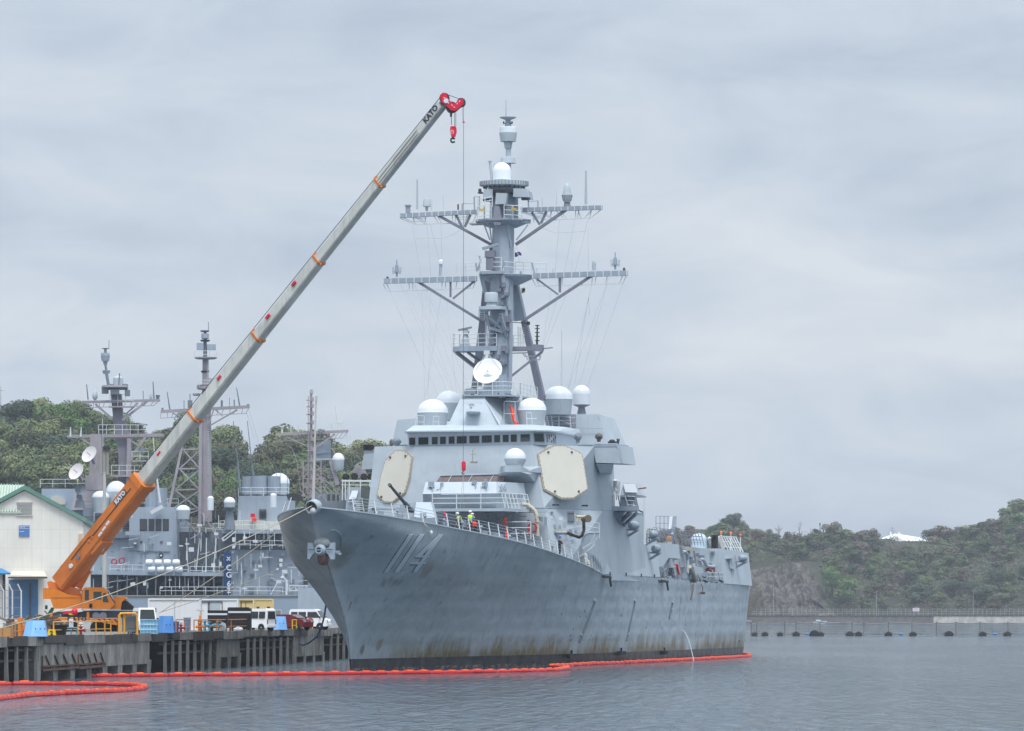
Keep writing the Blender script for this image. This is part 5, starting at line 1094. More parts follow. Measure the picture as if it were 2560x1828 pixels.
mb = MB(); mb.bar(m2(1416, 842, 52.6), m2(1135, 1065, 52.2), 0.2); mb.bar(m2(1420, 818, 52.6), m2(1500, 810, 52.6), 0.10); mb.build('platform_brace', STAINED, rp2)
mb = MB()
for u0, v0, u1, v1 in ((1275, 860, 1300, 912), (1300, 912, 1395, 908), (1395, 908, 1400, 860), (1290, 880, 1395, 878), (1255, 850, 1275, 885)): mb.bar(m2(u0, v0), m2(u1, v1), 0.08)
for u, v0, v1 in ((1180, 710, 810), (1220, 640, 810), (1238, 650, 810), (1260, 700, 810)): mb.bar(m2(u, v0), m2(u, v1), 0.09)
for v in (712, 740, 770, 800): mb.bar(m2(1170, v), m2(1275, v-4), 0.05)
mb.build('work_frame', RAILM, rp2)
mb = MB(); mb.tube(m2(1372, 800), m2(1375, 625), 0.10, 0.06, 7)
for v in (630, 655, 688, 718, 753): mb.tube(m2(1375, v+3), m2(1375, v-3), 0.22, n=12)
mb.build('disc_stack_antenna', DARK, rp2)
mb = MB(); mb.box(m2(1302, 612, 55), (0.25, 0.3, 0.3)); mb.bar(m2(1175, 605, 55), m2(1300, 612, 55), 0.06); mpart(mb, 'signal_lamp', DARK)
dc = m2(975, 1005, 49.0); ax = Ve((-0.03, -0.86, 0.50)).normalized(); rd_ = 1.33
mb = MB(); prof = [(rd_*i/10, 0.30*(i/10)**2) for i in range(11)]
mb.lathe(dc-ax*0.15, [(0.02, -0.10)]+[(r, h-0.06) for r, h in prof[1:]]+[(rd_*1.01, 0.30)]+[(r, h) for r, h in prof[::-1]], 36, ax); dish = mpart(mb, 'dish_antenna', paint('dish_white', rgb((226, 226, 222)), 0.5, 0.04, 0.06), 30)
mb = MB(); f = m2(965, 850, 48.2)
for u, v in ((870, 1000), (1078, 995), (940, 900), (1000, 900)): mb.tube(m2(u, v, 48.6), f, 0.035, n=5)
mb.tube(dc+ax*0.0, dc+ax*0.25, 0.06); mb.box(f, (0.5, 0.3, 0.35)); mb.build('dish_strut', RAILM, dish)
mb = MB(); mb.bar(dc-ax*0.2, dc-ax*1.4+Ve((0, 0, -0.5)), 0.9, 0.9); mb.tube(dc-ax*1.2+Ve((0, 0, -0.2)), m2(985, 1200, 50), 0.55, 0.8, 10); mb.build('dish_mount', HAZE, dish, 20)
mb = MB()
W_ = lambda z0, p, z1, q, a1=50: mb.tube(z0(*p), z1(*q, a1), 0.011, n=3, caps=False)
for p, q in (((150, 290), (570, 1200)), ((180, 355), (500, 1060)), ((265, 300), (650, 1180)), ((310, 345), (690, 1170)), ((380, 300), (700, 1170)), ((430, 290), (760, 1190)), ((440, 340), (465, 1440)), ((510, 345), (490, 1200)), ((590, 410), (470, 1200)), ((640, 440), (720, 1180)), ((470, 350), (830, 1150)),
             ((2070, 290), (1780, 1130)), ((1960, 240), (1620, 1150)), ((1830, 240), (1630, 1140)), ((1790, 400), (1680, 1100)), ((1940, 300), (1720, 1110)), ((1550, 370), (1240, 1400)), ((1640, 300), (1400, 900)), ((1490, 330), (1420, 780)), ((1800, 550), (1790, 400)), ((1830, 650), (1865, 790))): W_(m2, p, m2, q)
for p, q in (((362, 1110), (430, 1530)), ((480, 1110), (510, 1530)), ((505, 1110), (580, 1400)), ((592, 1110), (605, 1540)), ((1555, 1070), (1520, 1500)), ((1680, 1060), (1590, 1530)), ((1790, 1060), (1680, 1500)), ((1210, 1290), (1230, 1420)), ((1190, 1330), (1205, 1280))): W_(m1, p, m1, q, 53)
mb.pipe([m1(u, v) for u, v in ((385, 1228), (490, 1218), (598, 1226), (690, 1190), (780, 1140))], 0.012, 3); mb.pipe([m1(u, v) for u, v in ((1400, 1130), (1480, 1165), (1548, 1178), (1660, 1172), (1768, 1164))], 0.012, 3)
mpart(mb, 'halyard', paint('halyard_grey', rgb((150, 156, 162)), 0.8), 0)
o = ship_thing('signal_flag', 'small dark blue signal flag flying from a halyard on the starboard side of the mast column', 'flag', m1(1195, 1370, 52))
o['label'] = 'small dark blue flag with a yellow emblem beside the mast column'
mb = MB(); mb.grid([[m1(lerp(1192, 1246, i/8), lerp(1330, 1370, j/4)+6*math.sin(i*0.9)+i*0.6*(2-j), 52+0.2*math.sin(i*0.8)) for i in range(9)] for j in range(5)]); mb.build('flag_cloth', paint('flag_blue', rgb((30, 56, 140)), 0.8), o)
mb = MB(); q = [m1(u, v, 51.75) for u, v in ((1208, 1340), (1226, 1343), (1222, 1358), (1212, 1356))]; mb.hexa(q, [v+Ve((0, 0.03, 0)) for v in q]); mb.build('emblem', paint('flag_yellow', rgb((176, 150, 70)), 0.8), o, 0); settle(o)
o = ship_thing('signal_flag', 'small yellow and black flag on a halyard right of the lower mast', 'flag', m2(1250, 370, 55))
mb = MB(); mb.grid([[m2(lerp(1246, 1276, i/6), lerp(325, 365, j/3)+3*math.sin(i), 55+0.15*math.sin(i)) for i in range(7)] for j in range(4)]); mb.build('flag_cloth', paint('flag_pale', rgb((206, 204, 170)), 0.8), o)
mb = MB(); q = [m2(u, v, 54.7) for u, v in ((1260, 330), (1274, 332), (1272, 352), (1262, 350))]; mb.hexa(q, [v+Ve((0, 0.03, 0)) for v in q]); mb.build('emblem', BLACK, o, 0); settle(o)
ZQ = 3.05
def edgeX(Y): return -33.4+0.1057*(Y-339)
def edgeY(px): return -69.23/((px-1280)/FPX-0.1057)
def G(px, d=0.0, z=ZQ):
 "point on the quay d metres behind its edge line as seen at px"
 Y = edgeY(px)+d; return Ve(((px-1280)*Y/FPX, Y, z))
EU = Ve((0.1051, 0.9945, 0)); EN = Ve((0.9945, -0.1051, 0))
EANG = -math.atan2(0.1057, 1)
def concrete(name, c0, c1, dirt=0.6):
 if name in MATS: return MATS[name]
 m, nt, N, L, B = nodes(name); co = N.new('ShaderNodeTexCoord').outputs['Object']
 base = ramp(N, L, noise_node(N, L, co, 0.5, 7, 0.7), [(0.3, c0), (0.7, c1)])
 st = ramp(N, L, noise_node(N, L, mapping(N, L, co, (0.55, 0.55, 0.17)), 1.6, 8, 0.75), [(0.45, 0.0), (0.7, 1.0)])
 base = mix(N, L, math_n(N, L, 'MULTIPLY', st, dirt), base, (0.035, 0.034, 0.032, 1))
 wt = ramp(N, L, noise_node(N, L, mapping(N, L, co, (0.9, 0.9, 0.45)), 1.1, 7, 0.75), [(0.62, 0.0), (0.75, 1.0)])
 base = mix(N, L, math_n(N, L, 'MULTIPLY', wt, 0.5), base, (0.34, 0.33, 0.31, 1))
 L.new(base, B.inputs['Base Color']); B.inputs['Roughness'].default_value = 0.9
 bump(N, L, B, noise_node(N, L, co, 3.0, 6, 0.7), 0.6, 0.1)
 MATS[name] = m; return m
CONC = concrete('quay_concrete', (0.13, 0.12, 0.10, 1), (0.36, 0.34, 0.31, 1), 0.85)
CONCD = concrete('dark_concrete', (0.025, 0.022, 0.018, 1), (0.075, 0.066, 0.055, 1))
PILE = concrete('pile_steel', (0.13, 0.13, 0.125, 1), (0.27, 0.27, 0.26, 1), 0.5)
PAVE = concrete('quay_paving', (0.13, 0.128, 0.122, 1), (0.20, 0.195, 0.185, 1), 0.2)
VOID = paint('recess_shade_black', (0.007, 0.007, 0.008, 1), 0.9, 0.3, 0.0); VOID.node_tree.nodes['Principled BSDF'].inputs['Specular IOR Level'].default_value = 0.03  # shade of the recess under the quay deck, painted as a near-black colour
qs = MB()
Y0, Y1 = 290, 612
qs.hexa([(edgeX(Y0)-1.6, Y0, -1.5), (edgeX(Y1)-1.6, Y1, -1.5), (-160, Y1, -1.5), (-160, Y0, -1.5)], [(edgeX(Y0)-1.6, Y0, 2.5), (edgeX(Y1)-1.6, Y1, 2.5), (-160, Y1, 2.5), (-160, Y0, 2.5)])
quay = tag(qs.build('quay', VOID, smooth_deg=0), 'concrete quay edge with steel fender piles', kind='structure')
mb = MB(); mb.hexa([(edgeX(Y0), Y0, 2.504), (edgeX(Y1), Y1, 2.504), (-160, Y1, 2.504), (-160, Y0, 2.504)], [(edgeX(Y0), Y0, ZQ), (edgeX(Y1), Y1, ZQ), (-160, Y1, ZQ), (-160, Y0, ZQ)]); mb.build('quay_deck', [PAVE], quay, 0)
rnd = random.Random(4)
y = 300.0
while y < 600:
 ln = rnd.uniform(5, 11); h = rnd.uniform(0.52, 0.75); o_ = rnd.uniform(0.06, 0.22)
 mb = MB(); a = Ve((edgeX(y), y, 0)); b = Ve((edgeX(y+ln), y+ln, 0)); zt_ = ZQ+rnd.uniform(0.02, 0.12)
 mb.hexa([a+EN*(-0.5)+Ve((0, 0, zt_-h)), a+EN*o_+Ve((0, 0, zt_-h)), b+EN*o_+Ve((0, 0, zt_-h)), b-EN*0.5+Ve((0, 0, zt_-h))], [a+EN*(-0.5)+Ve((0, 0, zt_)), a+EN*o_+Ve((0, 0, zt_)), b+EN*o_+Ve((0, 0, zt_)), b-EN*0.5+Ve((0, 0, zt_))])
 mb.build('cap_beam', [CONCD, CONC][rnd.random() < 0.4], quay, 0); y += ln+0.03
def conc_wall(px0, px1, zlow, buttress=True):
 ya, yb = edgeY(px0), edgeY(px1); a = Ve((edgeX(ya), ya, 0)); b = Ve((edgeX(yb), yb, 0))
 mb = MB(); mb.hexa([a-EN*1.5+Ve((0, 0, zlow)), a+EN*0.05+Ve((0, 0, zlow)), b+EN*0.05+Ve((0, 0, zlow)), b-EN*1.5+Ve((0, 0, zlow))], [v+Ve((0, 0, 2.55)) for v in (a-EN*1.5, a+EN*0.05, b+EN*0.05, b-EN*1.5)])
 o = mb.build('quay_wall', CONC, quay, 0)
 if buttress:
  n = max(2, int((yb-ya)/6));
  for i in range(n+1):
   q = a.lerp(b, i/n); mb = MB(); mb.hexa([q-EU*0.6-EN*1.2+Ve((0, 0, -1)), q-EU*0.6+EN*0.0+Ve((0, 0, -1)), q+EU*0.6+EN*0.0+Ve((0, 0, -1)), q+EU*0.6-EN*1.2+Ve((0, 0, -1))], [v+Ve((0, 0, zlow+0.3)) for v in (q-EU*1.0-EN*1.2, q-EU*1.0+EN*0.03, q+EU*1.0+EN*0.03, q+EU*1.0-EN*1.2)]); mb.build('buttress', CONC, quay, 0)
 return o
conc_wall(95, 262, 1.0); conc_wall(262, 372, 0.75); conc_wall(548, 598, 0.9); conc_wall(738, 808, 0.55)
mb = MB()
for px0, px1 in ((102, 190), (192, 258)):
 a, b = G(px0, 0, 0.75)+EN*0.12, G(px1, 0, 0.8)+EN*0.12; mb.bar(a, b, 0.16); mb.bar(a+Ve((0, 0, 0.25)), b+Ve((0, 0, 0.25)), 0.1)
 for i in range(5): q = a.lerp(b, i/4); mb.bar(q, a.lerp(b, max(0, i/4-0.16))+Ve((0, 0, 1.0)), 0.09)
mb.build('rusty_bracket', RUSTY, quay)
pm = MB(); pm.hexa([(-0.15, -0.12, -1.2), (0.15, -0.12, -1.2), (0.15, 0.12, -1.2), (-0.15, 0.12, -1.2)], [(-0.11, -0.10, 2.45), (0.11, -0.10, 2.45), (0.11, 0.10, 2.45), (-0.11, 0.10, 2.45)])
pile0 = None
for px in [-12, 14, 39, 64, 88]+[411+i*18.7 for i in range(8)]+[618+i*16.5 for i in range(8)]+[826, 843, 858, 872, 886]+[903+i*14 for i in range(6)]:
 q = G(px, 0, 0)+EN*0.05
 if pile0 is None: pile0 = pm.build('fender_pile', PILE, quay, 0, loc=q, rz=EANG); c = pile0
 else: c = pile0.copy(); COL.objects.link(c); c.parent = quay; c.location = q
 c.rotation_euler.y = rnd.uniform(-0.012, 0.012); c.scale = (1, 1, rnd.uniform(0.97, 1.01))
mb = MB()
for z in (2.2, 1.5):
 for px0, px1 in ((-20, 92), (400, 545), (602, 735), (810, 960)): mb.bar(G(px0, 0, z)-EN*0.2, G(px1, 0, z)-EN*0.2, 0.2, 0.16)
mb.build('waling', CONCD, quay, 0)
YC = 432.0
def K(u, v, Y=YC): return W(80+u/7.583, 1400+v/7.583, Y)
crane = thing('mobile_crane', 'tall orange mobile crane with long grey telescopic boom on the quay', 'crane', W(215, 1581, YC))
cb = Vector(crane.location)
CO = paint('crane_orange', rgb((216, 124, 22)), 0.4, 0.08, 0.12, 0.12); CO2 = paint('crane_orange_dark', rgb((206, 114, 34)), 0.45, 0.12, 0.2, 0.2)
BOOMG = paint('boom_grey', rgb((204, 205, 198)), 0.35, 0.16, 0.30, 0.25, scale=0.8); CRED = paint('crane_red', rgb((214, 16, 56)), 0.4, 0.05, 0.0)
CGL = glass_mat('cab_glass', (0.03, 0.045, 0.045, 1))
def kpart(mb, name, mat, par=None, deg=0):
 o = mb.build(name, mat, par or crane, deg)
 if par is None: o.location = -cb
 return o
def slab(us, y0, y1, name, mat, par=None):
 "profile extruded between two depths at true size"
 pts = [K(u, v) for u, v in us]; mb = MB(); mb.hexa([Ve((p.x, y0, p.z)) for p in pts], [Ve((p.x, y1, p.z)) for p in pts]); return kpart(mb, name, mat, par)
body = slab(((232, 548), (400, 545), (480, 556), (700, 650), (960, 700), (970, 925), (440, 925), (375, 745), (232, 742)), YC-1.3, YC+1.3, 'slewing_body', CO)
slab(((232, 548), (400, 545), (400, 535), (232, 538)), YC-1.32, YC+1.32, 'body_lip', CO, body)
slab(((390, 705), (725, 705), (960, 705), (960, 722), (725, 716), (390, 716)), YC-1.34, YC-1.28, 'body_crease', CO2, body)
slab(((300, 425), (345, 400), (445, 430), (985, 575), (985, 705), (860, 700), (700, 640), (470, 552), (330, 538)), YC-0.75, YC+0.95, 'boom_foot', CO2)
slab(((930, 590), (962, 590), (962, 640), (930, 640)), YC-0.78, YC-0.74, 'white_label', WHITE)
cab = slab(((972, 925), (978, 640), (1000, 540), (1040, 520), (1385, 524), (1432, 560), (1560, 790), (1600, 840), (1500, 935)), YC-1.55, YC-0.45, 'cab', CO)
for i, w in enumerate((((1032, 570), (1110, 568), (1108, 760), (1030, 765)), ((1195, 605), (1345, 602), (1345, 752), (1195, 750)), ((1372, 640), (1422, 622), (1485, 805), (1372, 800)))):
 slab(w, YC-1.575, YC-1.54, 'cab_window', CGL, cab)
slab(((1445, 600), (1470, 590), (1600, 815), (1575, 822)), YC-1.5, YC-0.5, 'windscreen', CGL, cab)
slab(((1185, 597), (1195, 597), (1195, 758), (1185, 758)), YC-1.57, YC-1.545, 'door_edge', CO2, cab)
slab(((1500, 935), (1590, 710), (1640, 690), (1790, 705), (1800, 740), (1720, 800), (1700, 930)), YC-1.2, YC+1.0, 'winch_hood', CO)
slab(((1710, 790), (1800, 770), (1860, 830), (1920, 880), (1915, 950), (1700, 950)), YC-0.9, YC+0.8, 'hydraulic_unit', BLACK)
slab(((1118, 830), (1175, 830), (1170, 905), (1118, 905)), YC-1.75, YC-1.6, 'mirror', BLACK); slab(((278, 862), (328, 862), (325, 935), (280, 935)), YC-1.6, YC-1.5, 'mirror', BLACK)
car = slab(((420, 985), (1110, 960), (1990, 965), (1990, 1095), (1080, 1100), (1080, 1085), (400, 1085)), YC-1.2, YC+1.2, 'carrier_frame', DARK)
bp = slab(((345, 1092), (1075, 1092), (1075, 1150), (345, 1150)), YC-1.5, YC+1.2, 'bumper', CO)
slab(((365, 1095), (460, 1095), (460, 1148), (365, 1148)), YC-1.53, YC-1.49, 'lamp_cluster', STAINED, bp); slab(((970, 1095), (1062, 1095), (1062, 1140), (970, 1140)), YC-1.53, YC-1.49, 'lamp_cluster', STAINED, bp)
kt = paint('letter_black', (0.012, 0.012, 0.016, 1), 0.5, 0.02, 0.0)
l = lettering('lettering', 'KATO', 0.56, kt, bp, K(880, 1121, YC)+Ve((0, -1.52, 0)), (1, 0, 0), (0, 0, 1), bold=0.02, spacing=1.15)
for us in (((345, 1090), (395, 1000), (420, 1000), (410, 1090)), ((1062, 1090), (1070, 985), (1110, 985), (1118, 1150), (1080, 1150))): slab(us, YC-1.45, YC-0.9, 'outrigger_jack', CO)
slab(((240, 1100), (380, 900), (430, 900), (330, 1110)), YC-0.5, YC+0.2, 'green_cover', paint('green_tarp', rgb((40, 120, 96)), 0.8, 0.1, 0.1))
slab(((270, 1245), (345, 1130), (345, 1165), (300, 1245)), YC-1.4, YC-1.1, 'outrigger_beam', CO)
hz = slab(((1130, 1112), (1640, 1108), (1640, 1235), (1560, 1225), (1130, 1150)), YC-1.45, YC-0.6, 'outrigger_box', CO)
for u in (1290, 1390, 1490, 1590): slab(((u-15, 1120), (u+18, 1120), (u+70, 1185), (u+38, 1185)), YC-1.475, YC-1.44, 'hazard_stripe', BLACK, hz)
def wheel(u, v, r, y, w=0.45):
 c = K(u, v, YC); c.y = y; mb = MB(); mb.lathe(c, [(r*0.55, -w/2), (r*0.9, -w/2), (r, -w*0.35), (r, w*0.35), (r*0.9, w/2), (r*0.55, w/2)], 20, (0, 1, 0)); o = kpart(mb, 'wheel', BLACK, None, 30)
 mb = MB(); mb.lathe(c, [(r*0.54, -w*0.42), (r*0.3, -w*0.25), (r*0.12, -w*0.5), (0.02, -w*0.5)], 16, (0, 1, 0)); mb.build('rim', STAINED, o)
for u in (520, 760): wheel(u, 1275, 0.62, YC-0.9)
for u in (1250, 1370, 1500, 1560): wheel(u, 1290, 0.60, YC-0.9)
for u in (1240, 1370): c = K(u, 1060); mb = MB(); mb.lathe(Ve((c.x, YC-1.25, c.z)), [(0.33, -0.1), (0.12, -0.12), (0.02, -0.12)], 14, (0, 1, 0)); kpart(mb, 'hose_reel', STAINED, None, 30)
mb = MB(); mb.bar(K(590, 1000, YC-1.3), K(860, 985, YC-1.3), 0.3, 0.25); mb.ball(K(810, 985, YC-1.35), 0.32, 10); kpart(mb, 'spare_hook', CRED, None, 30)
mb = MB(); mb.bar(K(700, 1020, YC-1.35), K(800, 1030, YC-1.35), 0.2); kpart(mb, 'yellow_chock', paint('chock_yellow', rgb((226, 196, 40)), 0.6))
mb = MB(); mb.bar(K(860, 960, YC-1.3), K(965, 945, YC-1.3), 0.3, 0.3); kpart(mb, 'white_sling', WHITE)
P0, P1 = W(150, 1470, YC), W(1106, 262, 407.0)
bd = (P1-P0).normalized(); sn = bd.cross(Ve((0, 0, 1))).normalized()
if sn.y > 0: sn = -sn
bu = sn.cross(bd).normalized()
if bu.z < 0: bu = -bu
def at_px(px):
 lo, hi = 0.0, 1.2
 for _ in range(40):
  m_ = (lo+hi)/2; q = P0.lerp(P1, m_); x = 1280+FPX*q.x/q.y
  if x < px: lo = m_
  else: hi = m_
 return lo
def beam(t0, t1, h, w, name, mat, off=0.0, par=None):
 a, b = P0.lerp(P1, t0), P0.lerp(P1, t1); prof = [(-w/2, h*0.5), (w/2, h*0.5), (w/2, -h*0.34), (w*0.42, -h*0.46), (w*0.32, -h*0.5), (-w*0.32, -h*0.5), (-w*0.42, -h*0.46), (-w/2, -h*0.34)]
 mb = MB(); mb.hexa([a+sn*x+bu*(y+off) for x, y in prof], [b+sn*x+bu*(y+off) for x, y in prof]); return kpart(mb, name, mat, par, 22)
joints = [at_px(x) for x in (358, 490, 647, 799, 951, 1106)]
base = beam(at_px(158), joints[0], 1.56, 1.72, 'boom_base', CO2)
hs_ = [1.14, 1.00, 0.88, 0.77, 0.68]
for i in range(5):
 s_ = beam(max(0, joints[i]-0.01), joints[i+1], hs_[i], hs_[i]*1.12, 'boom_section', BOOMG)
 if i < 4:
  cl = beam(joints[i+1]-0.002, joints[i+1]+0.001, hs_[i]+0.10, hs_[i]*1.12+0.10, 'section_collar', CO2, par=None)
  mb = MB(); q = P0.lerp(P1, joints[i+1]); mb.bar(q+bu*(hs_[i]/2)-sn*0.1, q+bu*(hs_[i]/2+0.35)+sn*0.1, 0.3); mb.bar(q-bu*(hs_[i]/2)+sn*0.2, q-bu*(hs_[i]/2+0.22)+sn*0.4, 0.14); mb.build('rope_guide', CO2, cl)
beam(joints[0]-0.004, joints[0]+0.006, 1.75, 1.92, 'section_collar', CO2)
mb = MB()
for px in (412, 562, 683, 748): q = P0.lerp(P1, at_px(px)); mb = MB(); mb.bar(q+sn*hs_[1]*0.56-bd*0.25+bu*0.2, q+sn*hs_[1]*0.56+bd*0.25+bu*0.2, 0.2, 0.2); kpart(mb, 'red_mark', CRED)
mb = MB(); rnd = random.Random(7)
for i in range(26):
 t = lerp(joints[4], joints[5], 0.02+i*0.024+rnd.uniform(-0.004, 0.004)); q = P0.lerp(P1, t)+sn*0.385
 for o_ in (-0.12, 0.14): mb.bar(q+bu*(o_+rnd.uniform(-0.02, 0.02))-bd*rnd.uniform(0.05, 0.35), q+bu*o_+bd*0.3, 0.02, 0.05)
kpart(mb, 'scuff_mark', paint('scuff', rgb((90, 88, 80)), 0.8))
q = P0.lerp(P1, at_px(323)); nm = MB(); pl = [q+sn*0.875+bd*x+bu*y for x, y in ((-0.85, 0.12), (0.78, 0.12), (0.78, 0.60), (-0.85, 0.60))]; nm.hexa([v-sn*0.02 for v in pl], [v+sn*0.01 for v in pl]); npl = kpart(nm, 'name_plate', BLACK)
lettering('lettering', 'KATO', 0.52, WHITE, npl, q+sn*0.89+bu*0.36-bd*0.03, bd, bu, bold=0.03)
q = P0.lerp(P1, at_px(1085)); lettering('lettering', 'KATO', 0.66, paint('letter_navy', (0.02, 0.022, 0.04, 1), 0.5, 0.02, 0), s_, q+sn*0.395+bu*0.08, bd, bu, bold=0.025)
for px, r, m_ in ((212, 0.20, STAINED), (194, 0.20, WHITE)): q = P0.lerp(P1, at_px(px))+sn*0.86-bu*0.05; mb = MB(); mb.tube(q, q+sn*0.12, r, n=14); kpart(mb, 'boom_lamp', m_, None, 30)
for t0, t1, oo in ((258, 266, -0.35), (268, 276, -0.30), (278, 286, -0.25)): a, b = P0.lerp(P1, at_px(t0)), P0.lerp(P1, at_px(t1)); mb = MB(); mb.bar(a+sn*0.875+bu*oo, b+sn*0.875+bu*oo, 0.03, 0.2); kpart(mb, 'white_block', WHITE)
mb = MB(); a, b = P0.lerp(P1, at_px(200)), P0.lerp(P1, at_px(345)); mb.pipe([a+sn*0.89+bu*0.35, a.lerp(b, 0.3)+sn*0.89+bu*0.35, a.lerp(b, 0.36)+sn*0.89+bu*0.15, b+sn*0.89+bu*0.1], 0.04); kpart(mb, 'hydraulic_line', RUSTY)
mb = MB()
for px in (240, 248): q = P0.lerp(P1, at_px(px)); mb.ball(q+sn*0.7+bu*0.1, 0.25, 10)
q = P0.lerp(P1, at_px(243)); mb.bar(q-bu*0.7-bd*0.8, q-bu*0.75+bd*0.8, 1.5, 0.4); kpart(mb, 'cylinder_lug', CO2, None, 30)
mb = MB(); mb.tube(K(860, 520), K(1040, 190), 0.42, n=14); mb.tube(K(1025, 215), K(1055, 165), 0.5, n=14); kpart(mb, 'lift_cylinder', CO2, None, 30)
mb = MB(); mb.tube(K(1040, 190), P0.lerp(P1, at_px(246))-bu*0.75, 0.27, n=14); kpart(mb, 'cylinder_rod', paint('chrome_rod', rgb((170, 172, 172)), 0.25, 0.05, 0.05, 0, 0.7), None, 30)
def H(u, v, Y=407.0): return W(900+u/7.383, 200+v/7.383, Y)
hd_ = ((1478, 330), (1500, 280), (1535, 245), (1600, 268), (1625, 360), (1690, 420), (1745, 455), (1840, 370), (1880, 358), (1915, 390), (1908, 460), (1770, 580), (1690, 575), (1510, 425))
for dy in (-0.62, 0.42): mb = MB(); mb.hexa([H(u, v)+Ve((0, dy, 0)) for u, v in hd_], [H(u, v)+Ve((0, dy+0.16, 0)) for u, v in hd_]); hp = kpart(mb, 'head_cheek', CRED)
for u, v, r in ((1560, 340, 0.42), (1690, 510, 0.46), (1870, 420, 0.36)): q = H(u, v); mb = MB(); mb.tube(q+Ve((0, -0.4, 0)), q+Ve((0, 0.4, 0)), r, n=18); kpart(mb, 'sheave', DARK, None, 30)
q = H(1590, 400); mb = MB(); mb.tube(q+Ve((0, -0.62, 0)), q+Ve((0, -0.72, 0)), 0.2, n=14); kpart(mb, 'white_disc', WHITE, None, 30)
for us in (((1625, 425), (1650, 430), (1640, 455), (1620, 450)), ((1680, 465), (1715, 480), (1720, 492), (1690, 485)), ((1725, 505), (1755, 515), (1755, 528), (1730, 520)), ((1787, 445), (1805, 430), (1805, 455), (1790, 468)), ((1828, 405), (1848, 388), (1850, 410), (1832, 428)), ((1540, 335), (1575, 340), (1570, 352), (1545, 350))):
 mb = MB(); mb.hexa([H(*t)+Ve((0, -0.645, 0)) for t in us], [H(*t)+Ve((0, -0.615, 0)) for t in us]); kpart(mb, 'white_stripe', WHITE)
mb = MB(); mb.tube(H(1605, 268), H(1865, 362), 0.025, n=5); mb.tube(P0.lerp(P1, 0.05)+bu*1.2, H(1480, 320), 0.03, n=5); mb.tube(P0.lerp(P1, 0.02)+bu*1.3, P0.lerp(P1, at_px(358))+bu*1.0, 0.03, n=5); kpart(mb, 'hoist_rope', DARK)
def RL(u, v, u2, v2, r=0.022): mb = MB(); mb.tube(H(u, v), H(u2, v2), r, n=5); return kpart(mb, 'hoist_rope', DARK)
RL(1745, 585, 1745, 870); RL(1768, 580, 1768, 870); RL(1678, 575, 1690, 830, 0.03); RL(1678, 580, 1678, 680, 0.1)
hb = MB(); q = [(1668, 870), (1700, 858), (1760, 862), (1782, 900), (1786, 960), (1760, 1050), (1690, 1055), (1660, 960)]
hb.hexa([H(u, v)+Ve((0, -0.35, 0)) for u, v in q], [H(u, v)+Ve((0, 0.35, 0)) for u, v in q]); hk = kpart(hb, 'hook_block', CRED)
for us in (((1662, 940), (1672, 940), (1688, 1005), (1678, 1005)), ((1722, 935), (1732, 935), (1722, 1005), (1712, 1005)), ((1690, 930), (1705, 930), (1705, 960), (1690, 960))): mb = MB(); mb.hexa([H(*t)+Ve((0, -0.37, 0)) for t in us], [H(*t)+Ve((0, -0.345, 0)) for t in us]); mb.build('white_stripe', WHITE, hk)
mb = MB(); mb.ring(H(1714, 1115), 0.17, 0.075, (0, -1, 0), 16, 8, -60, 240); mb.tube(H(1714, 1055), H(1714, 1085), 0.08); mb.build('hook', DARK, hk)
mb = MB(); mb.tube(H(1912, 450), W(1158, 1155, 407), 0.018, n=5); mb.tube(H(1885, 470), H(1900, 770), 0.012, n=5); kpart(mb, 'whip_line', DARK)
mb = MB(); mb.lathe(H(1914, 785), [(0.02, 0.12), (0.16, 0.0), (0.02, -0.03)], 10); kpart(mb, 'rope_weight', CRED)
def B3(u, v, Y=407.0): x, y = P3(u, v); return W(x, y, Y)
mb = MB(); mb.lathe(B3(1350, 1065), [(0.08, -0.05), (0.17, 0.0), (0.18, 0.55), (0.14, 0.72), (0.05, 0.78)], 14); bl_ = kpart(mb, 'headache_ball', CRED, None, 30)
mb = MB(); mb.ring(B3(1345, 1095), 0.1, 0.04, (0, -1, 0), 12, 6, -60, 240); mb.build('hook', BLACK, bl_)
mb = MB(); mb.tube(B3(1345, 1105), B3(1310, 1500), 0.014, n=4); mb.tube(B3(1345, 1105), B3(1355, 1520), 0.014, n=4); kpart(mb, 'sling', BEIGE)
YW = 474.0
wh = thing('warehouse', 'cream panelled warehouse with green gable trim and a grey louvre', 'warehouse', W(62, 1583, YW)+Ve((0, 0, ZQ-W(62, 1583, YW).z)))
wb = Vector(wh.location)
def wpart(mb, name, mat, par=None, deg=0):
 o = mb.build(name, mat, par or wh, deg)
 if par is None: o.location = -wb
 return o
def panel_mat():
 m, nt, N, L, B = nodes('cream_panels'); co = N.new('ShaderNodeTexCoord').outputs['Object']
 sep = N.new('ShaderNodeSeparateXYZ'); L.new(co, sep.inputs[0])
 def line(o, f, w): return math_n(N, L, 'LESS_THAN', math_n(N, L, 'FRACT', math_n(N, L, 'MULTIPLY', o, f)), w)
 ln = math_n(N, L, 'MAXIMUM', line(sep.outputs[0], 1.0/0.9, 0.05), line(sep.outputs[2], 1.0/1.8, 0.025))
 base = ramp(N, L, noise_node(N, L, co, 0.35, 5, 0.6), [(0.3, rgb((214, 212, 204))), (0.7, rgb((226, 224, 216)))])
 base = mix(N, L, math_n(N, L, 'MULTIPLY', ln, 0.22), base, rgb((150, 146, 136)))
 st = ramp(N, L, noise_node(N, L, mapping(N, L, co, (2, 2, 0.15)), 1.5, 5, 0.7), [(0.52, 0.0), (0.8, 1.0)])
 base = mix(N, L, math_n(N, L, 'MULTIPLY', st, 0.25), base, rgb((170, 162, 148)))
 L.new(base, B.inputs['Base Color']); B.inputs['Roughness'].default_value = 0.7; return m
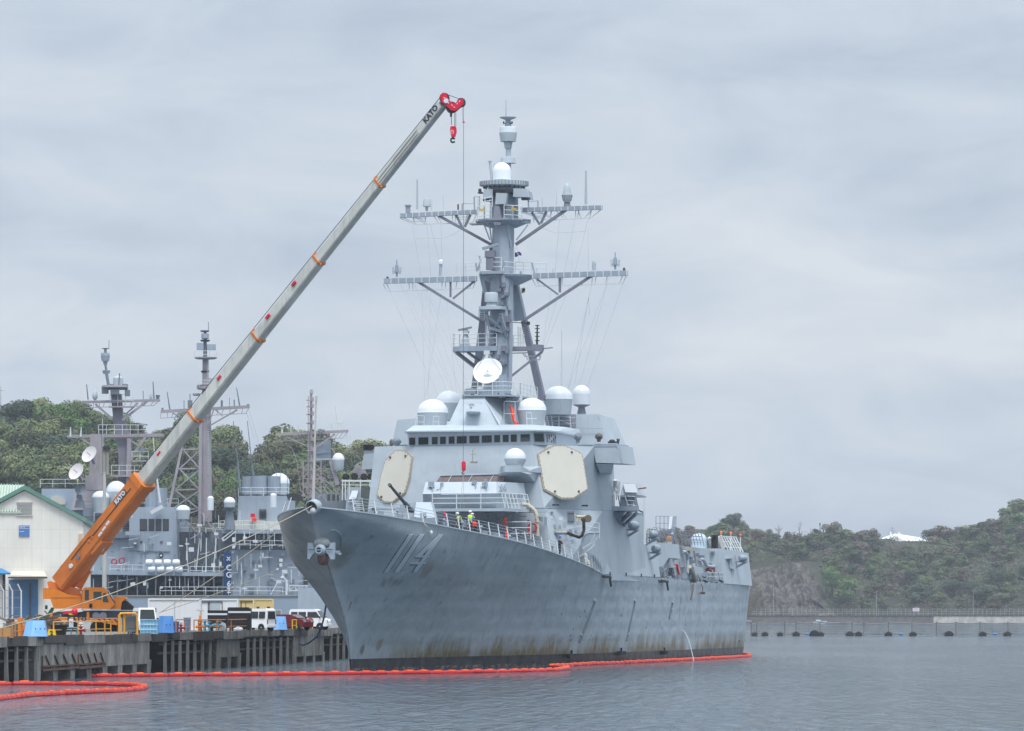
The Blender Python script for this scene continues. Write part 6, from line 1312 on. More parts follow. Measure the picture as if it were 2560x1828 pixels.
CREAMP = panel_mat(); TEAL = paint('green_trim', rgb((98, 138, 126)), 0.6, 0.08, 0.1); ROOFG = paint('pale_green_roof', rgb((186, 200, 186)), 0.6, 0.06, 0.1)
ap, er, el = W(62, 1226, YW), W(208, 1304, YW), W(-84, 1304, YW)
gb = [Ve((el.x, YW, ZQ)), Ve((er.x, YW, ZQ)), er, ap, el]
mb = MB(); mb.hexa(gb, [v+Ve((-1.5, 26, 0)) for v in gb]); walls = wpart(mb, 'wall', CREAMP)
for a, b in ((ap, er), (ap, el)):
 d_ = (b-a).normalized(); mb = MB(); up = Ve((0, 0, 0.06)); off = Ve((0, -0.35, 0)); a2 = a; b2 = b+d_*0.35
 mb.hexa([a2+off+up, b2+off+up, b2+off+up+Ve((-1.5, 27, 0)), a2+off+up+Ve((-1.5, 27, 0))], [v+Ve((0, 0, 0.42)) for v in (a2+off+up, b2+off+up, b2+off+up+Ve((-1.5, 27, 0)), a2+off+up+Ve((-1.5, 27, 0)))]); wpart(mb, 'roof_edge', TEAL)
mb = MB(); r0, r1 = W(61, 1213, YW+3), W(-120, 1211, YW+3); f0, f1 = W(61, 1222, YW+0.4), W(-120, 1330, YW-5)
f0 = Ve((r0.x, YW+1.5, r0.z-0.75));
n = 26
for i in range(n):
 t0, t1 = i/n, (i+0.35)/n; a, b = r0.lerp(r1, t0), r0.lerp(r1, t1); dd = Ve((0, -3.2, -2.6)); mb.hexa([a, b, b+dd, a+dd], [v+Ve((0, -0.05, 0.09)) for v in (a, b, b+dd, a+dd)])
rr_ = MB(); dd = Ve((0, -3.2, -2.6)); rr_.hexa([r0, r1, r1+dd, r0+dd], [v+Ve((0, 0.02, -0.2)) for v in (r0, r1, r1+dd, r0+dd)]); ro = wpart(rr_, 'rear_roof', ROOFG); mb.build('roof_rib', paint('roof_rib', rgb((150, 172, 158)), 0.6), ro, 0)
def wq(us, d, name, mat, par=None):
 q = [W(x, y, YW) for x, y in us]; mb = MB(); mb.hexa([v+Ve((0, -d, 0)) for v in q], [v+Ve((0, 0.03, 0)) for v in q]); return wpart(mb, name, mat, par)
lv = wq(((43, 1257), (80, 1257), (80, 1288), (43, 1288)), 0.08, 'louvre', paint('louvre_grey', rgb((160, 160, 158)), 0.6, 0.05, 0.1))
mb = MB()
for i in range(9): a, b = W(44, 1259+i*3.3, YW), W(79, 1259+i*3.3, YW); mb.bar(a+Ve((0, -0.10, 0)), b+Ve((0, -0.10, 0)), 0.05, 0.07)
mb.build('louvre_slat', paint('louvre_slat', rgb((178, 178, 176)), 0.6), lv); wq(((41, 1255), (82, 1255), (82, 1257), (41, 1257)), 0.12, 'frame', CREAM); wq(((41, 1288), (82, 1288), (82, 1290), (41, 1290)), 0.14, 'frame', CREAM)
sg = wq(((47.5, 1313.5), (73.8, 1313.5), (73.8, 1341), (47.5, 1341)), 0.10, 'sign', paint('sign_blue', rgb((78, 122, 182)), 0.5, 0.04, 0.03))
mb = MB(); rnd = random.Random(2)
for y_, segs in ((1315.6, ((49, 56), (57, 65), (66, 72.5))), (1318.2, ((49, 59), (60, 63))), (1321.4, ((49, 72.5),)), (1329, ((49, 53), (53.5, 60.5)))):
 for x0, x1 in segs:
  x = x0
  while x < x1: w_ = 0.75; mb.bar(W(x, y_, YW)+Ve((0, -0.115, 0)), W(min(x1, x+w_), y_, YW)+Ve((0, -0.115, 0)), 0.02, 0.05 if y_ == 1321.4 else rnd.uniform(0.05, 0.08)); x += 1.0
mb.build('sign_text', WHITE, sg, 0)
wq(((22, 1449), (95, 1449), (95, 1545), (22, 1545)), 0.1, 'shutter_door', paint('blue_door', rgb((66, 110, 148)), 0.5, 0.08, 0.12))
mb = MB(); q = [W(24, 1442, YW-1.6), W(116, 1444, YW-1.6), W(110, 1432, YW), W(30, 1432, YW)]; mb.hexa(q, [v+Ve((0, 0, 0.14)) for v in q]); aw = wpart(mb, 'canopy', paint('canopy_cream', rgb((214, 206, 186)), 0.7, 0.08, 0.1)); mb = MB(); mb.bar(W(20, 1444.5, YW-1.65), W(118, 1444.5, YW-1.65), 0.1, 0.14); mb.build('canopy_gutter', DARK, aw)
wq(((197, 1335), (206, 1334), (206, 1500), (197, 1500)), 0.25, 'downpipe', paint('pipe_beige', rgb((204, 182, 152)), 0.7, 0.1, 0.1))
wq(((74, 1458), (76.5, 1458), (76.5, 1545), (74, 1545)), 0.3, 'door_post', RUSTY)
sh = thing('shed', 'low shed with a bright blue sloping roof at the left edge', 'shed', W(0, 1583, 455)+Ve((0, 0, ZQ-W(0, 1583, 455).z))); sb_ = Vector(sh.location)
mb = MB(); q = [W(-60, 1433, 455), W(27, 1433, 455), W(5, 1421, 459), W(-60, 1415, 459)]; mb.hexa(q, [v+Ve((0, 0, -0.12)) for v in q]); o = mb.build('roof', paint('blue_roof', rgb((24, 112, 160)), 0.5, 0.05, 0.05), sh, 0); o.location = -sb_
mb = MB(); mb.hexa([W(-60, 1545, 456), W(8, 1545, 456), W(8, 1545, 461), W(-60, 1545, 461)], [W(-60, 1434, 456), W(8, 1434, 456), W(8, 1434, 461), W(-60, 1434, 461)]); o = mb.build('wall', CREAMP, sh, 0); o.location = -sb_
mb = MB(); mb.bar(W(10, 1433, 455.5), W(10, 1545, 455.5), 0.25); o = mb.build('post', DARK, sh, 0); o.location = -sb_
fb_ = W(25, 1583, 452); fb_.z = ZQ
fc = thing('security_fence', 'grey wire fence with bent tops in front of the blue door', 'fence', fb_)
mb = MB()
for px in (-20, 9, 31, 53):
 mb = MB(); mb.pipe([W(px, 1583, 452), W(px, 1478, 452), W(px-9, 1460, 452)], 0.07, 6); o = mb.build('fence_post', RAILM, fc); o.location = -fb_
mb = MB()
for v in (1476, 1495, 1520, 1540): mb.tube(W(-25, v, 452), W(53, v, 452), 0.025, n=4)
for i in range(30): x = -22+i*2.5; mb.tube(W(x, 1478, 452), W(x, 1550, 452), 0.008, n=3)
for k_ in (0.3, 0.6, 0.95): mb.tube(W(-25-9*k_, 1478-18*k_, 452), W(53-9*k_, 1478-18*k_, 452), 0.012, n=3)
o = mb.build('fence_wire', STAINED, fc); o.location = -fb_
lpb = W(261, 1583, 447); lpb.z = ZQ
lp_ = thing('floodlight_pole', 'tall concrete pole with a floodlight frame on top behind the crane', 'lamp post', lpb)
def lpp(mb, n, m, deg=30): o = mb.build(n, m, lp_, deg); o.location = -lpb; return o
CPOLE = paint('concrete_pole', rgb((176, 178, 174)), 0.8, 0.1, 0.2)
mb = MB(); mb.tube(lpb, W(261, 1262, 447), 0.22, 0.19, 10); mb.tube(W(261, 1262, 447), W(261, 1180, 447), 0.16, 0.14, 10); lpp(mb, 'pole', CPOLE)
mb = MB()
for x in (253, 261, 269): mb.bar(W(x, 1186, 447), W(x, 1125, 447), 0.22)
for y_ in (1130, 1158, 1184): mb.bar(W(250, y_, 447), W(273, y_, 447), 0.12)
mb.bar(W(250, 1130, 447), W(233, 1184, 447), 0.12); mb.bar(W(233, 1186, 447), W(268, 1186, 447), 0.16); lpp(mb, 'frame', paint('pole_frame', rgb((150, 150, 144)), 0.8, 0.15, 0.2), 0)
mb = MB(); mb.box(W(267, 1122, 447), (0.65, 0.5, 0.28)); mb.bar(W(257, 1118, 447), W(274, 1118, 447), 0.4, 0.1); lpp(mb, 'floodlight', DARK, 0)
def qthing(name, label, cat, px, d, group=None, dz=0):
 p = G(px, d, ZQ+dz); o = thing(name, label, cat, p, 0, group); return o, edgeY(px)+d
BLUE_L = paint('light_blue', rgb((120, 172, 226)), 0.55, 0.06, 0.06, 0.02); BLUE_M = paint('mid_blue', rgb((70, 128, 190)), 0.55, 0.06, 0.08, 0.03)
YEL = paint('rail_yellow', rgb((226, 160, 44)), 0.5, 0.08, 0.0, 0.1); YEL2 = paint('bright_yellow', rgb((240, 200, 20)), 0.5, 0.05, 0.0, 0.05); ORG = paint('rail_orange', rgb((206, 128, 48)), 0.55, 0.1, 0.0, 0.1)
def local(o, px, py, Y): return W(px, py, Y)-Vector(o.location)
def blue_cover(px0, px1, pyt, pyb, d, label, ml=BLUE_L, split=0.38):
 o, Y = qthing('blue_cover', label, 'bollard cover', (px0+px1)/2, d, 'blue tapered covers on the quay edge'); s = FPX/Y; w = (px1-px0)/s; h = (pyb-pyt)/s
 tw = w*0.72; mb = MB(); mb.cur = 0; dp = 1.5
 bl = [(-w/2, -0.3, 0), (-w/2+w*split, -1.0, 0), (w/2, -0.4, 0), (w/2-0.1, dp, 0), (-w/2+0.1, dp, 0)]; tl_ = [(-tw/2, 0.1, h), (-w/2+w*split+0.03, -0.35, h), (tw/2, 0.0, h), (tw/2, dp*0.6, h), (-tw/2, dp*0.6, h)]
 mb.hexa(bl, tl_); c = mb.build('cover_body', ml, o, 0)
 mb = MB(); mb.hexa([(x*1.03, y*1.03, -0.0) for x, y, z in bl], [(x*1.03, y*1.03, 0.06) for x, y, z in bl]); mb.build('cover_skirt', DARK, o, 0)
 for i in range(3): mb = MB(); mb.box((0.1+i*0.3, -0.75+i*0.12, h*0.5), (0.06, 0.06, 0.12)); mb.build('bolt', DARK, o)
 return o
blue_cover(58, 119, 1546, 1588, 0.6, 'pale blue tapered steel cover at the left end of the quay edge')
blue_cover(392, 437, 1538, 1582, 0.9, 'mid blue tapered steel cover beside the stacked cyan crates', BLUE_M)
blue_cover(677, 719, 1542, 1577, 0.9, 'pale blue tapered steel cover between the two white vans')
o, Y = qthing('crate_stack', 'stack of three pale cyan plastic crates beside the blue cover', 'crates', 373, 0.8); s = FPX/Y
for i in range(3):
 mb = MB(); h = 12.6/s; w = 44/s; mb.hexa([(-w/2, -0.5, i*h), (w/2, -0.5, i*h), (w/2, 0.6, i*h), (-w/2, 0.6, i*h)], [(-w/2, -0.5, i*h+h*0.9), (w/2, -0.5, i*h+h*0.9), (w/2, 0.6, i*h+h*0.9), (-w/2, 0.6, i*h+h*0.9)])
 c = mb.build('crate', paint('cyan_plastic', rgb((124, 176, 206)), 0.5, 0.06, 0.05), o, 0); mb = MB()
 for j in range(6): mb.bar((-w/2+0.06+j*(w-0.12)/5, -0.53, i*h+0.03), (-w/2+0.06+j*(w-0.12)/5, -0.53, i*h+h*0.85), 0.06)
 mb.bar((-w/2, -0.53, i*h+h*0.85), (w/2, -0.53, i*h+h*0.85), 0.08); mb.build('crate_rib', paint('cyan_rib', rgb((150, 196, 218)), 0.5), c)
o, Y = qthing('power_box', 'grey shore power cabinet inside a thick yellow tube guard', 'power cabinet', 320, 0.3); s = FPX/Y
mb = MB(); mb.box((0.1, 0.35, 0.85), (1.1, 0.6, 1.25)); c = mb.build('cabinet', paint('cabinet_grey', rgb((112, 116, 114)), 0.6, 0.06, 0.1), o, 0); mb = MB(); mb.box((0.3, 0.03, 0.95), (0.7, 0.04, 0.95)); mb.build('cabinet_door', paint('door_grey', rgb((98, 102, 102)), 0.6), c, 0)
for x0, x1, y in ((-0.68, -0.28, -0.05), (-0.62, 0.72, -0.2)):
 mb = MB(); h = 1.62; mb.pipe([(x0, y, 0), (x0, y, h-0.15), (x0+0.12, y, h), (x1-0.12, y, h), (x1, y, h-0.15), (x1, y, 0)], 0.085, 8); mb.build('guard_tube', YEL, o)
mb = MB(); mb.lathe((0, 0.3, 1.5), [(0.12, 0), (0.12, 0.18), (0.05, 0.24)], 10); mb.build('beacon', ORANGE_R, o)
mb = MB()
for x in (0.0, 0.15, 0.3): mb.tube((x, 0.2, 0), (x, 0.2, 0.25), 0.05)
mb.build('cable_stub', DARK, o)
def qrail(label, pxs, d, h, mat, group='painted tube guard rails on the quay'):
 o, Y = qthing('guard_rail', label, 'guard rail', pxs[0], d, group); b = Vector(o.location); pts = [G(p, d, 0)-Ve((b.x, b.y, 0)) for p in pxs]
 mb = MB(); mb.pipe([pts[0]+Ve((0, 0, h-0.08))]+[p+Ve((0, 0, h)) for p in pts]+[pts[-1]+Ve((0, 0, h-0.08))], 0.05, 6); mb.build('top_rail', mat, o)
 mb = MB(); mb.pipe([p+Ve((0, 0, h*0.45)) for p in pts], 0.035, 6); mb.build('mid_rail', mat, o)
 for p in pts: mb = MB(); mb.tube(p, p+Ve((0, 0, h)), 0.05, n=7); mb.build('rail_post', mat, o)
qrail('yellow tube railing in front of the crane bumper', (134, 160, 195, 240, 262, 277), 0.5, 1.05, YEL)
qrail('short brown orange railing left of the blue tapered cover at the left edge', (30, 38, 54), 0.6, 1.0, ORG)
qrail('short orange railing beside the red valves', (440, 462, 474), 0.5, 1.1, ORG)
qrail('long orange railing in front of the black tanks', (485, 496, 541, 553, 566, 578, 619, 628), 0.4, 1.05, ORG)
qrail('bright yellow railing near the destroyer bow', (731, 741, 757, 766, 781), 0.7, 0.95, YEL2)
for px, lean, lab in ((213, 14, 'leaning'), (243, 8, 'leaning')):
 pass
def pump(px, d, col, label, h=0.75, cat='hydrant'):
 o, Y = qthing('hydrant', label, cat, px, d); mb = MB(); mb.tube((0, 0, 0), (0, 0, h), 0.10, n=10); mb.lathe((0, 0, h), [(0.12, 0), (0.2, 0.03), (0.2, 0.08), (0.06, 0.12)], 12); b = mb.build('standpipe', col, o)
 mb = MB(); mb.tube((-0.32, 0, h*0.7), (0.32, 0, h*0.7), 0.085, n=9)
 for x in (-0.3, 0.3): mb.tube((x-0.04, 0, h*0.7), (x+0.04, 0, h*0.7), 0.15, n=10)
 mb.build('outlet', col, b); mb = MB(); mb.ring((0, 0, h+0.22), 0.16, 0.025, (0, 0, 1), 12, 5); mb.tube((0, 0, h+0.1), (0, 0, h+0.24), 0.03); mb.build('hand_wheel', RUSTY, b)
TQ = paint('pump_teal', rgb((96, 160, 186)), 0.5, 0.08, 0.05, 0.1)
pump(512, 1.0, TQ, 'pale blue hydrant nearest the orange hydrant', 0.85); pump(524, 1.2, TQ, 'pale blue hydrant between two others behind the orange railing', 0.8); pump(546, 1.1, TQ, 'pale blue hydrant at the right end of its row', 0.85)
pump(452, 1.0, paint('valve_red', rgb((150, 26, 48)), 0.5, 0.1, 0, 0.1), 'dark red valve stand beside the blue bin', 0.6, 'valve')
pump(500, 0.9, paint('hydrant_orange', rgb((226, 120, 40)), 0.5), 'orange and yellow hydrant left of the black tanks', 0.7)
pump(202, 1.0, paint('valve_red', rgb((150, 26, 48)), 0.5, 0.1, 0, 0.1), 'dark red valve stand under the crane bumper', 0.6, 'valve')
def bagpile(px, d, w, h, col, name, label, cat):
 o, Y = qthing(name, label, cat, px, d); mb = MB(); mb.ball((0, 0, h*0.45), 1, 14, (w/2, w*0.4, h*0.55)); r = random.Random(int(px)); mb.v = [(x*(1+r.uniform(-.12, .12)), y*(1+r.uniform(-.1, .1)), max(0.0, z*(1+r.uniform(-.12, .12)))) for x, y, z in mb.v]; mb.build(name+'_body', col, o, 30)
bagpile(597, 0.6, 0.72, 0.42, WHITE, 'sack', 'full white sack lying under the orange railing', 'sack')
bagpile(558, 1.0, 0.55, 0.8, DOMEG, 'sack', 'grey white upright sack behind the orange railing', 'sack')
bagpile(73, 4, 0.8, 0.55, WHITE, 'plastic_bundle', 'crumpled white plastic bundle behind the left blue cover', 'plastic bundle')
o, Y = qthing('pipe_stand', 'small light blue pipe stand with a white post under the crane', 'pipe stand', 178, 0.9); mb = MB(); mb.box((0, 0, 0.62), (0.9, 0.4, 0.08))
for x in (-0.4, 0.0, 0.4): mb.tube((x, 0, 0), (x, 0, 0.6), 0.04)
mb.build('stand_frame', TQ, o, 20); mb = MB(); mb.box((0, -0.05, 0.95), (0.3, 0.2, 0.62)); mb.build('white_post', WHITE, o, 0)
o, Y = qthing('yellow_block', 'small yellow block marked 2 beside the pale blue cover', 'block', 130, 0.7); mb = MB(); mb.hexa([(-0.35, -0.3, 0), (0.28, -0.3, 0), (0.28, 0.4, 0), (-0.35, 0.4, 0)], [(-0.22, -0.3, 0.52), (0.2, -0.3, 0.52), (0.2, 0.3, 0.52), (-0.22, 0.3, 0.52)]); b = mb.build('block_body', YEL2, o, 0); lettering('lettering', '2', 0.45, kt, b, (0, -0.32, 0.25), (1, 0, 0), (0, 0, 1), bold=0.015)
o, Y = qthing('black_bin', 'wide black bin standing under the crane bumper', 'bin', 150, 1.4); mb = MB(); mb.hexa([(-0.45, -0.4, 0), (0.35, -0.4, 0), (0.35, 0.4, 0), (-0.45, 0.4, 0)], [(-0.62, -0.5, 0.8), (0.5, -0.5, 0.8), (0.5, 0.5, 0.8), (-0.62, 0.5, 0.8)]); mb.build('bin_body', BLACK, o, 0); mb = MB(); mb.box((-0.05, 0, 0.82), (1.2, 1.1, 0.06)); mb.build('bin_rim', DARK, o, 0)
o, Y = qthing('blue_bin', 'dark blue plastic bin right of the blue tapered cover', 'bin', 438, 1.6); mb = MB(); mb.box((0, 0, 0.45), (0.5, 0.6, 0.9), 0, 1.15); mb.build('bin_body', paint('bin_blue', rgb((24, 84, 168)), 0.5), o, 0); mb = MB(); mb.box((0, 0, 0.93), (0.62, 0.7, 0.06)); mb.build('bin_rim', BLUE_M, o, 0)
o, Y = qthing('blue_cabinet', 'slim blue grey cabinet behind the short orange railing', 'cabinet', 468, 2.0); mb = MB(); mb.box((0, 0, 0.6), (0.55, 0.4, 1.2)); mb.build('cabinet_body', paint('slate_blue', rgb((92, 128, 158)), 0.5, 0.08, 0.1), o, 0); mb = MB(); mb.box((0, 0, 1.24), (0.65, 0.5, 0.07)); mb.build('cabinet_roof', BLUE_L, o, 0)
o, Y = qthing('work_light', 'orange and white work light on a stand with a pale lamp bar', 'work light', 504, 3.0)
mb = MB(); mb.tube((0, 0, 0), (-0.1, 0, 1.35), 0.06); mb.build('stand', DARK, o); mb = MB(); mb.hexa([(-0.3, -0.1, 0.9), (0.1, -0.1, 0.8), (0.1, 0.2, 0.8), (-0.3, 0.2, 0.9)], [(-0.18, -0.1, 1.45), (-0.05, -0.1, 1.35), (-0.05, 0.2, 1.35), (-0.18, 0.2, 1.45)]); mb.build('work_body', paint('work_orange', rgb((232, 140, 36)), 0.5), o, 0); mb = MB(); mb.bar((-0.42, 0, 1.85), (0.2, 0, 1.8), 0.2, 0.14); mb.tube((-0.1, 0, 1.3), (-0.1, 0, 1.85), 0.03); mb.build('lamp_bar', CREAM, o, 20)
def container(px0, px1, pyt, d, mat, label, depth=2.6, name='shipping_container', doors=None, ridges=0, matr=None):
 o, Y = qthing(name, label, 'container', (px0+px1)/2, d); b = Vector(o.location); s = FPX/Y; w = (px1-px0)/s; h = CAMH+(HOR-pyt)/s-ZQ
 mb = MB(); mb.box((0, depth/2, 0.12+h/2-0.06), (w, depth, h-0.12)); body = mb.build('container_body', mat, o, 0)
 mb = MB()
 for z in (0.14, h): mb.bar((-w/2, -0.02, z), (w/2, -0.02, z), 0.12, 0.14)
 for x in (-w/2, w/2): mb.bar((x, -0.02, 0.0), (x, -0.02, h+0.05), 0.14, 0.14)
 mb.build('frame', matr or mat, o, 0)
 if ridges:
  mb = MB()
  for i in range(ridges): x = -w/2+0.2+(w-0.4)*i/(ridges-1); mb.bar((x, -0.03, 0.25), (x, -0.03, h-0.15), 0.08, 0.05)
  mb.build('corrugation', matr or mat, body, 0)
 return o, w, h, s
CWH = paint('container_white', rgb((222, 224, 226)), 0.5, 0.04, 0.08, 0.03); CYE = paint('container_cream', rgb((220, 196, 138)), 0.55, 0.06, 0.1, 0.08)
o, w, h, s = container(372, 500, 1498, 42, CWH, 'long plain white container behind the blue covers'); mb = MB(); mb.box((-w/2+0.55, -0.05, h*0.66), (0.25, 0.06, 0.35)); mb.build('vent_box', STAINED, o, 0); mb = MB(); mb.bar((-w/2+2.3, -0.04, 0.1), (-w/2+2.3, -0.04, h), 0.05); mb.build('panel_joint', DOMEG, o)
o, w, h, s = container(500.5, 594, 1499, 42, CWH, 'white container with dark framed double doors behind the black tanks')
mb = MB()
for x in (-w/2+0.08, -w/2+0.75, -w/2+0.85, -w/2+2.05): mb.bar((x, -0.05, 0.2), (x, -0.05, h-0.25), 0.06, 0.06)
mb.bar((-w/2+0.1, -0.05, h-0.22), (-w/2+2.05, -0.05, h-0.22), 0.08, 0.08); mb.build('door_frame', DARK, o, 0)
mb = MB(); mb.box((-w/2+1.4, -0.04, h*0.6), (0.9, 0.05, 1.5)); mb.build('door_leaf', DOMEG, o, 0)
o, w, h, s = container(595, 634, 1499, 44, CYE, 'cream container end with double doors between a white and another cream one', matr=CYE); mb = MB(); mb.bar((-w/2+0.2, -0.05, h-0.2), (w/2-0.1, -0.05, h-0.2), 0.07); mb.bar((-w/2+0.3, -0.05, 0.2), (-w/2+0.3, -0.05, h-0.2), 0.08); mb.bar((0, -0.05, 0.2), (0, -0.05, h-0.2), 0.05); mb.build('door_bar', RUSTY, o, 0)
o, w, h, s = container(634.5, 682, 1499, 44, CYE, 'cream container with two small dark windows, the rightmost one', ridges=9)
for x in (-w/2+0.42, w/2-0.42): mb = MB(); mb.box((x, -0.06, h*0.62), (0.28, 0.06, 0.8)); mb.build('window', DARK, o, 0)
for px0, px1, lab in ((667, 683, 'grey mesh screen panel right behind the van with its tail to us'), (684, 703, 'grey mesh screen panel left of the red car')):
 o, Y = qthing('screen_panel', lab, 'screen', (px0+px1)/2, 22, 'grey screens'); s = FPX/Y; w = (px1-px0)/s; mb = MB(); mb.box((0, 0, 0.95), (w-0.08, 0.05, 1.75)); mb.build('mesh', paint('screen_grey', rgb((132, 132, 130)), 0.8, 0.08, 0.1), o, 0); mb = MB()
 for x in (-w/2, w/2): mb.bar((x, 0, 0), (x, 0, 1.9), 0.06)
 mb.bar((-w/2, 0, 1.88), (w/2, 0, 1.88), 0.06); mb.build('screen_frame', RAILM, o, 0)
for px0, px1, pyt, lab in ((519, 568, 1526, 'black flat tank with a white stripe, the lower left one'), (568.5, 627, 1521, 'black flat tank with a white stripe and ribbed lid, the right one')):
 o, Y = qthing('black_tank', lab, 'tank', (px0+px1)/2, 4.5, 'black tanks'); s = FPX/Y; w = (px1-px0)/s; h = CAMH+(HOR-pyt)/s-ZQ
 mb = MB(); mb.box((0, 0.8, 0.3+(h-0.3)/2), (w, 1.6, h-0.3)); mb.build('tank_body', BLACK, o, 0); mb = MB(); mb.bar((-w/2, -0.02, h-0.33), (w/2, -0.02, h-0.33), 0.05, 0.16); mb.build('white_band', WHITE, o, 0)
 mb = MB(); n = int(w/0.25)
 for i in range(n): mb.box((-w/2+0.13+i*(w-0.2)/n, 0.8, h+0.04), (0.16, 1.5, 0.10))
 if pyt < 1524: mb.build('lid_rib', BLACK, o, 0)
 mb = MB(); mb.box((-w*0.35, 0.8, 0.15), (0.3, 1.2, 0.3)); mb.build('skid', DARK, o, 0); mb = MB(); mb.box((w*0.35, 0.8, 0.15), (0.3, 1.2, 0.3)); mb.build('skid', DARK, o, 0)
VW = paint('van_white', rgb((240, 241, 242)), 0.25, 0.02, 0.03); VGL = glass_mat('van_glass', (0.02, 0.025, 0.028, 1))
def van(label, px, d, yaw, L=3.4, H=1.9, Wd=1.48, mat=VW, name='parked_van', cat='van', hood=0.55, rake=0.55):
 o, Y = qthing(name, label, cat, px, d, None); o.rotation_euler.z = yaw
 x0, x1 = -L/2, L/2
 def prof(k, ins): return [(x0+0.02, k*(Wd/2-ins*0), 0.28), (x1-0.05, k*(Wd/2), 0.28), (x1, k*Wd/2, 0.75), (x1-0.12, k*Wd/2, 0.98), (x1-hood, k*Wd/2, 1.06), (x1-hood-rake, k*(Wd/2-0.09), H-0.1), (x1-hood-rake-0.25, k*(Wd/2-0.13), H), (x0+0.2, k*(Wd/2-0.13), H), (x0+0.03, k*(Wd/2-0.10), H-0.15), (x0, k*Wd/2, 1.05), (x0, k*Wd/2, 0.5)]
 mb = MB(); mb.hexa(prof(-1, 0), prof(1, 0)); b = mb.build('body', mat, o, 30)
 def side_pane(xa, xb, za=1.12, zb=None, xc=None, xd=None):
  zb = zb or H-0.27
  for k in (-1, 1):
   mb = MB(); f = lambda z: k*(Wd/2-0.10*(z-1.05)/(H-0.1-1.05)+0.004)
   q = [(xa, f(za), za), (xb, f(za), za), (xd if xd is not None else xb, f(zb), zb), (xc if xc is not None else xa, f(zb), zb)]; mb.hexa(q, [(x, y+k*0.015, z) for x, y, z in q]); mb.build('window', VGL, o, 0)
 side_pane(x0+0.22, x0+0.88); side_pane(x0+0.98, x0+1.75); side_pane(x0+1.9, x1-hood-0.1, 1.12, H-0.27, None, x1-hood-0.55)
 mb = MB(); q = [(x1-hood+0.0, -Wd/2+0.12, 1.10), (x1-hood+0.0, Wd/2-0.12, 1.10), (x1-hood-rake+0.05, Wd/2-0.2, H-0.16), (x1-hood-rake+0.05, -Wd/2+0.2, H-0.16)]; mb.hexa(q, [(x+0.03, y, z+0.03) for x, y, z in q]); mb.build('windscreen', VGL, o, 0)
 mb = MB(); q = [(x0-0.005, -Wd/2+0.14, 1.08), (x0-0.005, Wd/2-0.14, 1.08), (x0+0.02, Wd/2-0.22, H-0.25), (x0+0.02, -Wd/2+0.22, H-0.25)]; mb.hexa(q, [(x-0.03, y, z) for x, y, z in q]); mb.build('rear_window', VGL, o, 0)
 for x in (x0+0.62, x1-0.72):
  for k in (-1, 1):
   mb = MB(); mb.lathe((x, k*(Wd/2-0.1), 0.29), [(0.17, -0.08), (0.27, -0.08), (0.29, -0.04), (0.29, 0.08), (0.26, 0.11), (0.17, 0.11)], 18, (0, k, 0)); w_ = mb.build('wheel', BLACK, o); mb = MB(); mb.lathe((x, k*(Wd/2-0.1), 0.29), [(0.165, 0.09), (0.1, 0.07), (0.05, 0.12), (0.01, 0.12)], 14, (0, k, 0)); mb.build('rim', RAILM, w_)
   mb = MB(); mb.lathe((x, k*(Wd/2-0.02), 0.29), [(0.36, 0.0), (0.36, 0.024), (0.30, 0.024)], 18, (0, k, 0)); mb.build('wheel_arch', DARK, o)
 for k in (-1, 1):
  mb = MB(); mb.box((x1-0.04, k*(Wd/2-0.2), 0.82), (0.12, 0.26, 0.2)); mb.build('headlight', DOMEG, o, 20); mb = MB(); mb.box((x0+0.01, k*(Wd/2-0.1), 0.82), (0.08, 0.12, 0.4)); mb.build('tail_light', paint('tail_red', rgb((160, 30, 30)), 0.4), o, 20); mb = MB(); mb.box((x1-hood-0.12, k*(Wd/2+0.1), 1.15), (0.1, 0.16, 0.2)); mb.build('mirror', DARK, o, 20)
 mb = MB(); mb.box((x1-0.02, 0, 0.42), (0.14, Wd-0.1, 0.22)); mb.build('bumper', mat, o, 20); mb = MB(); mb.box((x0, 0, 0.42), (0.14, Wd-0.1, 0.2)); mb.build('bumper', mat, o, 20)
 mb = MB(); mb.bar((-0.05, -Wd/2-0.004, 0.95), (0.1, -Wd/2-0.004, 0.95), 0.03); mb.build('handle', DARK, o)
 return o
van('white small van facing right beside the destroyer bow', 776, 5.5, R(-18), 3.9, 1.95)
van('white small van with its tail towards us behind the black tanks', 640, 6.5, R(148), 3.4, 2.0)
van('white van with a dark windscreen just right of the crane cab', 362, 12, R(-75), 3.4, 2.05, rake=0.22)
van('dark red car with grey windows in front of a white van', 735, 3.6, R(-35), 3.4, 1.45, 1.5, paint('car_red', rgb((110, 20, 30)), 0.25, 0.03, 0.0), 'parked_car', 'car', 0.8)
rnd = random.Random(21)
for i in range(9):
 px = rnd.uniform(26, 128); o, Y = qthing('scrap_heap', ['brown heap of scrap and tangled pipes behind the left blue cover', 'brown heap of scrap timber under the crane tail'][i % 2], 'scrap heap', px, rnd.uniform(12, 22), 'scrap heaps by the warehouse'); mb = MB()
 for k in range(14): a = Ve((rnd.uniform(-0.9, 0.9), rnd.uniform(-0.6, 0.6), rnd.uniform(0.1, 1.5-0.03*k))); mb.bar(a, a+Ve((rnd.uniform(-1, 1), rnd.uniform(-0.5, 0.5), rnd.uniform(-0.2, 0.4))), rnd.uniform(0.05, 0.22))
 mb.hexa([(-1.1, -0.8, 0), (1.1, -0.8, 0), (1.1, 0.8, 0), (-1.1, 0.8, 0)], [(-0.6, -0.4, 0.9), (0.5, -0.4, 1.1), (0.6, 0.4, 1.0), (-0.5, 0.4, 0.8)]); mb.build('scrap', [RUSTY, paint('scrap_brown', rgb((92, 84, 74)), 0.9, 0.25, 0.2, 0.3), paint('scrap_grey', rgb((128, 126, 120)), 0.9, 0.2, 0.2, 0.2)][i % 3], o, 0)
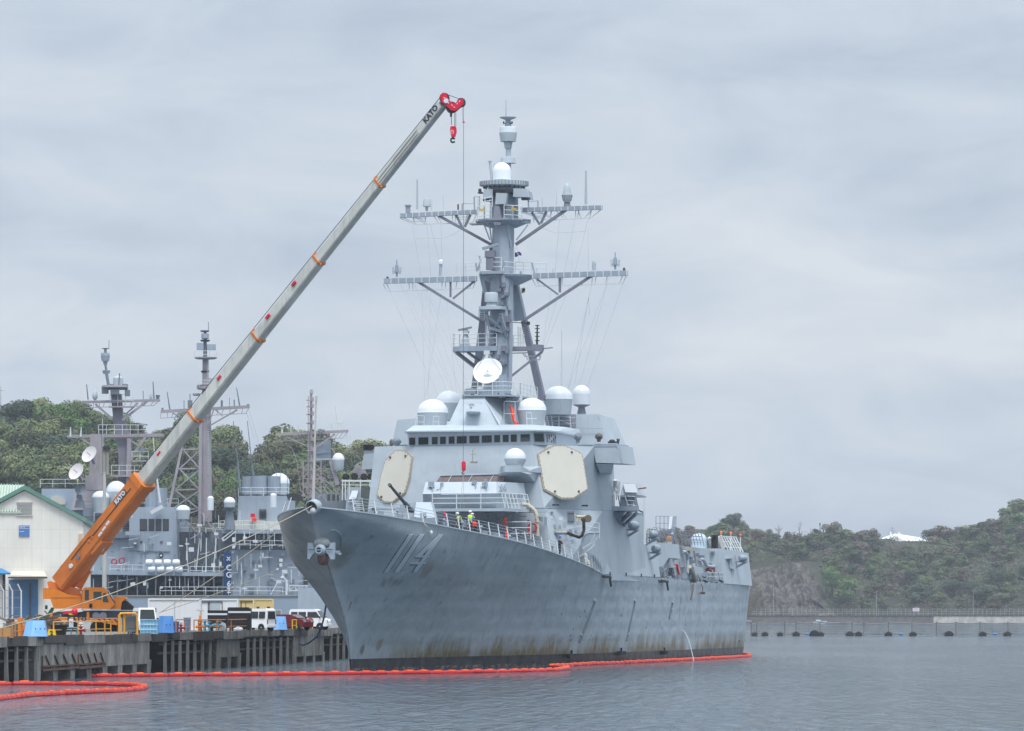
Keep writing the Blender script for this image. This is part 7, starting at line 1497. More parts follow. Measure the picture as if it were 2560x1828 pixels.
o, Y = qthing('digger_arm', 'orange steel outrigger frame standing left of the crane', 'outrigger', 55, 10); mb = MB(); mb.bar((-0.15, 0, 0), (-0.1, 0, 1.35), 0.36, 0.4); mb.build('post', CO, o, 0); mb = MB(); mb.bar((-0.3, 0, 0.55), (0.5, 0, 0.75), 0.25, 0.3); mb.build('arm', CO, o, 0)
o, Y = qthing('steel_drum', 'grey steel drum beside the wooden crate at the left edge', 'drum', 30, 3); mb = MB(); mb.lathe((0, 0, 0), [(0.4, 0), (0.4, 0.3), (0.43, 0.32), (0.4, 0.34), (0.4, 0.65), (0.43, 0.67), (0.4, 0.69), (0.4, 1.0)], 18); mb.build('drum_body', paint('drum_grey', rgb((112, 110, 104)), 0.7, 0.15, 0.2, 0.3), o)
o, Y = qthing('wooden_crate', 'pale wooden crate at the left edge of the quay', 'crate', 8, 1.6); mb = MB(); mb.box((0, 0, 0.35), (1.3, 0.9, 0.7)); c = mb.build('crate_body', paint('crate_wood', rgb((186, 138, 84)), 0.8, 0.15, 0.15), o, 0); mb = MB()
for x in (-0.6, 0, 0.6): mb.bar((x, -0.47, 0), (x, -0.47, 0.72), 0.09, 0.04)
mb.build('crate_batten', paint('batten_wood', rgb((160, 116, 70)), 0.8), c, 0)
o, Y = qthing('hose_trolley', 'bright blue steel frame beside the yellow railing under the bow', 'hose trolley', 792, 0.9); mb = MB()
for a, b in (((-0.5, 0, 0), (0.3, 0, 0.75)), ((0.5, 0, 0), (-0.4, 0, 0.75)), ((-0.55, 0, 0.0), (-0.55, 0, 0.8)), ((0.55, 0, 0), (0.55, 0, 0.8)), ((-0.55, 0, 0.78), (0.55, 0, 0.78)), ((-0.55, 0, 0.05), (0.55, 0, 0.05))): mb.bar(a, b, 0.16)
mb.box((0.1, 0.25, 0.4), (0.8, 0.25, 0.6)); mb.build('frame', paint('trolley_blue', rgb((30, 96, 180)), 0.5), o, 0)
o, Y = qthing('hose_coil', 'dark red hose hung in an upright loop beside the yellow railing', 'hose', 776, 1.1); mb = MB(); mb.ring((0, 0, 0.68), 0.42, 0.07, (0.85, -0.5, 0), 20, 7); mb.ring((0.06, 0.05, 0.66), 0.36, 0.07, (0.85, -0.5, 0), 20, 7); mb.build('hose_loop', paint('ring_red', rgb((170, 40, 46)), 0.6), o)
o, Y = qthing('pump_unit', 'small grey pump inside the bright yellow railing', 'pump', 752, 1.4); mb = MB(); mb.box((0, 0, 0.25), (0.5, 0.4, 0.5)); mb.build('pump_base', STAINED, o, 0); mb = MB(); mb.ball((0, 0, 0.62), 0.22, 12); mb.build('pump_head', RAILM, o)
o = thing('blue_hose', 'dark blue hose sagging from the bow to the quay edge', 'hose', W(730, 1578, 470)); mb = MB(); hp_ = [W(815, 1512, 452), W(811, 1540, 455), W(803, 1570, 458), W(792, 1592, 460), W(772, 1608, 462), W(757, 1613, 464), W(742, 1608, 466), W(733, 1594, 468), W(730, 1578, 470)]
c = mb.pipe(hp_, 0.085, 8).build('hose_body', paint('hose_blue', rgb((40, 70, 120)), 0.5), o); c.location = -Vector(o.location)
for px, lab in ((102, 'white mooring float nearest the corner pile, the left of two'), (119, 'white mooring float on the water, the right of two')):
 p = WZ(px, 1700, 0.0); o = thing('white_float', lab, 'float', p, 0, 'white floats by the piles'); mb = MB(); mb.ball((0, 0, 0.08), 0.2, 14, (1, 0.8, 0.7)); mb.build('float_body', WHITE, o); mb = MB(); mb.tube((-0.2, 0, 0.1), (0.2, 0, 0.1), 0.03); mb.build('float_rod', RAILM, o)
def mooring(label, pts, r):
 q = pts; o = thing('mooring_line', label, 'mooring line', q[-1], 0, 'mooring lines from the bow'); n = 14; path = []
 for i in range(n+1):
  t = i/n; p = q[0].lerp(q[-1], t); sag = (q[0]-q[-1]).length*0.012*4*t*(1-t); path.append(p-Ve((0, 0, sag))-Vector(o.location))
 MB().pipe(path, r, 6).build('rope', paint('mooring_rope', rgb((168, 160, 140)), 0.9, 0.12, 0), o)
sw = ship_world
mooring('beige mooring line from the bow chock down to the left end of the quay', [sw(bn+ax*0.2), G(-60, 1.0, 3.3)], 0.036)
mooring('grey brown mooring line from the starboard bow edge to the quay by the white containers', [sw(S(706, 1321, 2.5)), W(398, 1533, 400)], 0.032)
mooring('white mooring line low under the starboard flare to the quay by the white containers', [sw(S(731, 1411, 6)), W(400, 1531, 402)], 0.03)
YT = 650.0
T = lambda px, py, dy=0.0: W(px, py, YT+dy)
t1 = lambda u, v, dy=0.0: T(u/3.124, 780+v/3.124, dy)
t2 = lambda u, v, dy=0.0: T(380+u/3.123, 780+v/3.123, dy)
t7 = lambda u, v, dy=0.0: T(u/2.8, 1180+v/2.8, dy)
t8 = lambda u, v, dy=0.0: T(400+u/2.8, 1180+v/2.8, dy)
cr = thing('cruiser', 'older grey cruiser with two tall masts and a navy name banner, beyond the quay', 'warship', (T(500, 1640).x, YT, 0)); cro = Vector(cr.location)
CG = paint('cruiser_grey', rgb((150, 162, 174)), 0.6, 0.08, 0.14, 0.06, scale=0.4); CGD = paint('cruiser_dark', rgb((112, 122, 132)), 0.7, 0.12, 0.15, 0.08, scale=0.4); CPK = paint('mast_mauve', rgb((152, 146, 152)), 0.7, 0.12, 0.15, 0.15, scale=0.5); CSH = paint('recess_grey', rgb((92, 102, 112)), 0.8, 0.15, 0.1); PANE = glass_mat('dim_pane', (0.05, 0.055, 0.06, 1), 0.2)
def cp(mb, name, mat=None, par=None, deg=0):
 o = mb.build(name, mat or CG, par or cr, deg)
 if par is None: o.location = -cro
 return o
def blk(px0, py0, px1, py1, dy, depth, name='deckhouse', mat=None, tx0=None, tx1=None, par=None):
 tx0 = px0 if tx0 is None else tx0; tx1 = px1 if tx1 is None else tx1
 q = [T(px0, py1, dy), T(px1, py1, dy), T(tx1, py0, dy), T(tx0, py0, dy)]; mb = MB(); mb.hexa(q, [v+Ve((0, depth, 0)) for v in q]); return cp(mb, name, mat, par)
blk(120, 1491, 905, 1660, 2, 30, 'hull', paint('cruiser_hull', rgb((146, 160, 174)), 0.5, 0.05, 0.08, 0.05, scale=0.3))
mb = MB(); mb.bar(T(120, 1490, 1.9), T(905, 1489, 1.9), 0.1, 0.14); cp(mb, 'deck_edge', paint('yellowed_edge', rgb((160, 148, 112)), 0.7, 0.1, 0.1, 0.3))
blk(205, 1428, 560, 1492, 10, 20, 'lower_house', CSH); blk(575, 1375, 905, 1492, 8, 22, 'lower_house', CG)
mb = MB(); mb.hexa([T(205, 1436, 3), T(560, 1441, 3), T(560, 1441, 12), T(205, 1436, 12)], [v+Ve((0, 0, 0.5)) for v in (T(205, 1436, 3), T(560, 1441, 3), T(560, 1441, 12), T(205, 1436, 12))]); cp(mb, 'upper_deck', CG)
A = blk(205, 1270, 450, 1436, 9, 20, 'bridge_block', CG, 208, 446)
B = blk(318, 1268, 446, 1440, 6, 6, 'bridge_block', CG, 325, 440)
blk(100, 1222, 300, 1440, 16, 16, 'upper_house', paint('cruiser_blue', rgb((156, 172, 188)), 0.55, 0.06, 0.1), 104, 296)
blk(178, 1224, 262, 1275, 14.5, 4, 'upper_house', paint('cruiser_salmon', rgb((188, 180, 182)), 0.6, 0.08, 0.1), 186, 256)
mb = MB(); q = [t1(u, v, 15.8) for u, v in ((395, 1445), (440, 1435), (500, 1455), (515, 1480), (508, 1505), (400, 1500))]; mb.hexa(q, [v+Ve((0, 0.4, 0)) for v in q]); cp(mb, 'radar_panel', CREAM)
for u0, u1 in ((978, 1030), (1040, 1080), (1090, 1130), (1140, 1182)):
 q = [t7(u, v, 5.95) for u, v in ((u0, 412), (u1, 412), (u1, 330), (u0, 328))]; mb = MB(); mb.hexa(q, [v+Ve((0, 0.2, 0)) for v in q]); o = cp(mb, 'window', DARK); mb = MB(); c = sum(q, Vector())/4; e = [c+(v-c)*0.85+Ve((0, -0.04, 0)) for v in q]; mb.hexa(e, [v+Ve((0, 0.03, 0)) for v in e]); mb.build('pane', PANE, o, 0)
mb = MB(); mb.bar(t7(900, 550, 5.9), t7(1190, 558, 5.9), 0.12); cp(mb, 'rub_rail', STAINED); mb = MB(); mb.bar(t7(880, 430, 5.0), t7(985, 430, 5.0), 1.2, 0.5); cp(mb, 'bridge_wing', CG)
for u, v in ((1128, 585), (990, 490), (1130, 492)): mb = MB(); mb.lathe(t7(u, v, 5.95), [(0.3 if u == 1128 else 0.16, -0.06), (0.14 if u == 1128 else 0.05, -0.06), (0.13, 0.0)], 12, (0, 1, 0)); cp(mb, 'port_light', WHITE, None, 30)
mb = MB()
for i in range(7): mb.bar(t7(860, 320+i*13, 8.6), t7(925, 318+i*13, 8.6), 0.2, 0.1)
for i in range(7): mb.bar(t7(595, 325+i*15, 8.6), t7(660, 325+i*15, 8.6), 0.2, 0.12)
cp(mb, 'louvre_bank', DARK)
blk(212, 1290, 262, 1330, 8.0, 3, 'louvre_house', CGD); blk(205, 1330, 330, 1345, 8.2, 3, 'side_sponson', CGD)
def cyl(u0, u1, v0, v1, f, dy, name, mat, par=None, top=0.97):
 a, b = f((u0+u1)/2, v1, dy), f((u0+u1)/2, v0, dy); r = abs(f(u1, v1, dy).x-f(u0, v1, dy).x)/2; mb = MB(); mb.lathe(a, [(r, 0), (r*top, b.z-a.z), (r*top*0.85, b.z-a.z), (r*top*0.8, b.z-a.z-0.4)], 20); return cp(mb, name, mat, par, 30)
FUN = paint('funnel_grey', rgb((140, 152, 164)), 0.6, 0.06, 0.2, 0.05, scale=0.6)
for u0, u1, v0 in ((1130, 1240, 1362), (1205, 1308, 1375)): cyl(u0, u1, v0, 1530, t1, 10, 'funnel', FUN)
for u0, u1, v0 in ((575, 650, 32), (630, 752, 28), (750, 842, 30)): cyl(u0, u1, v0, 158, t8, 12, 'funnel', FUN)
def dome(u, vt, vs, vb, hw, f, dy, taper=0.9, gm=None):
 c = f(u, vb, dy); s = f(u, vs, dy); t = f(u, vt, dy); r = abs(f(u+hw, vb, dy).x-c.x); mb = MB(); mb.lathe(c, [(r*taper, 0), (r, s.z-c.z)], 20); o = cp(mb, 'radome', gm or DOMEG, None, 30); mb = MB(); mb.lathe((s.x, s.y, s.z+0.01), [(r*math.cos(R(q)), (t.z-s.z)*math.sin(R(q))) for q in range(0, 91, 10)], 20); mb.build('dome_cap', WHITE, o).location = (0, 0, 0)
 return o
dome(705, 132, 180, 290, 62, t7, 7.5, 0.8); dome(815, 64, 140, 245, 75, t7, 9, 0.9); dome(162-0, 232, 270, 330, 50, t8, 4, 0.85) ; dome(832, 8, 82, 160, 76, t8, 16, 0.9)
dome(487, 176, 215, 248, 41, t8, 5, 0.9, DOMEG); mb = MB(); mb.tube(t8(487, 400, 5.5), t8(487, 250, 5.5), 0.8, 0.35, 10); mb.tube(t8(487, 268, 5.5), t8(487, 250, 5.5), 0.6, 0.85, 12); cp(mb, 'dome_pedestal', CGD, None, 30)
for u, v0, v1 in ((354, 172, 268), (793, 152, 248)): cyl(u-22, u+22, v0+14, v1, t8, 5, 'white_capsule', WHITE, None, 1.0); c = t8(u, v0+14, 5); mb = MB(); mb.ball(c, 0.42*22*2/2.8/19.1*1.2, 14, (1, 1, 0.8), 0, 90); cp(mb, 'capsule_top', WHITE, None, 30)
C_ = blk(590, 1240, 729, 1380, 10, 18, 'funnel_block', CG, 596, 722)
blk(560, 1303, 730, 1325, 8.5, 3, 'pale_bulwark', paint('pale_bulwark', rgb((196, 198, 188)), 0.6, 0.1, 0.2)); blk(555, 1324, 905, 1334, 6, 12, 'upper_deck', CG); blk(545, 1322, 905, 1380, 9, 14, 'upper_house', CGD)
mb = MB()
for i in range(8): mb.bar(t8(695, 265+i*8.5, 9.8), t8(745, 265+i*8.5, 9.8), 0.2, 0.1)
cp(mb, 'louvre_bank', DARK)
for u, v, c_ in ((650, 305, CRED), (660, 335, ORANGE_R), (765, 838, BLUE_M)): mb = MB(); mb.box(t8(u, v, 8.0), (0.6, 0.3, 0.5)); cp(mb, 'coloured_box', c_)
mb = MB(); q = [t8(u, v, 7.8) for u, v in ((643, 640), (702, 640), (702, 582), (643, 582))]; mb.hexa(q, [v+Ve((0, 0.3, 0)) for v in q]); cp(mb, 'door', paint('brown_door', rgb((84, 80, 76)), 0.7, 0.1, 0.1)); mb = MB(); q = [t8(u, v, 7.8) for u, v in ((1005, 785), (1050, 785), (1050, 742), (1005, 742))]; mb.hexa(q, [v+Ve((0, 0.3, 0)) for v in q]); cp(mb, 'door', paint('brown_door', rgb((84, 80, 76)), 0.7, 0.1, 0.1))
for u0, v0, u1, v1 in ((585, 560, 740, 860), (740, 545, 760, 860), (845, 560, 872, 590)): blk(400+u0/2.8, 1180+v0/2.8, 400+u1/2.8, 1180+v1/2.8, 7.6, 1, 'side_panel', paint('panel_grey', rgb((140, 152, 162)), 0.6, 0.06, 0.1))
q = [t8(u, v, 2.5) for u, v in ((446, 858), (500, 858), (500, 560), (446, 560))]; mb = MB(); mb.hexa(q, [v+Ve((0, 0.1, 0)) for v in q]); bn_ = cp(mb, 'name_banner', paint('banner_navy', rgb((32, 62, 104)), 0.7, 0.06, 0.05))
for ch, v in (('C', 672), ('G', 722), ('6', 785), ('2', 830)):
 me = lettering('letter', ch, 1.05, WHITE, bn_, t8(482, v, 2.42), (1, 0, 0), (0, 0, 1), bold=0.02)
mb = MB(); c = t8(480, 607, 2.42); k_ = 1/2.8/19.1
for sx in (-1, 1): mb.bar(c+Ve((sx*13*k_, 0, 14*k_)), c+Ve((-sx*11*k_, 0, -16*k_)), 0.05, 0.09); mb.bar(c+Ve((-sx*14*k_, 0, -6*k_)), c+Ve((-sx*6*k_, 0, -17*k_)), 0.05, 0.08)
mb.ring(c+Ve((0, 0, 2*k_)), 6*k_, 0.035, (0, -1, 0), 12, 5); mb.build('emblem', WHITE, bn_, 0)
def trail(f, pts, h, dy, step=1.4):
 p = [f(u, v, dy) for u, v in pts]; mb = MB()
 for a, b in zip(p, p[1:]):
  n = max(1, int((b-a).length/step))
  for i in range(n+1): q = a.lerp(b, i/n); mb.tube(q, q+Ve((0, 0, h)), 0.04, n=4)
  for k in (0.5, 1.0): mb.tube(a+Ve((0, 0, h*k)), b+Ve((0, 0, h*k)), 0.03, n=4)
 cp(mb, 'railing', RAILM)
trail(t7, [(770, 708), (1320, 715)], 1.1, 3.2); trail(t8, [(210, 720), (470, 725)], 1.1, 3.2); trail(t8, [(555, 540), (860, 540)], 1.1, 6.2); trail(t1, [(315, 1372), (800, 1370)], 1.1, 16); trail(t8, [(0, 858), (560, 860)], 1.0, 2.4); trail(t8, [(420, 400), (730, 400)], 1.1, 8); trail(t8, [(590, 858), (860, 860)], 1.0, 2.4)
mb = MB()
for i in range(14): x = 270+i*24; mb.bar(T(x, 1439, 3.2), T(x+rnd.uniform(-2, 2), 1490, 3.2), 0.12)
for i in range(26): x = rnd.uniform(270, 560); y = rnd.uniform(1445, 1485); mb.box(T(x, y, 9.5), (rnd.uniform(0.3, 1.2), 0.5, rnd.uniform(0.2, 1.0)))
cp(mb, 'deck_fitting', CGD)
mb = MB(); rnd = random.Random(31)
for i in range(60): x = rnd.uniform(445, 600); y = rnd.uniform(1290, 1425); a = T(x, y, rnd.uniform(5, 9)); mb.bar(a, a+Ve((rnd.uniform(-0.6, 0.6), 0, rnd.uniform(-1.6, 1.6))), rnd.uniform(0.05, 0.2))
for i in range(40): x = rnd.uniform(590, 860); y = rnd.uniform(1335, 1480); a = T(x, y, 7.4); mb.box(a, (rnd.uniform(0.15, 0.7), 0.4, rnd.uniform(0.15, 0.8)))
for i in range(24): x = rnd.uniform(210, 440); y = rnd.uniform(1345, 1430); a = T(x, y, 5.7); mb.box(a, (rnd.uniform(0.1, 0.5), 0.3, rnd.uniform(0.1, 0.4)))
cp(mb, 'superstructure_fitting', CGD)
mb = MB(); blk(448, 1330, 560, 1440, 9.4, 6, 'well_deck', CSH)
for u in (470, 490, 515, 533): mb.bar(T(u, 1430, 6), T(u+rnd.uniform(-4, 12), 1345, 6), 0.14)
mb.pipe([t8(775, 860, 3), t8(830, 760, 3)], 0.07); mb.pipe([t8(885, 860, 3), t8(885, 760, 3), t8(865, 738, 3), t8(845, 740, 3)], 0.14); mb.bar(t8(430, 470, 5), t8(510, 410, 5), 0.14); mb.bar(t8(450, 480, 5), t8(530, 415, 5), 0.14); cp(mb, 'deck_pipe', RAILM, None, 30)
mb = MB()
for v in (795, 830): mb.bar(t8(905, v, 4), t8(1095, v+4, 4), 0.14)
for i in range(5): mb.bar(t8(905+i*45, 832, 4), t8(905+i*45, 795, 4), 0.1); mb.bar(t8(905+i*45, 832, 4), t8(945+i*45, 797, 4), 0.08)
cp(mb, 'gangway_truss', RAILM)
for i in range(8):
 u = 1045+(i % 4)*63; v = 636 if i < 4 else 684; u += 0 if i < 4 else 18; a, b = t7(u-27, v, 3.0), t7(u+27, v, 3.0); mb = MB(); mb.lathe(a, [(0.2, 0), (0.42, 0.08), (0.46, 0.5*(b-a).length), (0.42, (b-a).length-0.08), (0.2, (b-a).length)], 12, (1, 0, 0)); cp(mb, 'raft_canister', WHITE, None, 30)
for u, v in ((800, 630), (852, 622)): mb = MB(); mb.ring(t7(u, v, 5.5), 0.35, 0.1, (0, -1, 0), 14, 6); cp(mb, 'life_ring', paint('ring_red', rgb((170, 40, 46)), 0.6), None, 30)
mb = MB(); r3 = random.Random(55)
for i in range(150):
 x = r3.choice((r3.uniform(212, 445), r3.uniform(448, 560), r3.uniform(560, 740), r3.uniform(590, 860))); y = r3.uniform(1275 if x < 445 else 1310, 1485); a = T(x, y, 4.6 if y < 1436 or x > 570 else 3.4); k_ = r3.random()
 if k_ < 0.45: mb.bar(a, a+Ve((0, 0, r3.uniform(0.6, 2.2))), r3.uniform(0.05, 0.1))
 elif k_ < 0.75: mb.box(a, (r3.uniform(0.15, 0.7), 0.3, r3.uniform(0.15, 0.6)))
 else: mb.bar(a, a+Ve((r3.uniform(0.5, 2.2), 0, r3.uniform(-0.2, 0.5))), 0.06)
cp(mb, 'superstructure_fitting', RAILM)
mb = MB()
for i in range(22): x = r3.uniform(230, 730); y = r3.uniform(1230, 1320); a = T(x, y, 12); mb.tube(a, a+Ve((r3.uniform(-0.2, 0.2), 0, r3.uniform(1.5, 4.5))), 0.06, 0.03, 5)
cp(mb, 'superstructure_fitting', CGD)
for x0, x1, y in ((340, 446, 1268), (208, 320, 1270), (596, 722, 1240), (450, 560, 1330), (575, 735, 1375), (735, 900, 1322)): trail(T, [(x0, y), (x1, y)], 1.1, 9.5)
def tdish(f, u, v, r, ax, dy, mat, name='dish_antenna', deep=0.25, rim=False):
 c = f(u, v, dy); ax = Vector(ax).normalized(); mb = MB(); mb.lathe(c, [(0.02, -0.1)]+[(r*i/8, deep*r*(i/8)**2-0.06) for i in range(1, 9)]+[(r*i/8, deep*r*(i/8)**2) for i in range(8, -1, -1)], 26, ax); o = cp(mb, name, mat, None, 30); mb = MB(); mb.bar(c-ax*0.1, c-ax*1.0+Ve((0, 0.2, -0.6)), 0.4); mb.tube(c, c+ax*r*0.7, 0.05); mb.build('dish_mount', CPK, o); return o
DW = paint('dish_pinkwhite', rgb((208, 202, 202)), 0.6, 0.05, 0.1)
tdish(t1, 705, 1118, 1.18, (-0.55, -0.72, 0.45), 6, DW); tdish(t1, 603, 1253, 1.18, (-0.55, -0.72, 0.45), 5, DW)
o = tdish(t1, 622, 1395, 0.75, (0.35, -0.9, 0.3), 6, CGD, 'illuminator', 0.5); mb = MB(); mb.tube(t1(625, 1470, 6.5), t1(625, 1420, 6.5), 0.35, 0.25); mb.hexa([t1(580, 1530, 6), t1(670, 1530, 6), t1(670, 1530, 8), t1(580, 1530, 8)], [t1(595, 1468, 6), t1(655, 1468, 6), t1(655, 1468, 8), t1(595, 1468, 8)]); cp(mb, 'illuminator_mount', CGD)
blk(222, 1085, 258, 1215, 9, 4, 'dish_tower', CPK, 226, 252); blk(213, 1188, 256, 1225, 8.6, 4, 'dish_tower', CPK)
def yarm(f, pts, h, under, dg, name, dy):
 mb = MB(); a, b = f(*pts[0], dy), f(*pts[1], dy); mb.bar(a, b, 0.4, h); o = cp(mb, name, CPK); mb = MB(); n = 14
 ua, ub = f(*under[0], dy), f(*under[1], dy); mb.bar(ua, ub, 0.08)
 for i in range(n+1): mb.bar(a.lerp(b, i/n), ua.lerp(ub, max(0, min(1, i/n+(0.012 if i % 2 else -0.012)))), 0.07)
 for g_ in dg: mb.bar(f(g_[0], g_[1], dy), f(g_[2], g_[3], dy), g_[4])
 mb.build('yard_brace', CPK, o); return o
MA1 = paint('mast_plate', rgb((128, 128, 138)), 0.65, 0.1, 0.15, 0.1)
mb = MB(); q = [t1(u, v, 12) for u, v in ((925, 1345), (1022, 1345), (1022, 985), (960, 830), (945, 640), (865, 640), (895, 960), (925, 1100))]; mb.hexa(q, [v+Ve((0, 1.6, 0)) for v in q]); cp(mb, 'mast_tower', MA1)
mb = MB(); q = [t1(u, v, 11.2) for u, v in ((985, 1345), (1022, 1345), (1022, 990), (992, 985))]; mb.hexa(q, [v+Ve((0, 0.8, 0)) for v in q]); cp(mb, 'mast_leg', CPK)
yarm(t1, ((645, 705), (1250, 690)), 0.34, ((655, 748), (1205, 732)), ((745, 720, 875, 835, 0.3), (1145, 700, 955, 845, 0.3), (1080, 712, 980, 800, 0.18)), 'yardarm', 11.5)
yarm(t1, ((525, 972), (1280, 962)), 0.42, ((760, 985), (1140, 985)), ((620, 980, 760, 1065, 0.25), (800, 990, 750, 1060, 0.18), (1140, 975, 1005, 1160, 0.35), (990, 980, 1080, 1045, 0.2)), 'yardarm', 11.5)
def trl(c0, c1, v, hh, f=t1, dy=11.2): trail(f, [(c0, v), (c1, v)], hh, dy, 1.0)
trl(770, 1140, 958, 1.3); trl(860, 1040, 738, 1.6); trl(1030, 1158, 1165, 1.3); trl(870, 1110, 1280, 1.4)
mb = MB(); mb.bar(t1(1030, 1165, 11.5), t1(1158, 1165, 11.5), 1.2, 0.2); mb.bar(t1(860, 1282, 11.5), t1(1110, 1282, 11.5), 1.6, 0.25); mb.bar(t1(850, 742, 11.5), t1(1050, 742, 11.5), 1.4, 0.15); mb.bar(t1(1000, 1165, 11.5), t1(1140, 1060, 11.5), 0.2); cp(mb, 'mast_platform', CPK)
cyl(1085, 1132, 1062, 1105, t1, 11.5, 'lantern', CGD); mb = MB(); mb.bar(t1(1040, 872, 11.5), t1(1150, 882, 11.5), 0.2, 0.16); mb.tube(t1(1095, 880, 11.5), t1(1095, 940, 11.5), 0.16, 0.3); cp(mb, 'navigation_radar', DARK)
cyl(795, 1000, 574, 590, t1, 11.6, 'ribbed_drum', CPK); blk(254, 966, 270, 984, 11, 1, 'antenna_box', CGD); blk(276, 973, 297, 985, 10.8, 1, 'antenna_box', CG); blk(312, 975, 324, 990, 11, 1, 'antenna_box', CGD); blk(268, 960, 318, 974, 11.4, 1.5, 'mast_head', CGD)
cyl(884, 963, 520, 574, t1, 11.8, 'dome', DOMEG); mb = MB(); c = t1(923, 522, 11.8); mb.ball(c, 0.66, 16, (1, 1, 0.62), 0, 90); cp(mb, 'dome_top', DOMEG, None, 30)
mb = MB(); mb.tube(t1(848, 575, 11.8), t1(832, 480, 11.8), 0.2); mb.tube(t1(830, 455, 11.8), t1(822, 400, 11.8), 0.16); mb.tube(t1(928, 570, 11), t1(934, 480, 11), 0.09); mb.tube(t1(850, 290, 12), t1(852, 220, 12), 0.04); mb.tube(t1(688, 685, 11.5), t1(676, 565, 11.5), 0.1, 0.06); mb.tube(t1(1203, 680, 11.5), t1(1195, 545, 11.5), 0.1, 0.06); mb.tube(t1(1120, 685, 11.5), t1(1118, 615, 11.5), 0.05); mb.tube(t1(1230, 690, 11.5), t1(1233, 650, 11.5), 0.14, 0.3); cp(mb, 'mast_pole', CGD, None, 30)
for u, prof in ((830, ((24, 483, 33, 458),)), (823, ((14, 412, 20, 385), (30, 384, 36, 346), (36, 344, 34, 322), (12, 320, 10, 295), (8, 294, 34, 284)))):
 for r0, v0, r1, v1 in prof: a = t1(u, v0, 12); b = t1(u, v1, 12); s_ = 1/3.124/19.1; mb = MB(); mb.lathe(a, [(r0*s_, 0), (r1*s_, b.z-a.z)], 16); cp(mb, 'drum_antenna', CG, None, 30)
for u, f_, v in ((742, t1, 640), ): a = f_(u, 690, 11.5); s_ = 1/3.124/19.1; mb = MB(); mb.lathe(a, [(8*s_, 0), (20*s_, 0.3), (22*s_, 0.6), (16*s_, 1.0), (6*s_, 1.35)], 14); cp(mb, 'cone_antenna', DOMEG, None, 30)
a = t1(1178, 690, 11.5); mb = MB(); mb.lathe(a, [(0.1, 0), (0.2, 0.25), (0.2, 0.5), (0.12, 0.85)], 12); cp(mb, 'cone_antenna', DOMEG, None, 30)
mb = MB(); mb.tube(t1(1222, 1270, 6), t1(1250, 1490, 6), 0.12, 0.16); mb.tube(t1(1195, 980, 6), t1(1222, 1270, 6), 0.05, 0.1); mb.tube(t1(800, 830, 10), t1(805, 1060, 10), 0.04); mb.tube(t1(635, 900, 11), t1(630, 975, 11), 0.05, 0.14); mb.tube(t1(552, 900, 11), t1(550, 975, 11), 0.05, 0.14); mb.bar(t1(1180, 1570, 5), t1(1270, 1520, 5), 0.8, 0.5); cp(mb, 'whip_antenna', RAILM, None, 30)
lat = MB(); legs = [((245, 1010), (135, 1520)), ((385, 850), (370, 1720)), ((330, 1010), (270, 1000))]
lat.bar(t2(243, 1010, 8), t2(132, 1530, 8), 0.34); lat.bar(t2(380, 850, 7), t2(372, 1740, 7), 0.4); lat.bar(t2(300, 960, 11), t2(245, 1030, 8), 0.16)
rows = [(243, 1075, 1068), (215, 1225, 1222), (180, 1390, 1382), (150, 1545, 1535)]
for u, v0, v1 in rows: lat.bar(t2(u-10 if u > 200 else u, v0, 8), t2(410, v1, 7.4), 0.18)
for (u0, v0, _), (u1, v1, _) in zip(rows, rows[1:]): lat.bar(t2(u0, v0, 8), t2(372, v1, 7.2), 0.15); lat.bar(t2(u1, v1, 8), t2(378, v0, 7.2), 0.15)
lat.bar(t2(150, 1545, 8), t2(372, 1730, 7.2), 0.2); lat.bar(t2(100, 1640, 8), t2(372, 1545, 7.2), 0.15); lat.bar(t2(385, 1560, 7), t2(520, 1770, 7), 0.2); lat.bar(t2(300, 1770, 7), t2(372, 1730, 7), 0.18)
cp(lat, 'lattice_mast', CPK)
mb = MB(); mb.tube(t2(420, 1640, 9), t2(418, 760, 9), 0.85, 0.72, 12); mb.tube(t2(418, 780, 9), t2(418, 360, 9), 0.5, 0.4, 10); cp(mb, 'mast_column', CPK, None, 30)
mb = MB()
for i in range(60): v = 380+i*15; mb.bar(t2(428, v, 8.2), t2(446, v, 8.2), 0.07)
cp(mb, 'mast_ladder', RAILM)
yarm(t2, ((70, 778), (762, 740)), 0.4, ((65, 830), (740, 792)), ((160, 790, 300, 850, 0.14), (665, 765, 440, 895, 0.2), (440, 880, 480, 770, 0.14), (555, 815, 490, 760, 0.12), (400, 890, 330, 800, 0.14)), 'yardarm', 8)
def lring(u, v, r, h, name, mat=None): a = t2(u, v, 9); s_ = 1/3.123/19.1; mb = MB(); mb.lathe(a, [(r*s_*0.8, -0.12), (r*s_, 0), (r*s_, h)], 18); cp(mb, name, mat or CPK, None, 30)
lring(420, 362, 90, 0.14, 'mast_platform'); trail(t2, [(332, 360), (508, 360)], 0.95, 7.8, 0.9); lring(415, 468, 34, 0.14, 'mast_platform', DARK); lring(420, 600, 72, 0.35, 'mast_platform'); lring(412, 575, 60, 0.1, 'mast_platform'); trail(t2, [(370, 580), (450, 580)], 0.8, 7.8, 0.8); lring(475, 560, 34, 0.7, 'dome', DOMEG); lring(345, 648, 28, 0.2, 'mast_platform')
for u0, u1, v0, v1 in ((348, 402, 242, 295), (430, 495, 252, 296)): blk(380+u0/3.123, 780+v0/3.123, 380+u1/3.123, 780+v1/3.123, 8.2, 1, 'antenna_panel', CG)
lring(415, 225, 38, 0.12, 'mast_platform', DARK); lring(415, 205, 30, 0.6, 'drum_antenna', CG); lring(412, 150, 36, 0.1, 'disc_antenna', CGD)
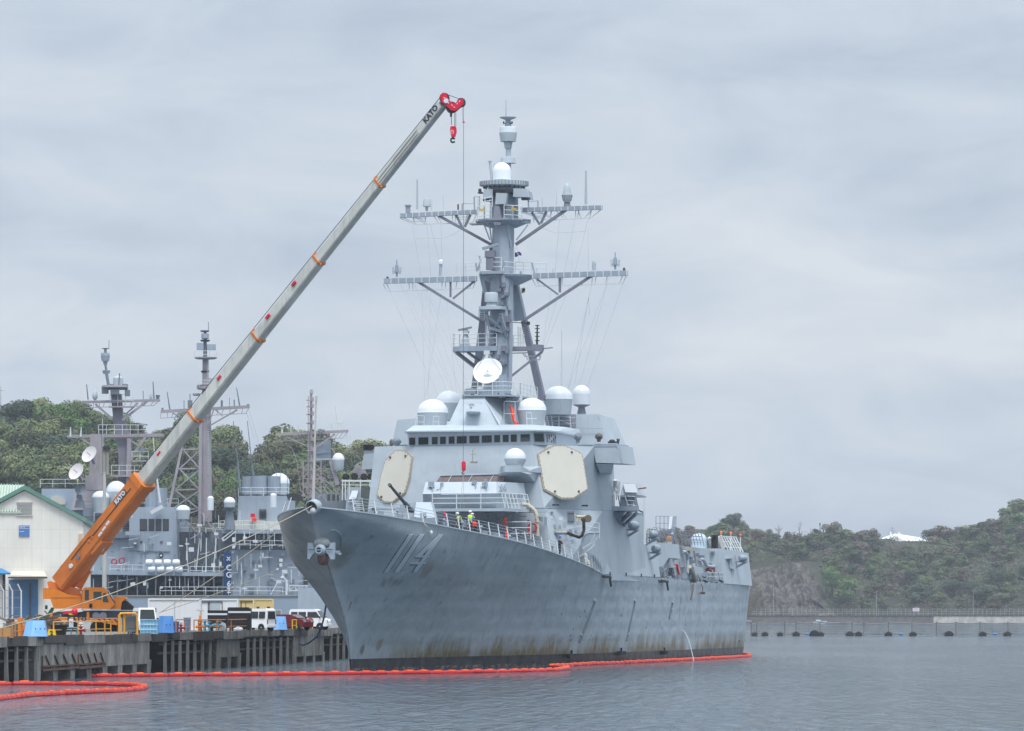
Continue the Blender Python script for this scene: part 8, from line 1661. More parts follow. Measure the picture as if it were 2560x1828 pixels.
mb = MB(); mb.tube(t2(415, 370, 9), t2(415, 150, 9), 0.28, 0.2); mb.tube(t2(440, 150, 9), t2(441, 80, 9), 0.04); mb.tube(t2(140, 765, 8), t2(118, 622, 8), 0.10, 0.05); mb.tube(t2(685, 735, 8), t2(660, 590, 8), 0.10, 0.05); mb.tube(t2(250, 760, 8), t2(250, 690, 8), 0.05); mb.tube(t2(605, 740, 8), t2(605, 670, 8), 0.04); mb.tube(t2(642, 738, 8), t2(642, 685, 8), 0.08); mb.tube(t2(545, 745, 8), t2(545, 690, 8), 0.14); mb.tube(t2(297, 765, 8), t2(297, 640, 8), 0.06); mb.box(t2(297, 720, 8), (0.6, 0.5, 1.0)); mb.box(t2(750, 730, 8), (0.3, 0.3, 0.4)); mb.box(t2(82, 758, 8), (0.25, 0.3, 0.3)); cp(mb, 'mast_pole', CGD, None, 30)
mb = MB(); mb.tube(t2(690, 1410, 9), t2(668, 1170, 9), 0.16, 0.12); mb.tube(t2(668, 1170, 9), t2(634, 850, 9), 0.07, 0.04); mb.tube(t2(792, 1275, 9), t2(782, 1200, 9), 0.14, 0.1); mb.tube(t2(782, 1200, 9), t2(744, 850, 9), 0.07, 0.04); cp(mb, 'whip_antenna', CGD, None, 30)
mb = MB()
for p in (((760, 770), (830, 1010)), ((740, 790), (800, 990)), ((560, 870), (520, 1000)), ((0, 640), (30, 720)), ((250, 1080), (190, 1480)), ((290, 1230), (255, 1500))): mb.tube(t2(*p[0], 8), t2(*p[1], 8), 0.018, n=3)
cp(mb, 'halyard', MATS['halyard_grey'])
YF = 612.0
F_ = lambda px, py, dy=0.0: W(px, py, YF+dy)
f2 = lambda u, v, dy=0.0: F_(380+u/3.123, 780+v/3.123, dy)
fr = thing('frigate', 'grey warship mostly hidden behind the destroyer bow, showing a lattice mast and dome', 'warship', (F_(800, 1600).x, YF, 0)); fro = Vector(fr.location)
def fp_(mb, name, mat=None, deg=0): o = mb.build(name, mat or CG, fr, deg); o.location = -fro; return o
mb = MB(); mb.hexa([F_(745, 1640), F_(960, 1640), F_(960, 1640, 20), F_(745, 1640, 20)], [F_(745, 1470), F_(960, 1470), F_(960, 1470, 20), F_(745, 1470, 20)]); fp_(mb, 'hull')
mb = MB(); mb.hexa([F_(770, 1480, 3), F_(950, 1480, 3), F_(950, 1480, 16), F_(770, 1480, 16)], [F_(778, 1232, 4), F_(940, 1232, 4), F_(940, 1232, 15), F_(778, 1232, 15)]); fp_(mb, 'superstructure', CGD)
mb = MB(); mb.hexa([F_(862, 1300, 1), F_(920, 1300, 1), F_(920, 1300, 5), F_(862, 1300, 5)], [F_(868, 1218, 1), F_(918, 1218, 1), F_(918, 1218, 5), F_(868, 1218, 5)]); fp_(mb, 'equipment_house', CG)
q = [F_(872, 1249, 0.6), F_(890, 1247, 0.6), F_(896, 1227, 0.8), F_(880, 1227, 0.8)]; mb = MB(); mb.hexa(q, [v+Ve((0, 0.3, 0)) for v in q]); fp_(mb, 'white_panel', WHITE)
mb = MB(); mb.hexa([F_(900, 1290, 0.5), F_(928, 1290, 0.5), F_(928, 1290, 3), F_(900, 1290, 3)], [F_(903, 1216, 0.5), F_(926, 1218, 0.5), F_(926, 1218, 3), F_(903, 1216, 3)]); fp_(mb, 'green_locker', paint('olive_grey', rgb((74, 84, 82)), 0.7, 0.1, 0.1))
for x in (822, 834, 846): mb = MB(); mb.box(F_(x, 1244, 2.9), (0.35, 0.3, 0.8)); fp_(mb, 'window', PANE)
mb = MB(); q = [F_(u, v, 4) for u, v in ((720, 1250), (755, 1250), (752, 1238), (735, 1233), (715, 1236))]; mb.hexa(q, [v+Ve((0, 4, 0)) for v in q]); fp_(mb, 'canvas_roof', DARK)
mb = MB(); mb.tube(f2(1243, 1450, 6), f2(1243, 640, 6), 0.20, 0.15, 9); mb.tube(f2(1245, 640, 6), f2(1246, 605, 6), 0.26, 0.16, 9)
for i in range(44): v = 660+i*17; mb.bar(f2(1218, v, 5.6), f2(1238, v, 5.6), 0.06)
mb.bar(f2(1220, 660, 5.6), f2(1218, 1400, 5.6), 0.08); fp_(mb, 'pole_mast', CPK, 30)
mb = MB()
for v in (690, 740, 800, 870, 1000, 1080): mb.bar(f2(1205, v, 5.7), f2(1262, v+4, 5.7), 0.14); mb.box(f2(1255, v-8, 5.7), (0.3, 0.3, 0.45))
for v in (1160, 1230, 1300, 1370): mb.bar(f2(1180, v, 5.7), f2(1320, v+5, 5.7), 0.1); mb.bar(f2(1180, v+65, 5.7), f2(1240, v, 5.7), 0.09); mb.bar(f2(1240, v, 5.7), f2(1320, v+65, 5.7), 0.09)
mb.bar(f2(1180, 1160, 5.7), f2(1180, 1440, 5.7), 0.12); mb.bar(f2(1320, 1160, 5.7), f2(1320, 1440, 5.7), 0.12); fp_(mb, 'mast_bracket', CPK)
mb = MB(); a, b = f2(968, 958, 6), f2(1532, 930, 6); mb.bar(a, b, 0.35, 0.34); ua, ub = f2(978, 1010, 6), f2(1490, 985, 6); mb.bar(ua, ub, 0.07); n = 16
for i in range(n+1): mb.bar(a.lerp(b, i/n), ua.lerp(ub, i/n), 0.06)
mb.bar(f2(1050, 975, 6), f2(1215, 1050, 6), 0.14); mb.bar(f2(1430, 955, 6), f2(1275, 1060, 6), 0.2); fp_(mb, 'yardarm', CPK)
mb = MB(); q = [f2(u, v, 7) for u, v in ((1275, 1110), (1392, 1100), (1388, 1000), (1285, 1020))]; mb.hexa(q, [v+Ve((0, 2, 0)) for v in q]); mb.hexa([f2(1225, 1160, 6), f2(1430, 1155, 6), f2(1430, 1155, 9), f2(1225, 1160, 9)], [f2(1225, 1145, 6), f2(1430, 1140, 6), f2(1430, 1140, 9), f2(1225, 1145, 9)]); mb.hexa([f2(1280, 1145, 7.2), f2(1395, 1140, 7.2), f2(1395, 1140, 8.5), f2(1280, 1145, 8.5)], [f2(1275, 1100, 7.2), f2(1395, 1095, 7.2), f2(1395, 1095, 8.5), f2(1275, 1100, 8.5)]); fp_(mb, 'mast_box', CG)
mb = MB()
for p in (((1250, 1160), (1200, 1400)), ((1340, 1170), (1270, 1290)), ((1300, 1170), (1400, 1260)), ((1400, 1160), (1460, 1390)), ((1250, 1245), (1420, 1235)), ((1240, 1300), (1440, 1290)), ((1180, 1190), (1180, 1290)), ((1180, 1240), (1240, 1240)), ((1250, 1380), (1420, 1250)), ((1260, 1250), (1440, 1380))): mb.bar(f2(*p[0], 6.5), f2(*p[1], 6.5), 0.16)
mb.bar(f2(1395, 1160, 6.2), f2(1450, 1350, 6.2), 0.5); mb.bar(f2(1400, 1060, 6), f2(1440, 1120, 6), 0.15); fp_(mb, 'lattice_truss', CPK)
c = f2(1455, 1220, 6); mb = MB(); mb.lathe(c, [(0.55, -0.3), (0.68, 0.0), (0.75, 1.1)], 18); fp_(mb, 'radome', DOMEG, 30); c = f2(1455, 1155, 6); mb = MB(); mb.ball(c, 0.76, 18, (1, 1, 1.15), 0, 90); fp_(mb, 'dome_cap', WHITE, 30)
for u, v in ((1515, 1290), (1580, 1285), (1655, 1288), (1710, 1285)): c = f2(u, v, 2); mb = MB(); mb.lathe(c, [(0.22, 0.4), (0.40, 0.3), (0.46, 0.0), (0.40, -0.2), (0.1, -0.25)], 16, (0.2, 1, 0)); fp_(mb, 'black_lamp', BLACK, 30)
mb = MB(); q = [f2(u, v, 3) for u, v in ((1565, 1240), (1600, 1190), (1660, 1230), (1690, 1290), (1570, 1300))]; mb.hexa(q, [v+Ve((0, 1, 0)) for v in q]); mb.bar(f2(1575, 1210, 2.5), f2(1630, 1170, 2.5), 0.14); mb.bar(f2(1580, 1210, 2.5), f2(1640, 1215, 2.5), 0.14); fp_(mb, 'gun_mount', CPK)
mb = MB()
for u in (1485, 1510, 1540, 1625, 1700): mb.bar(f2(u, 1470, 1), f2(u+rnd.uniform(-6, 6), 1310, 1), 0.12)
mb.bar(f2(1480, 1318, 1), f2(1720, 1320, 1), 0.18, 0.2); mb.bar(f2(1480, 1350, 1), f2(1720, 1352, 1), 0.08); mb.bar(f2(1530, 1480, 0.5), f2(1600, 1480, 0.5), 0.1)
for i in range(5): mb.bar(f2(1590+i*2, 1480+i*16, 0.4), f2(1645+i*2, 1480+i*16, 0.4), 0.06)
mb.bar(f2(1582, 1450, 0.4), f2(1590, 1560, 0.4), 0.08); mb.bar(f2(1638, 1450, 0.4), f2(1655, 1560, 0.4), 0.08); fp_(mb, 'rack_frame', RAILM)
mb = MB(); rnd2 = random.Random(77)
for i in range(30): a = f2(rnd2.uniform(1190, 1480), rnd2.uniform(1330, 1440), 1.5); mb.bar(a, a+Ve((rnd2.uniform(-1, 1), 0, rnd2.uniform(-1.2, 1.2))), 0.1)
fp_(mb, 'deck_fitting', CPK)
mb = MB(); mb.tube(f2(1448, 870, 6), f2(1430, 720, 6), 0.1, 0.05); mb.tube(f2(1143, 940, 6), f2(1143, 880, 6), 0.06); mb.tube(f2(1085, 945, 6), f2(1085, 880, 6), 0.04); mb.tube(f2(1403, 930, 6), f2(1403, 870, 6), 0.06); mb.bar(f2(1425, 868, 6), f2(1500, 862, 6), 0.2); mb.tube(f2(1462, 930, 6), f2(1462, 868, 6), 0.18, 0.1); mb.lathe(f2(1015, 945, 6), [(0.12, 0), (0.1, 0.6), (0.24, 0.75), (0.22, 0.85)], 10); mb.lathe(f2(1322, 925, 6), [(0.5, 0.1), (0.2, -0.2), (0.12, -0.4)], 12); fp_(mb, 'yard_antenna', RAILM, 30)
mb = MB(); mb.pipe([f2(1085, 1050, 4), f2(1130, 1160, 4), f2(1160, 1400, 4)], 0.03, 4); mb.pipe([f2(1545, 960, 4), f2(1560, 1200, 4)], 0.012, 3); mb.pipe([f2(1520, 960, 4), f2(1530, 1150, 4)], 0.012, 3); fp_(mb, 'halyard', MATS['halyard_grey'])
BR = paint('boom_red', rgb((184, 22, 16)), 0.45, 0.12, 0.1); BT = paint('boom_tag', rgb((250, 104, 44)), 0.5, 0.06, 0.0)
def oil_boom(label, pix, step=1.6, pts=None):
 pts = pts or [WZ(x, y, 0.0) for x, y in pix]; o = thing('oil_boom', label, 'floating boom', pts[0], 0, None)
 seg = [(b-a).length for a, b in zip(pts, pts[1:])]; tot = sum(seg); n = min(100, max(2, round(tot/step))); st = tot/n
 def at(s):
  for (a, b), l in zip(zip(pts, pts[1:]), seg):
   if s <= l or b is pts[-1]: return a.lerp(b, max(0, min(1, s/l)))
   s -= l
 mb = MB(); mb.lathe((-st/2, 0, 0.07), [(0.10, 0.02), (0.185, 0.12), (0.20, st*0.5), (0.185, st-0.12), (0.10, st-0.02)], 10, (1, 0, 0)); mb.bar((-st/2, 0, -0.1), (st/2, 0, -0.1), 0.03, 0.3)
 tg = MB(); tg.hexa([(-0.30, -0.17, 0.03), (0.30, -0.17, 0.03), (0.30, 0.17, 0.03), (-0.30, 0.17, 0.03)], [(-0.22, -0.11, 0.29), (0.34, -0.11, 0.29), (0.34, 0.11, 0.29), (-0.22, 0.11, 0.29)]); hole = MB()
 f0 = None; rn = random.Random(n)
 for i in range(n):
  a, b = at(i*st), at((i+1)*st); c = (a+b)/2-Vector(o.location)
  if f0 is None: f0 = mb.build('float', BR, o); g0 = tg.build('float_tag', BT, f0, 0); f = f0
  else:
   f = f0.copy(); COL.objects.link(f); f.parent = o; g = g0.copy(); COL.objects.link(g); g.parent = f
  f.location = c+Ve((0, rn.uniform(-0.12, 0.12), rn.uniform(-0.03, 0.02))); f.rotation_euler.z = math.atan2((b-a).y, (b-a).x)+rn.uniform(-0.04, 0.04); f.rotation_euler.x = rn.uniform(-0.15, 0.15)
 return o
oil_boom('long red floating boom across the water in front of the quay and bow', [(146, 1695), (200, 1693.5), (330, 1692), (600, 1690), (900, 1686.5), (1150, 1683), (1300, 1680.5), (1390, 1678), (1421, 1674)])
oil_boom('red floating boom following the port waterline from the bow to the stern', None, 1.6, [WZ(1421, 1672.5, 0), WZ(1400, 1670.5, 0), WZ(1382, 1669.5, 0), WZ(1376, 1667.5, 0)]+[ship_world((pw(a)+interp([(36, 3.0), (50, 1.2), (142, 0.7)], a), a, 0)) for a in range(38, 143, 4)]+[ship_world((pw(142)-1.5, 143.5, 0))])
oil_boom('red floating boom doubled back in a loop at the near left', [(-30, 1713), (80, 1712.5), (200, 1713.5), (300, 1715), (345, 1718), (365, 1722), (350, 1727), (290, 1731), (180, 1736), (80, 1742), (0, 1751), (-30, 1755)])
YS = 1815.0
def V_(px, py, Y=YS): return W(px, py, Y)
SKY_R = [(1500, 1370), (1640, 1345), (1745, 1345), (1800, 1322), (1850, 1322), (1880, 1345), (1950, 1345), (2060, 1338), (2180, 1350), (2330, 1358), (2420, 1340), (2480, 1315), (2560, 1285), (2700, 1270)]
SKY_L = [(-60, 1075), (0, 1078), (100, 1088), (180, 1088), (330, 1120), (440, 1122), (520, 1138), (620, 1152), (720, 1154), (830, 1182), (930, 1196), (1100, 1225)]
def ground_mat():
 m, nt, N, L, B = nodes('hill_ground'); pos = N.new('ShaderNodeNewGeometry').outputs['Position']
 f = noise_node(N, L, mapping(N, L, pos, (0.16, 0.16, 0.3)), 1.0, 8, 0.72)
 L.new(ramp(N, L, f, [(0.32, (0.026, 0.036, 0.022, 1)), (0.48, (0.042, 0.050, 0.030, 1)), (0.60, (0.075, 0.065, 0.050, 1)), (0.72, (0.04, 0.06, 0.028, 1))]), B.inputs['Base Color'])
 B.inputs['Roughness'].default_value = 1.0; bump(N, L, B, noise_node(N, L, mapping(N, L, pos, (0.5, 0.5, 0.5)), 1.0, 6, 0.75), 1.0, 2.0); return m
GM = ground_mat()
def hill_z(sky, px, Y, py_off): return CAMH+(HOR-interp(sky, px)-py_off)*Y/FPX
def hill(name, label, sky, px0, px1, Y0, Y1, z0, off):
 rows = []
 for j in range(15):
  t = j/11; row = []
  for i in range(61):
   px = lerp(px0, px1, i/60); Y = lerp(Y0, Y1, t); zt = hill_z(sky, px, Y1, off)
   z = z0+(zt-z0)*min(1, t)**0.75+2.0*noise.noise(Ve((px*0.02, t*6, 0.3))) if t > 0 else z0
   if t > 1: z = zt-(t-1)*10
   row.append(((px-1280)*lerp(Y0, Y1, min(1, t))/FPX, Y, z))
  rows.append(row)
 return tag(MB().grid(rows).build(name, GM, smooth_deg=60), label, kind='structure')
hill('hill', 'steep wooded hillside across the harbour', SKY_R, 1180, 3400, 1832, 1925, 2.3, 0)
hill('hill', 'wooded hill behind the cruiser', SKY_L, -1200, 1500, 960, 1180, 2.0, 0)
mb = MB(); mb.hexa([(-300, 1806, -1), (420, 1806, -1), (420, 1840, -1), (-300, 1840, -1)], [(-300, 1806, 2.45), (420, 1806, 2.45), (420, 1840, 2.45), (-300, 1840, 2.45)]); tag(mb.build('shore_road', paint('shore_grass', (0.05, 0.065, 0.03, 1), 0.9, 0.3, 0.0), smooth_deg=0), 'grass strip and road behind the far seawall', kind='structure')
for x0, x1, m_, lb in ((1600, 2328, concrete('seawall_dark', (0.08, 0.072, 0.07, 1), (0.19, 0.17, 0.16, 1), 0.4), 'long dark stained seawall along the far shore'), (2328.5, 2760, concrete('seawall_pale', (0.32, 0.30, 0.27, 1), (0.60, 0.57, 0.52, 1), 0.35), 'pale patched seawall on the far shore at the right')):
 a, b = V_(x0, 1557), V_(x1, 1557); o = thing('seawall', lb, 'seawall', (a.x, YS-9.5, 0)); mb = MB(); L_ = b.x-a.x; mb.hexa([(0, 0, -1), (L_, 0, -1), (L_, 0.4, -1), (0, 0.4, -1)], [(0, 0.15, 2.5), (L_, 0.15, 2.5), (L_, 0.4, 2.5), (0, 0.4, 2.5)]); mb.build('wall_face', m_, o, 0); mb = MB(); mb.box((L_/2, 0.2, 2.56), (L_, 0.5, 0.12)); mb.build('coping', CONCD, o, 0)
fo = thing('shore_fence', 'long grey chain link fence above the far seawall', 'fence', V_(1880, 1540, 1812)+Ve((0, 0, 0)))
fo.location.z = 2.45; fl = Vector(fo.location); GAL = paint('galvanised', rgb((150, 160, 162)), 0.6, 0.08, 0.0)
mb = MB(); mb.tube((0, 0, 0), (0, 0, 2.6), 0.06, n=5); mb.tube((0, 0, 2.6), (0, -0.25, 2.85), 0.04, n=4); p0 = mb.build('fence_post', GAL, fo)
for i in range(1, 68): c = p0.copy(); COL.objects.link(c); c.parent = fo; c.location = (i*1.65, 0, 0)
mb = MB()
for z in (0.1, 0.9, 1.75, 2.55): mb.tube((0, 0, z), (110, 0, z), 0.035, n=4)
for i in range(1, 330): mb.tube((i*0.333, 0, 0.05), (i*0.333, 0, 2.5), 0.012, n=3, caps=False)
mb.build('mesh', GAL, fo)
o = thing('notice_board', 'small white and red notice board on two legs by the far fence', 'sign', V_(2290, 1538, 1808)); mb = MB(); mb.box((0, 0, 2.0), (2.4, 0.1, 1.25)); b = mb.build('board', WHITE, o, 0)
for x in (-0.9, 0.9): mb = MB(); mb.tube((x, 0.08, 0), (x, 0.08, 1.5), 0.06); mb.build('leg', GAL, o)
mb = MB()
for j in range(3): mb.box((0, -0.06, 2.35-j*0.3), (1.7-0.3*(j % 2), 0.02, 0.10))
mb.build('red_text', paint('notice_red', rgb((210, 80, 60)), 0.6), b, 0)
for px, y0, h_, lab in ((1934, 1470, 10, 'thin pale light pole in front of the bare rock face'), (2191, 1478, 9, 'thin pale light pole in the middle of the far fence'), (2433, 1476, 9, 'thin pale light pole right of the notice board')):
 a = V_(px, 1540, 1809); t = V_(px, y0, 1809); o = thing('light_pole', lab, 'lamp post', (a.x, a.y, 2.45)); mb = MB(); mb.tube((0, 0, 0), (0, 0, t.z-2.45), 0.10, 0.06, 7); mb.build('pole', GAL, o); mb = MB(); mb.bar((0, 0, t.z-2.5), (0.5, 0, t.z-2.4), 0.12); mb.build('lamp_arm', GAL, o)
o = thing('white_boat', 'small white speedboat moored at the far seawall behind the barrier', 'boat', WZ(2046, 1558.5, 0.0)+Ve((0, 0, 0))); o.location = W(2046, 1560, 1650); o.location.z = 0
mb = MB(); mb.hexa([(-1.6, -0.6, 0.1), (2.2, -0.1, 0.1), (2.2, 0.1, 0.1), (-1.6, 0.6, 0.1)], [(-1.9, -0.95, 0.9), (2.9, -0.1, 1.05), (2.9, 0.1, 1.05), (-1.9, 0.95, 0.9)]); mb.build('boat_hull', WHITE, o); mb = MB(); mb.hexa([(-0.9, -0.7, 0.92), (1.1, -0.55, 0.95), (1.1, 0.55, 0.95), (-0.9, 0.7, 0.92)], [(-0.7, -0.55, 1.5), (0.5, -0.45, 1.5), (0.5, 0.45, 1.5), (-0.7, 0.55, 1.5)]); mb.build('cabin', DOMEG, o)
YB = 925.0
B_ = lambda px, py: W(px, py, YB)
bo = thing('floating_barrier', 'floating net barrier on black pontoons across the harbour', 'security barrier', B_(1880, 1590)); bl0 = Vector(bo.location)
NETM = paint('net_grey', rgb((128, 134, 138)), 0.8, 0.25, 0.0)
edges_ = [1878, 1892, 1962, 1990, 2050, 2130, 2160, 2221, 2280, 2341, 2390, 2450, 2520, 2600]
for i, (x0, x1) in enumerate(zip(edges_, edges_[1:])):
 mb = MB(); n = max(5, int((x1-x0)/3.4)); rn = random.Random(i); sg_ = rn.uniform(1.0, 3.0); lo_, hi_ = 1586, 1556+rn.uniform(-1, 2)
 def gp(u, v, sg_=sg_, lo_=lo_, hi_=hi_, x0=x0, x1=x1): return B_(lerp(x0, x1, u), lerp(hi_, lo_, v)+sg_*4*u*(1-u)*(1-v*0.5)+0.4*math.sin(u*40+v*9))-bl0
 for r_ in range(8): mb.pipe([gp(k/6, r_/7) for k in range(7)], 0.08 if r_ in (0, 7) else 0.05, 4)
 for k in range(n+1): mb.pipe([gp(k/n, r_/4) for r_ in range(5)], 0.04, 4)
 mb.build('net_panel', NETM, bo)
 mb = MB(); mb.tube(B_(x0, 1554)-bl0, B_(x0, 1590)-bl0, 0.09, n=6); mb.bar(B_(x0, 1588)-bl0, B_(x0, 1588)-bl0+Ve((0, 2.4, 0)), 0.12); mb.build('net_post', paint('dark_post', rgb((96, 92, 92)), 0.7, 0.1), bo)
mb = MB(); mb.bar(B_(1878, 1586.5)-bl0, B_(2600, 1586.5)-bl0, 0.16, 0.12); mb.build('bottom_rail', NETM, bo)
for x, w in ((1886, 14), (1912, 16), (1950, 15), (1990, 18), (2036, 26), (2052, 16), (2124, 20), (2146, 18), (2221, 18), (2282, 18), (2372, 22), (2456, 18), (2518, 18)):
 c = B_(x, 1590)-bl0; c.z = -bl0.z+0.12; L_ = w*YB/FPX; mb = MB(); mb.lathe(c+Ve((0, -1.0, 0)), [(L_*0.30, 0), (L_*0.5, 0.12), (L_*0.5, 2.2), (L_*0.3, 2.3)], 14, (0, 1, 0)); mb.build('pontoon', BLACK, bo); mb = MB(); mb.bar(c+Ve((-L_*0.6, 0, 0.4)), c+Ve((L_*0.6, 0, 0.4)), 0.2, 0.1); mb.bar(c+Ve((-L_*0.7, 0, 0.2)), c+Ve((0, 0, 0.75)), 0.07); mb.bar(c+Ve((L_*0.7, 0, 0.2)), c+Ve((0, 0, 0.75)), 0.07); mb.build('pontoon_frame', RUSTY, bo)
for x in (2020, 2252, 2487): c = B_(x, 1587)-bl0; c.z = -bl0.z+0.25; mb = MB(); mb.lathe(c+Ve((-0.4, -0.3, 0.1)), [(0.15, 0), (0.22, 0.08), (0.22, 0.72), (0.15, 0.8)], 12, (1, 0, 0)); mb.build('blue_buoy', BLUE_M, bo)
mb = MB()
for (u0, v0, u1, v1) in ((1994, 1565, 2040, 1553), (2040, 1553, 2110, 1572), (2010, 1590, 2030, 1580), (2240, 1600, 2252, 1588), (2252, 1588, 2264, 1600)): mb.tube(B_(u0, v0)-bl0, B_(u1, v1)-bl0, 0.045, n=5)
mb.build('stay', NETM, bo)
def rock():
 m, nt, N, L, B = nodes('bare_rock'); co = N.new('ShaderNodeTexCoord').outputs['Object']
 f = noise_node(N, L, mapping(N, L, co, (0.55, 0.3, 0.26)), 1.0, 8, 0.74, 0.8)
 L.new(ramp(N, L, f, [(0.40, (0.018, 0.018, 0.020, 1)), (0.48, (0.055, 0.052, 0.050, 1)), (0.55, (0.13, 0.117, 0.104, 1)), (0.64, (0.20, 0.17, 0.125, 1))]), B.inputs['Base Color']); B.inputs['Roughness'].default_value = 0.95
 bump(N, L, B, noise_node(N, L, mapping(N, L, co, (0.4, 0.4, 0.7)), 1.0, 8, 0.75), 1.0, 1.6)
 top = [(1800, 1460), (1868, 1428), (1900, 1420), (1940, 1414), (1975, 1406), (2000, 1408), (2025, 1425), (2045, 1455), (2060, 1485), (2078, 1515), (2095, 1538)]
 rows = []
 for j in range(11):
  t = j/10; row = []
  for i in range(41):
   px = lerp(1800, 2095, i/40); y = lerp(1541, interp(top, px), t); Y = lerp(1826, 1848, t**1.3)+5*noise.noise(Ve((px*0.035, t*3, 2.0)))+2.5*noise.noise(Ve((px*0.11, t*8, 5.0))); v = W(px, y, Y); row.append(v)
  rows.append(row)
 rows.append([v+Ve((0, 30, -6)) for v in rows[-1]])
 tag(MB().grid(rows).build('rock_face', m, smooth_deg=40), 'bare grey brown rock face at the foot of the hill', kind='structure')
rock()
hp = W(2260, 1350, 1935); o = thing('hill_house', 'white gabled roof of a house among the trees on the hill', 'house', hp)
hl = Vector(hp); RW = paint('roof_white', rgb((236, 238, 240)), 0.6, 0.03, 0.05); Hh = lambda px, py, d=0: W(px, py-5, 1935)+Ve((0, d, 0))-hl
mb = MB(); mb.hexa([Hh(2205, 1380), Hh(2335, 1380), Hh(2335, 1380, 8), Hh(2205, 1380, 8)], [Hh(2205, 1357), Hh(2335, 1357), Hh(2335, 1357, 8), Hh(2205, 1357, 8)]); mb.build('wall', paint('house_wall', rgb((206, 206, 200)), 0.7), o, 0)
mb = MB(); mb.hexa([Hh(2190, 1358, -1), Hh(2322, 1358.5, -1), Hh(2300, 1350, 3), Hh(2238, 1341, 4)], [v+Ve((0, 0, 0.3)) for v in (Hh(2190, 1358, -1), Hh(2322, 1358.5, -1), Hh(2300, 1350, 3), Hh(2238, 1341, 4))]); mb.build('roof', RW, o, 0)
mb = MB(); q = [Hh(2212, 1358.3, -2), Hh(2262, 1358.3, -2), Hh(2238, 1342.5, -1.9)]; mb.hexa(q, [v+Ve((0, 5, 0)) for v in q]); mb.build('gable', RW, o, 0); mb = MB(); mb.hexa([Hh(2298, 1357.5, -2), Hh(2345, 1359.5, -2), Hh(2300, 1358.8, -2)], [v+Ve((0, 4, 0.25)) for v in (Hh(2298, 1357.5, -2), Hh(2345, 1359.5, -2), Hh(2300, 1358.8, -2))]); mb.build('roof', RW, o, 0)
for x in (2227, 2248): mb = MB(); mb.box(Hh(x, 1340, 1), (0.7, 0.7, 1.4)); mb.build('chimney', RW, o, 0)
pt = W(2231, 1352, 2150); o = thing('lattice_pylon', 'faint steel lattice pylon on the skyline behind the white roof', 'pylon', pt); mb = MB(); tp = W(2231, 1318, 2150)-pt
for sx in (-1, 1): mb.bar((sx*1.0, 0, 0), (sx*0.15, 0, tp.z), 0.16)
for z, w in ((0.55, 2.2), (0.72, 1.7), (0.87, 1.2)): mb.bar((-w, 0, tp.z*z), (w, 0, tp.z*z), 0.14)
for i in range(5): z0_, z1_ = tp.z*i/5, tp.z*(i+1)/5; w0, w1 = 1-0.85*i/5, 1-0.85*(i+1)/5; mb.bar((-w0, 0, z0_), (w1, 0, z1_), 0.10); mb.bar((w0, 0, z0_), (-w1, 0, z1_), 0.10)
mb.build('pylon_frame', GAL, o)
tp_ = W(2, 1012, 1190); o = thing('radio_mast', 'thin mast on the skyline at the left edge', 'mast', tp_); mb = MB(); h_ = (W(2, 965, 1190)-tp_).z; mb.tube((0, 0, -3), (0, 0, h_), 0.14, 0.06, 5); mb.bar((-0.7, 0, h_*0.75), (0.7, 0, h_*0.75), 0.1); mb.build('mast_pole', GAL, o)
pt = W(2050, 1345, 1930); o = thing('utility_pole', 'dark pole standing up through the trees on the skyline', 'pole', pt); mb = MB(); mb.tube((0, 0, -1), (0, 0, 5.8), 0.16, 0.12, 6); mb.build('pole', DARK, o); mb = MB(); mb.tube((0, 0, 4.9), (0, 0, 5.8), 0.26, n=8); mb.build('pole_cap', DARK, o)
def leaf_mat(name, cols, tr=0.25):
 m, nt, N, L, B = nodes(name); co = N.new('ShaderNodeTexCoord').outputs['Object']; info = N.new('ShaderNodeObjectInfo').outputs['Random']
 f = math_n(N, L, 'ADD', math_n(N, L, 'MULTIPLY', noise_node(N, L, co, 0.55, 4, 0.7), 0.8), math_n(N, L, 'MULTIPLY', info, 0.2))
 L.new(ramp(N, L, f, [(0.32, cols[0]+(1,)), (0.5, cols[1]+(1,)), (0.66, cols[2]+(1,))]), B.inputs['Base Color']); B.inputs['Roughness'].default_value = 0.8; B.inputs['Specular IOR Level'].default_value = 0.15
 return m
LM = {'dark': leaf_mat('leaf_dark', ((0.036, 0.056, 0.038), (0.053, 0.079, 0.051), (0.074, 0.103, 0.064))), 'mid': leaf_mat('leaf_mid', ((0.067, 0.094, 0.043), (0.103, 0.140, 0.064), (0.140, 0.175, 0.083))), 'pale': leaf_mat('leaf_pale', ((0.112, 0.152, 0.064), (0.168, 0.205, 0.089), (0.224, 0.246, 0.127))),
      'bright': leaf_mat('leaf_bright', ((0.062, 0.117, 0.038), (0.089, 0.158, 0.054), (0.129, 0.199, 0.076))), 'brown': leaf_mat('leaf_brown', ((0.084, 0.071, 0.056), (0.134, 0.114, 0.094), (0.185, 0.158, 0.127))), 'olive': leaf_mat('leaf_olive', ((0.062, 0.072, 0.038), (0.095, 0.103, 0.056), (0.134, 0.134, 0.083)))}
BARK = paint('bark', (0.09, 0.075, 0.06, 1), 0.9, 0.2, 0.0); TWIG = paint('twig', (0.15, 0.125, 0.10, 1), 0.9, 0.2, 0.0)
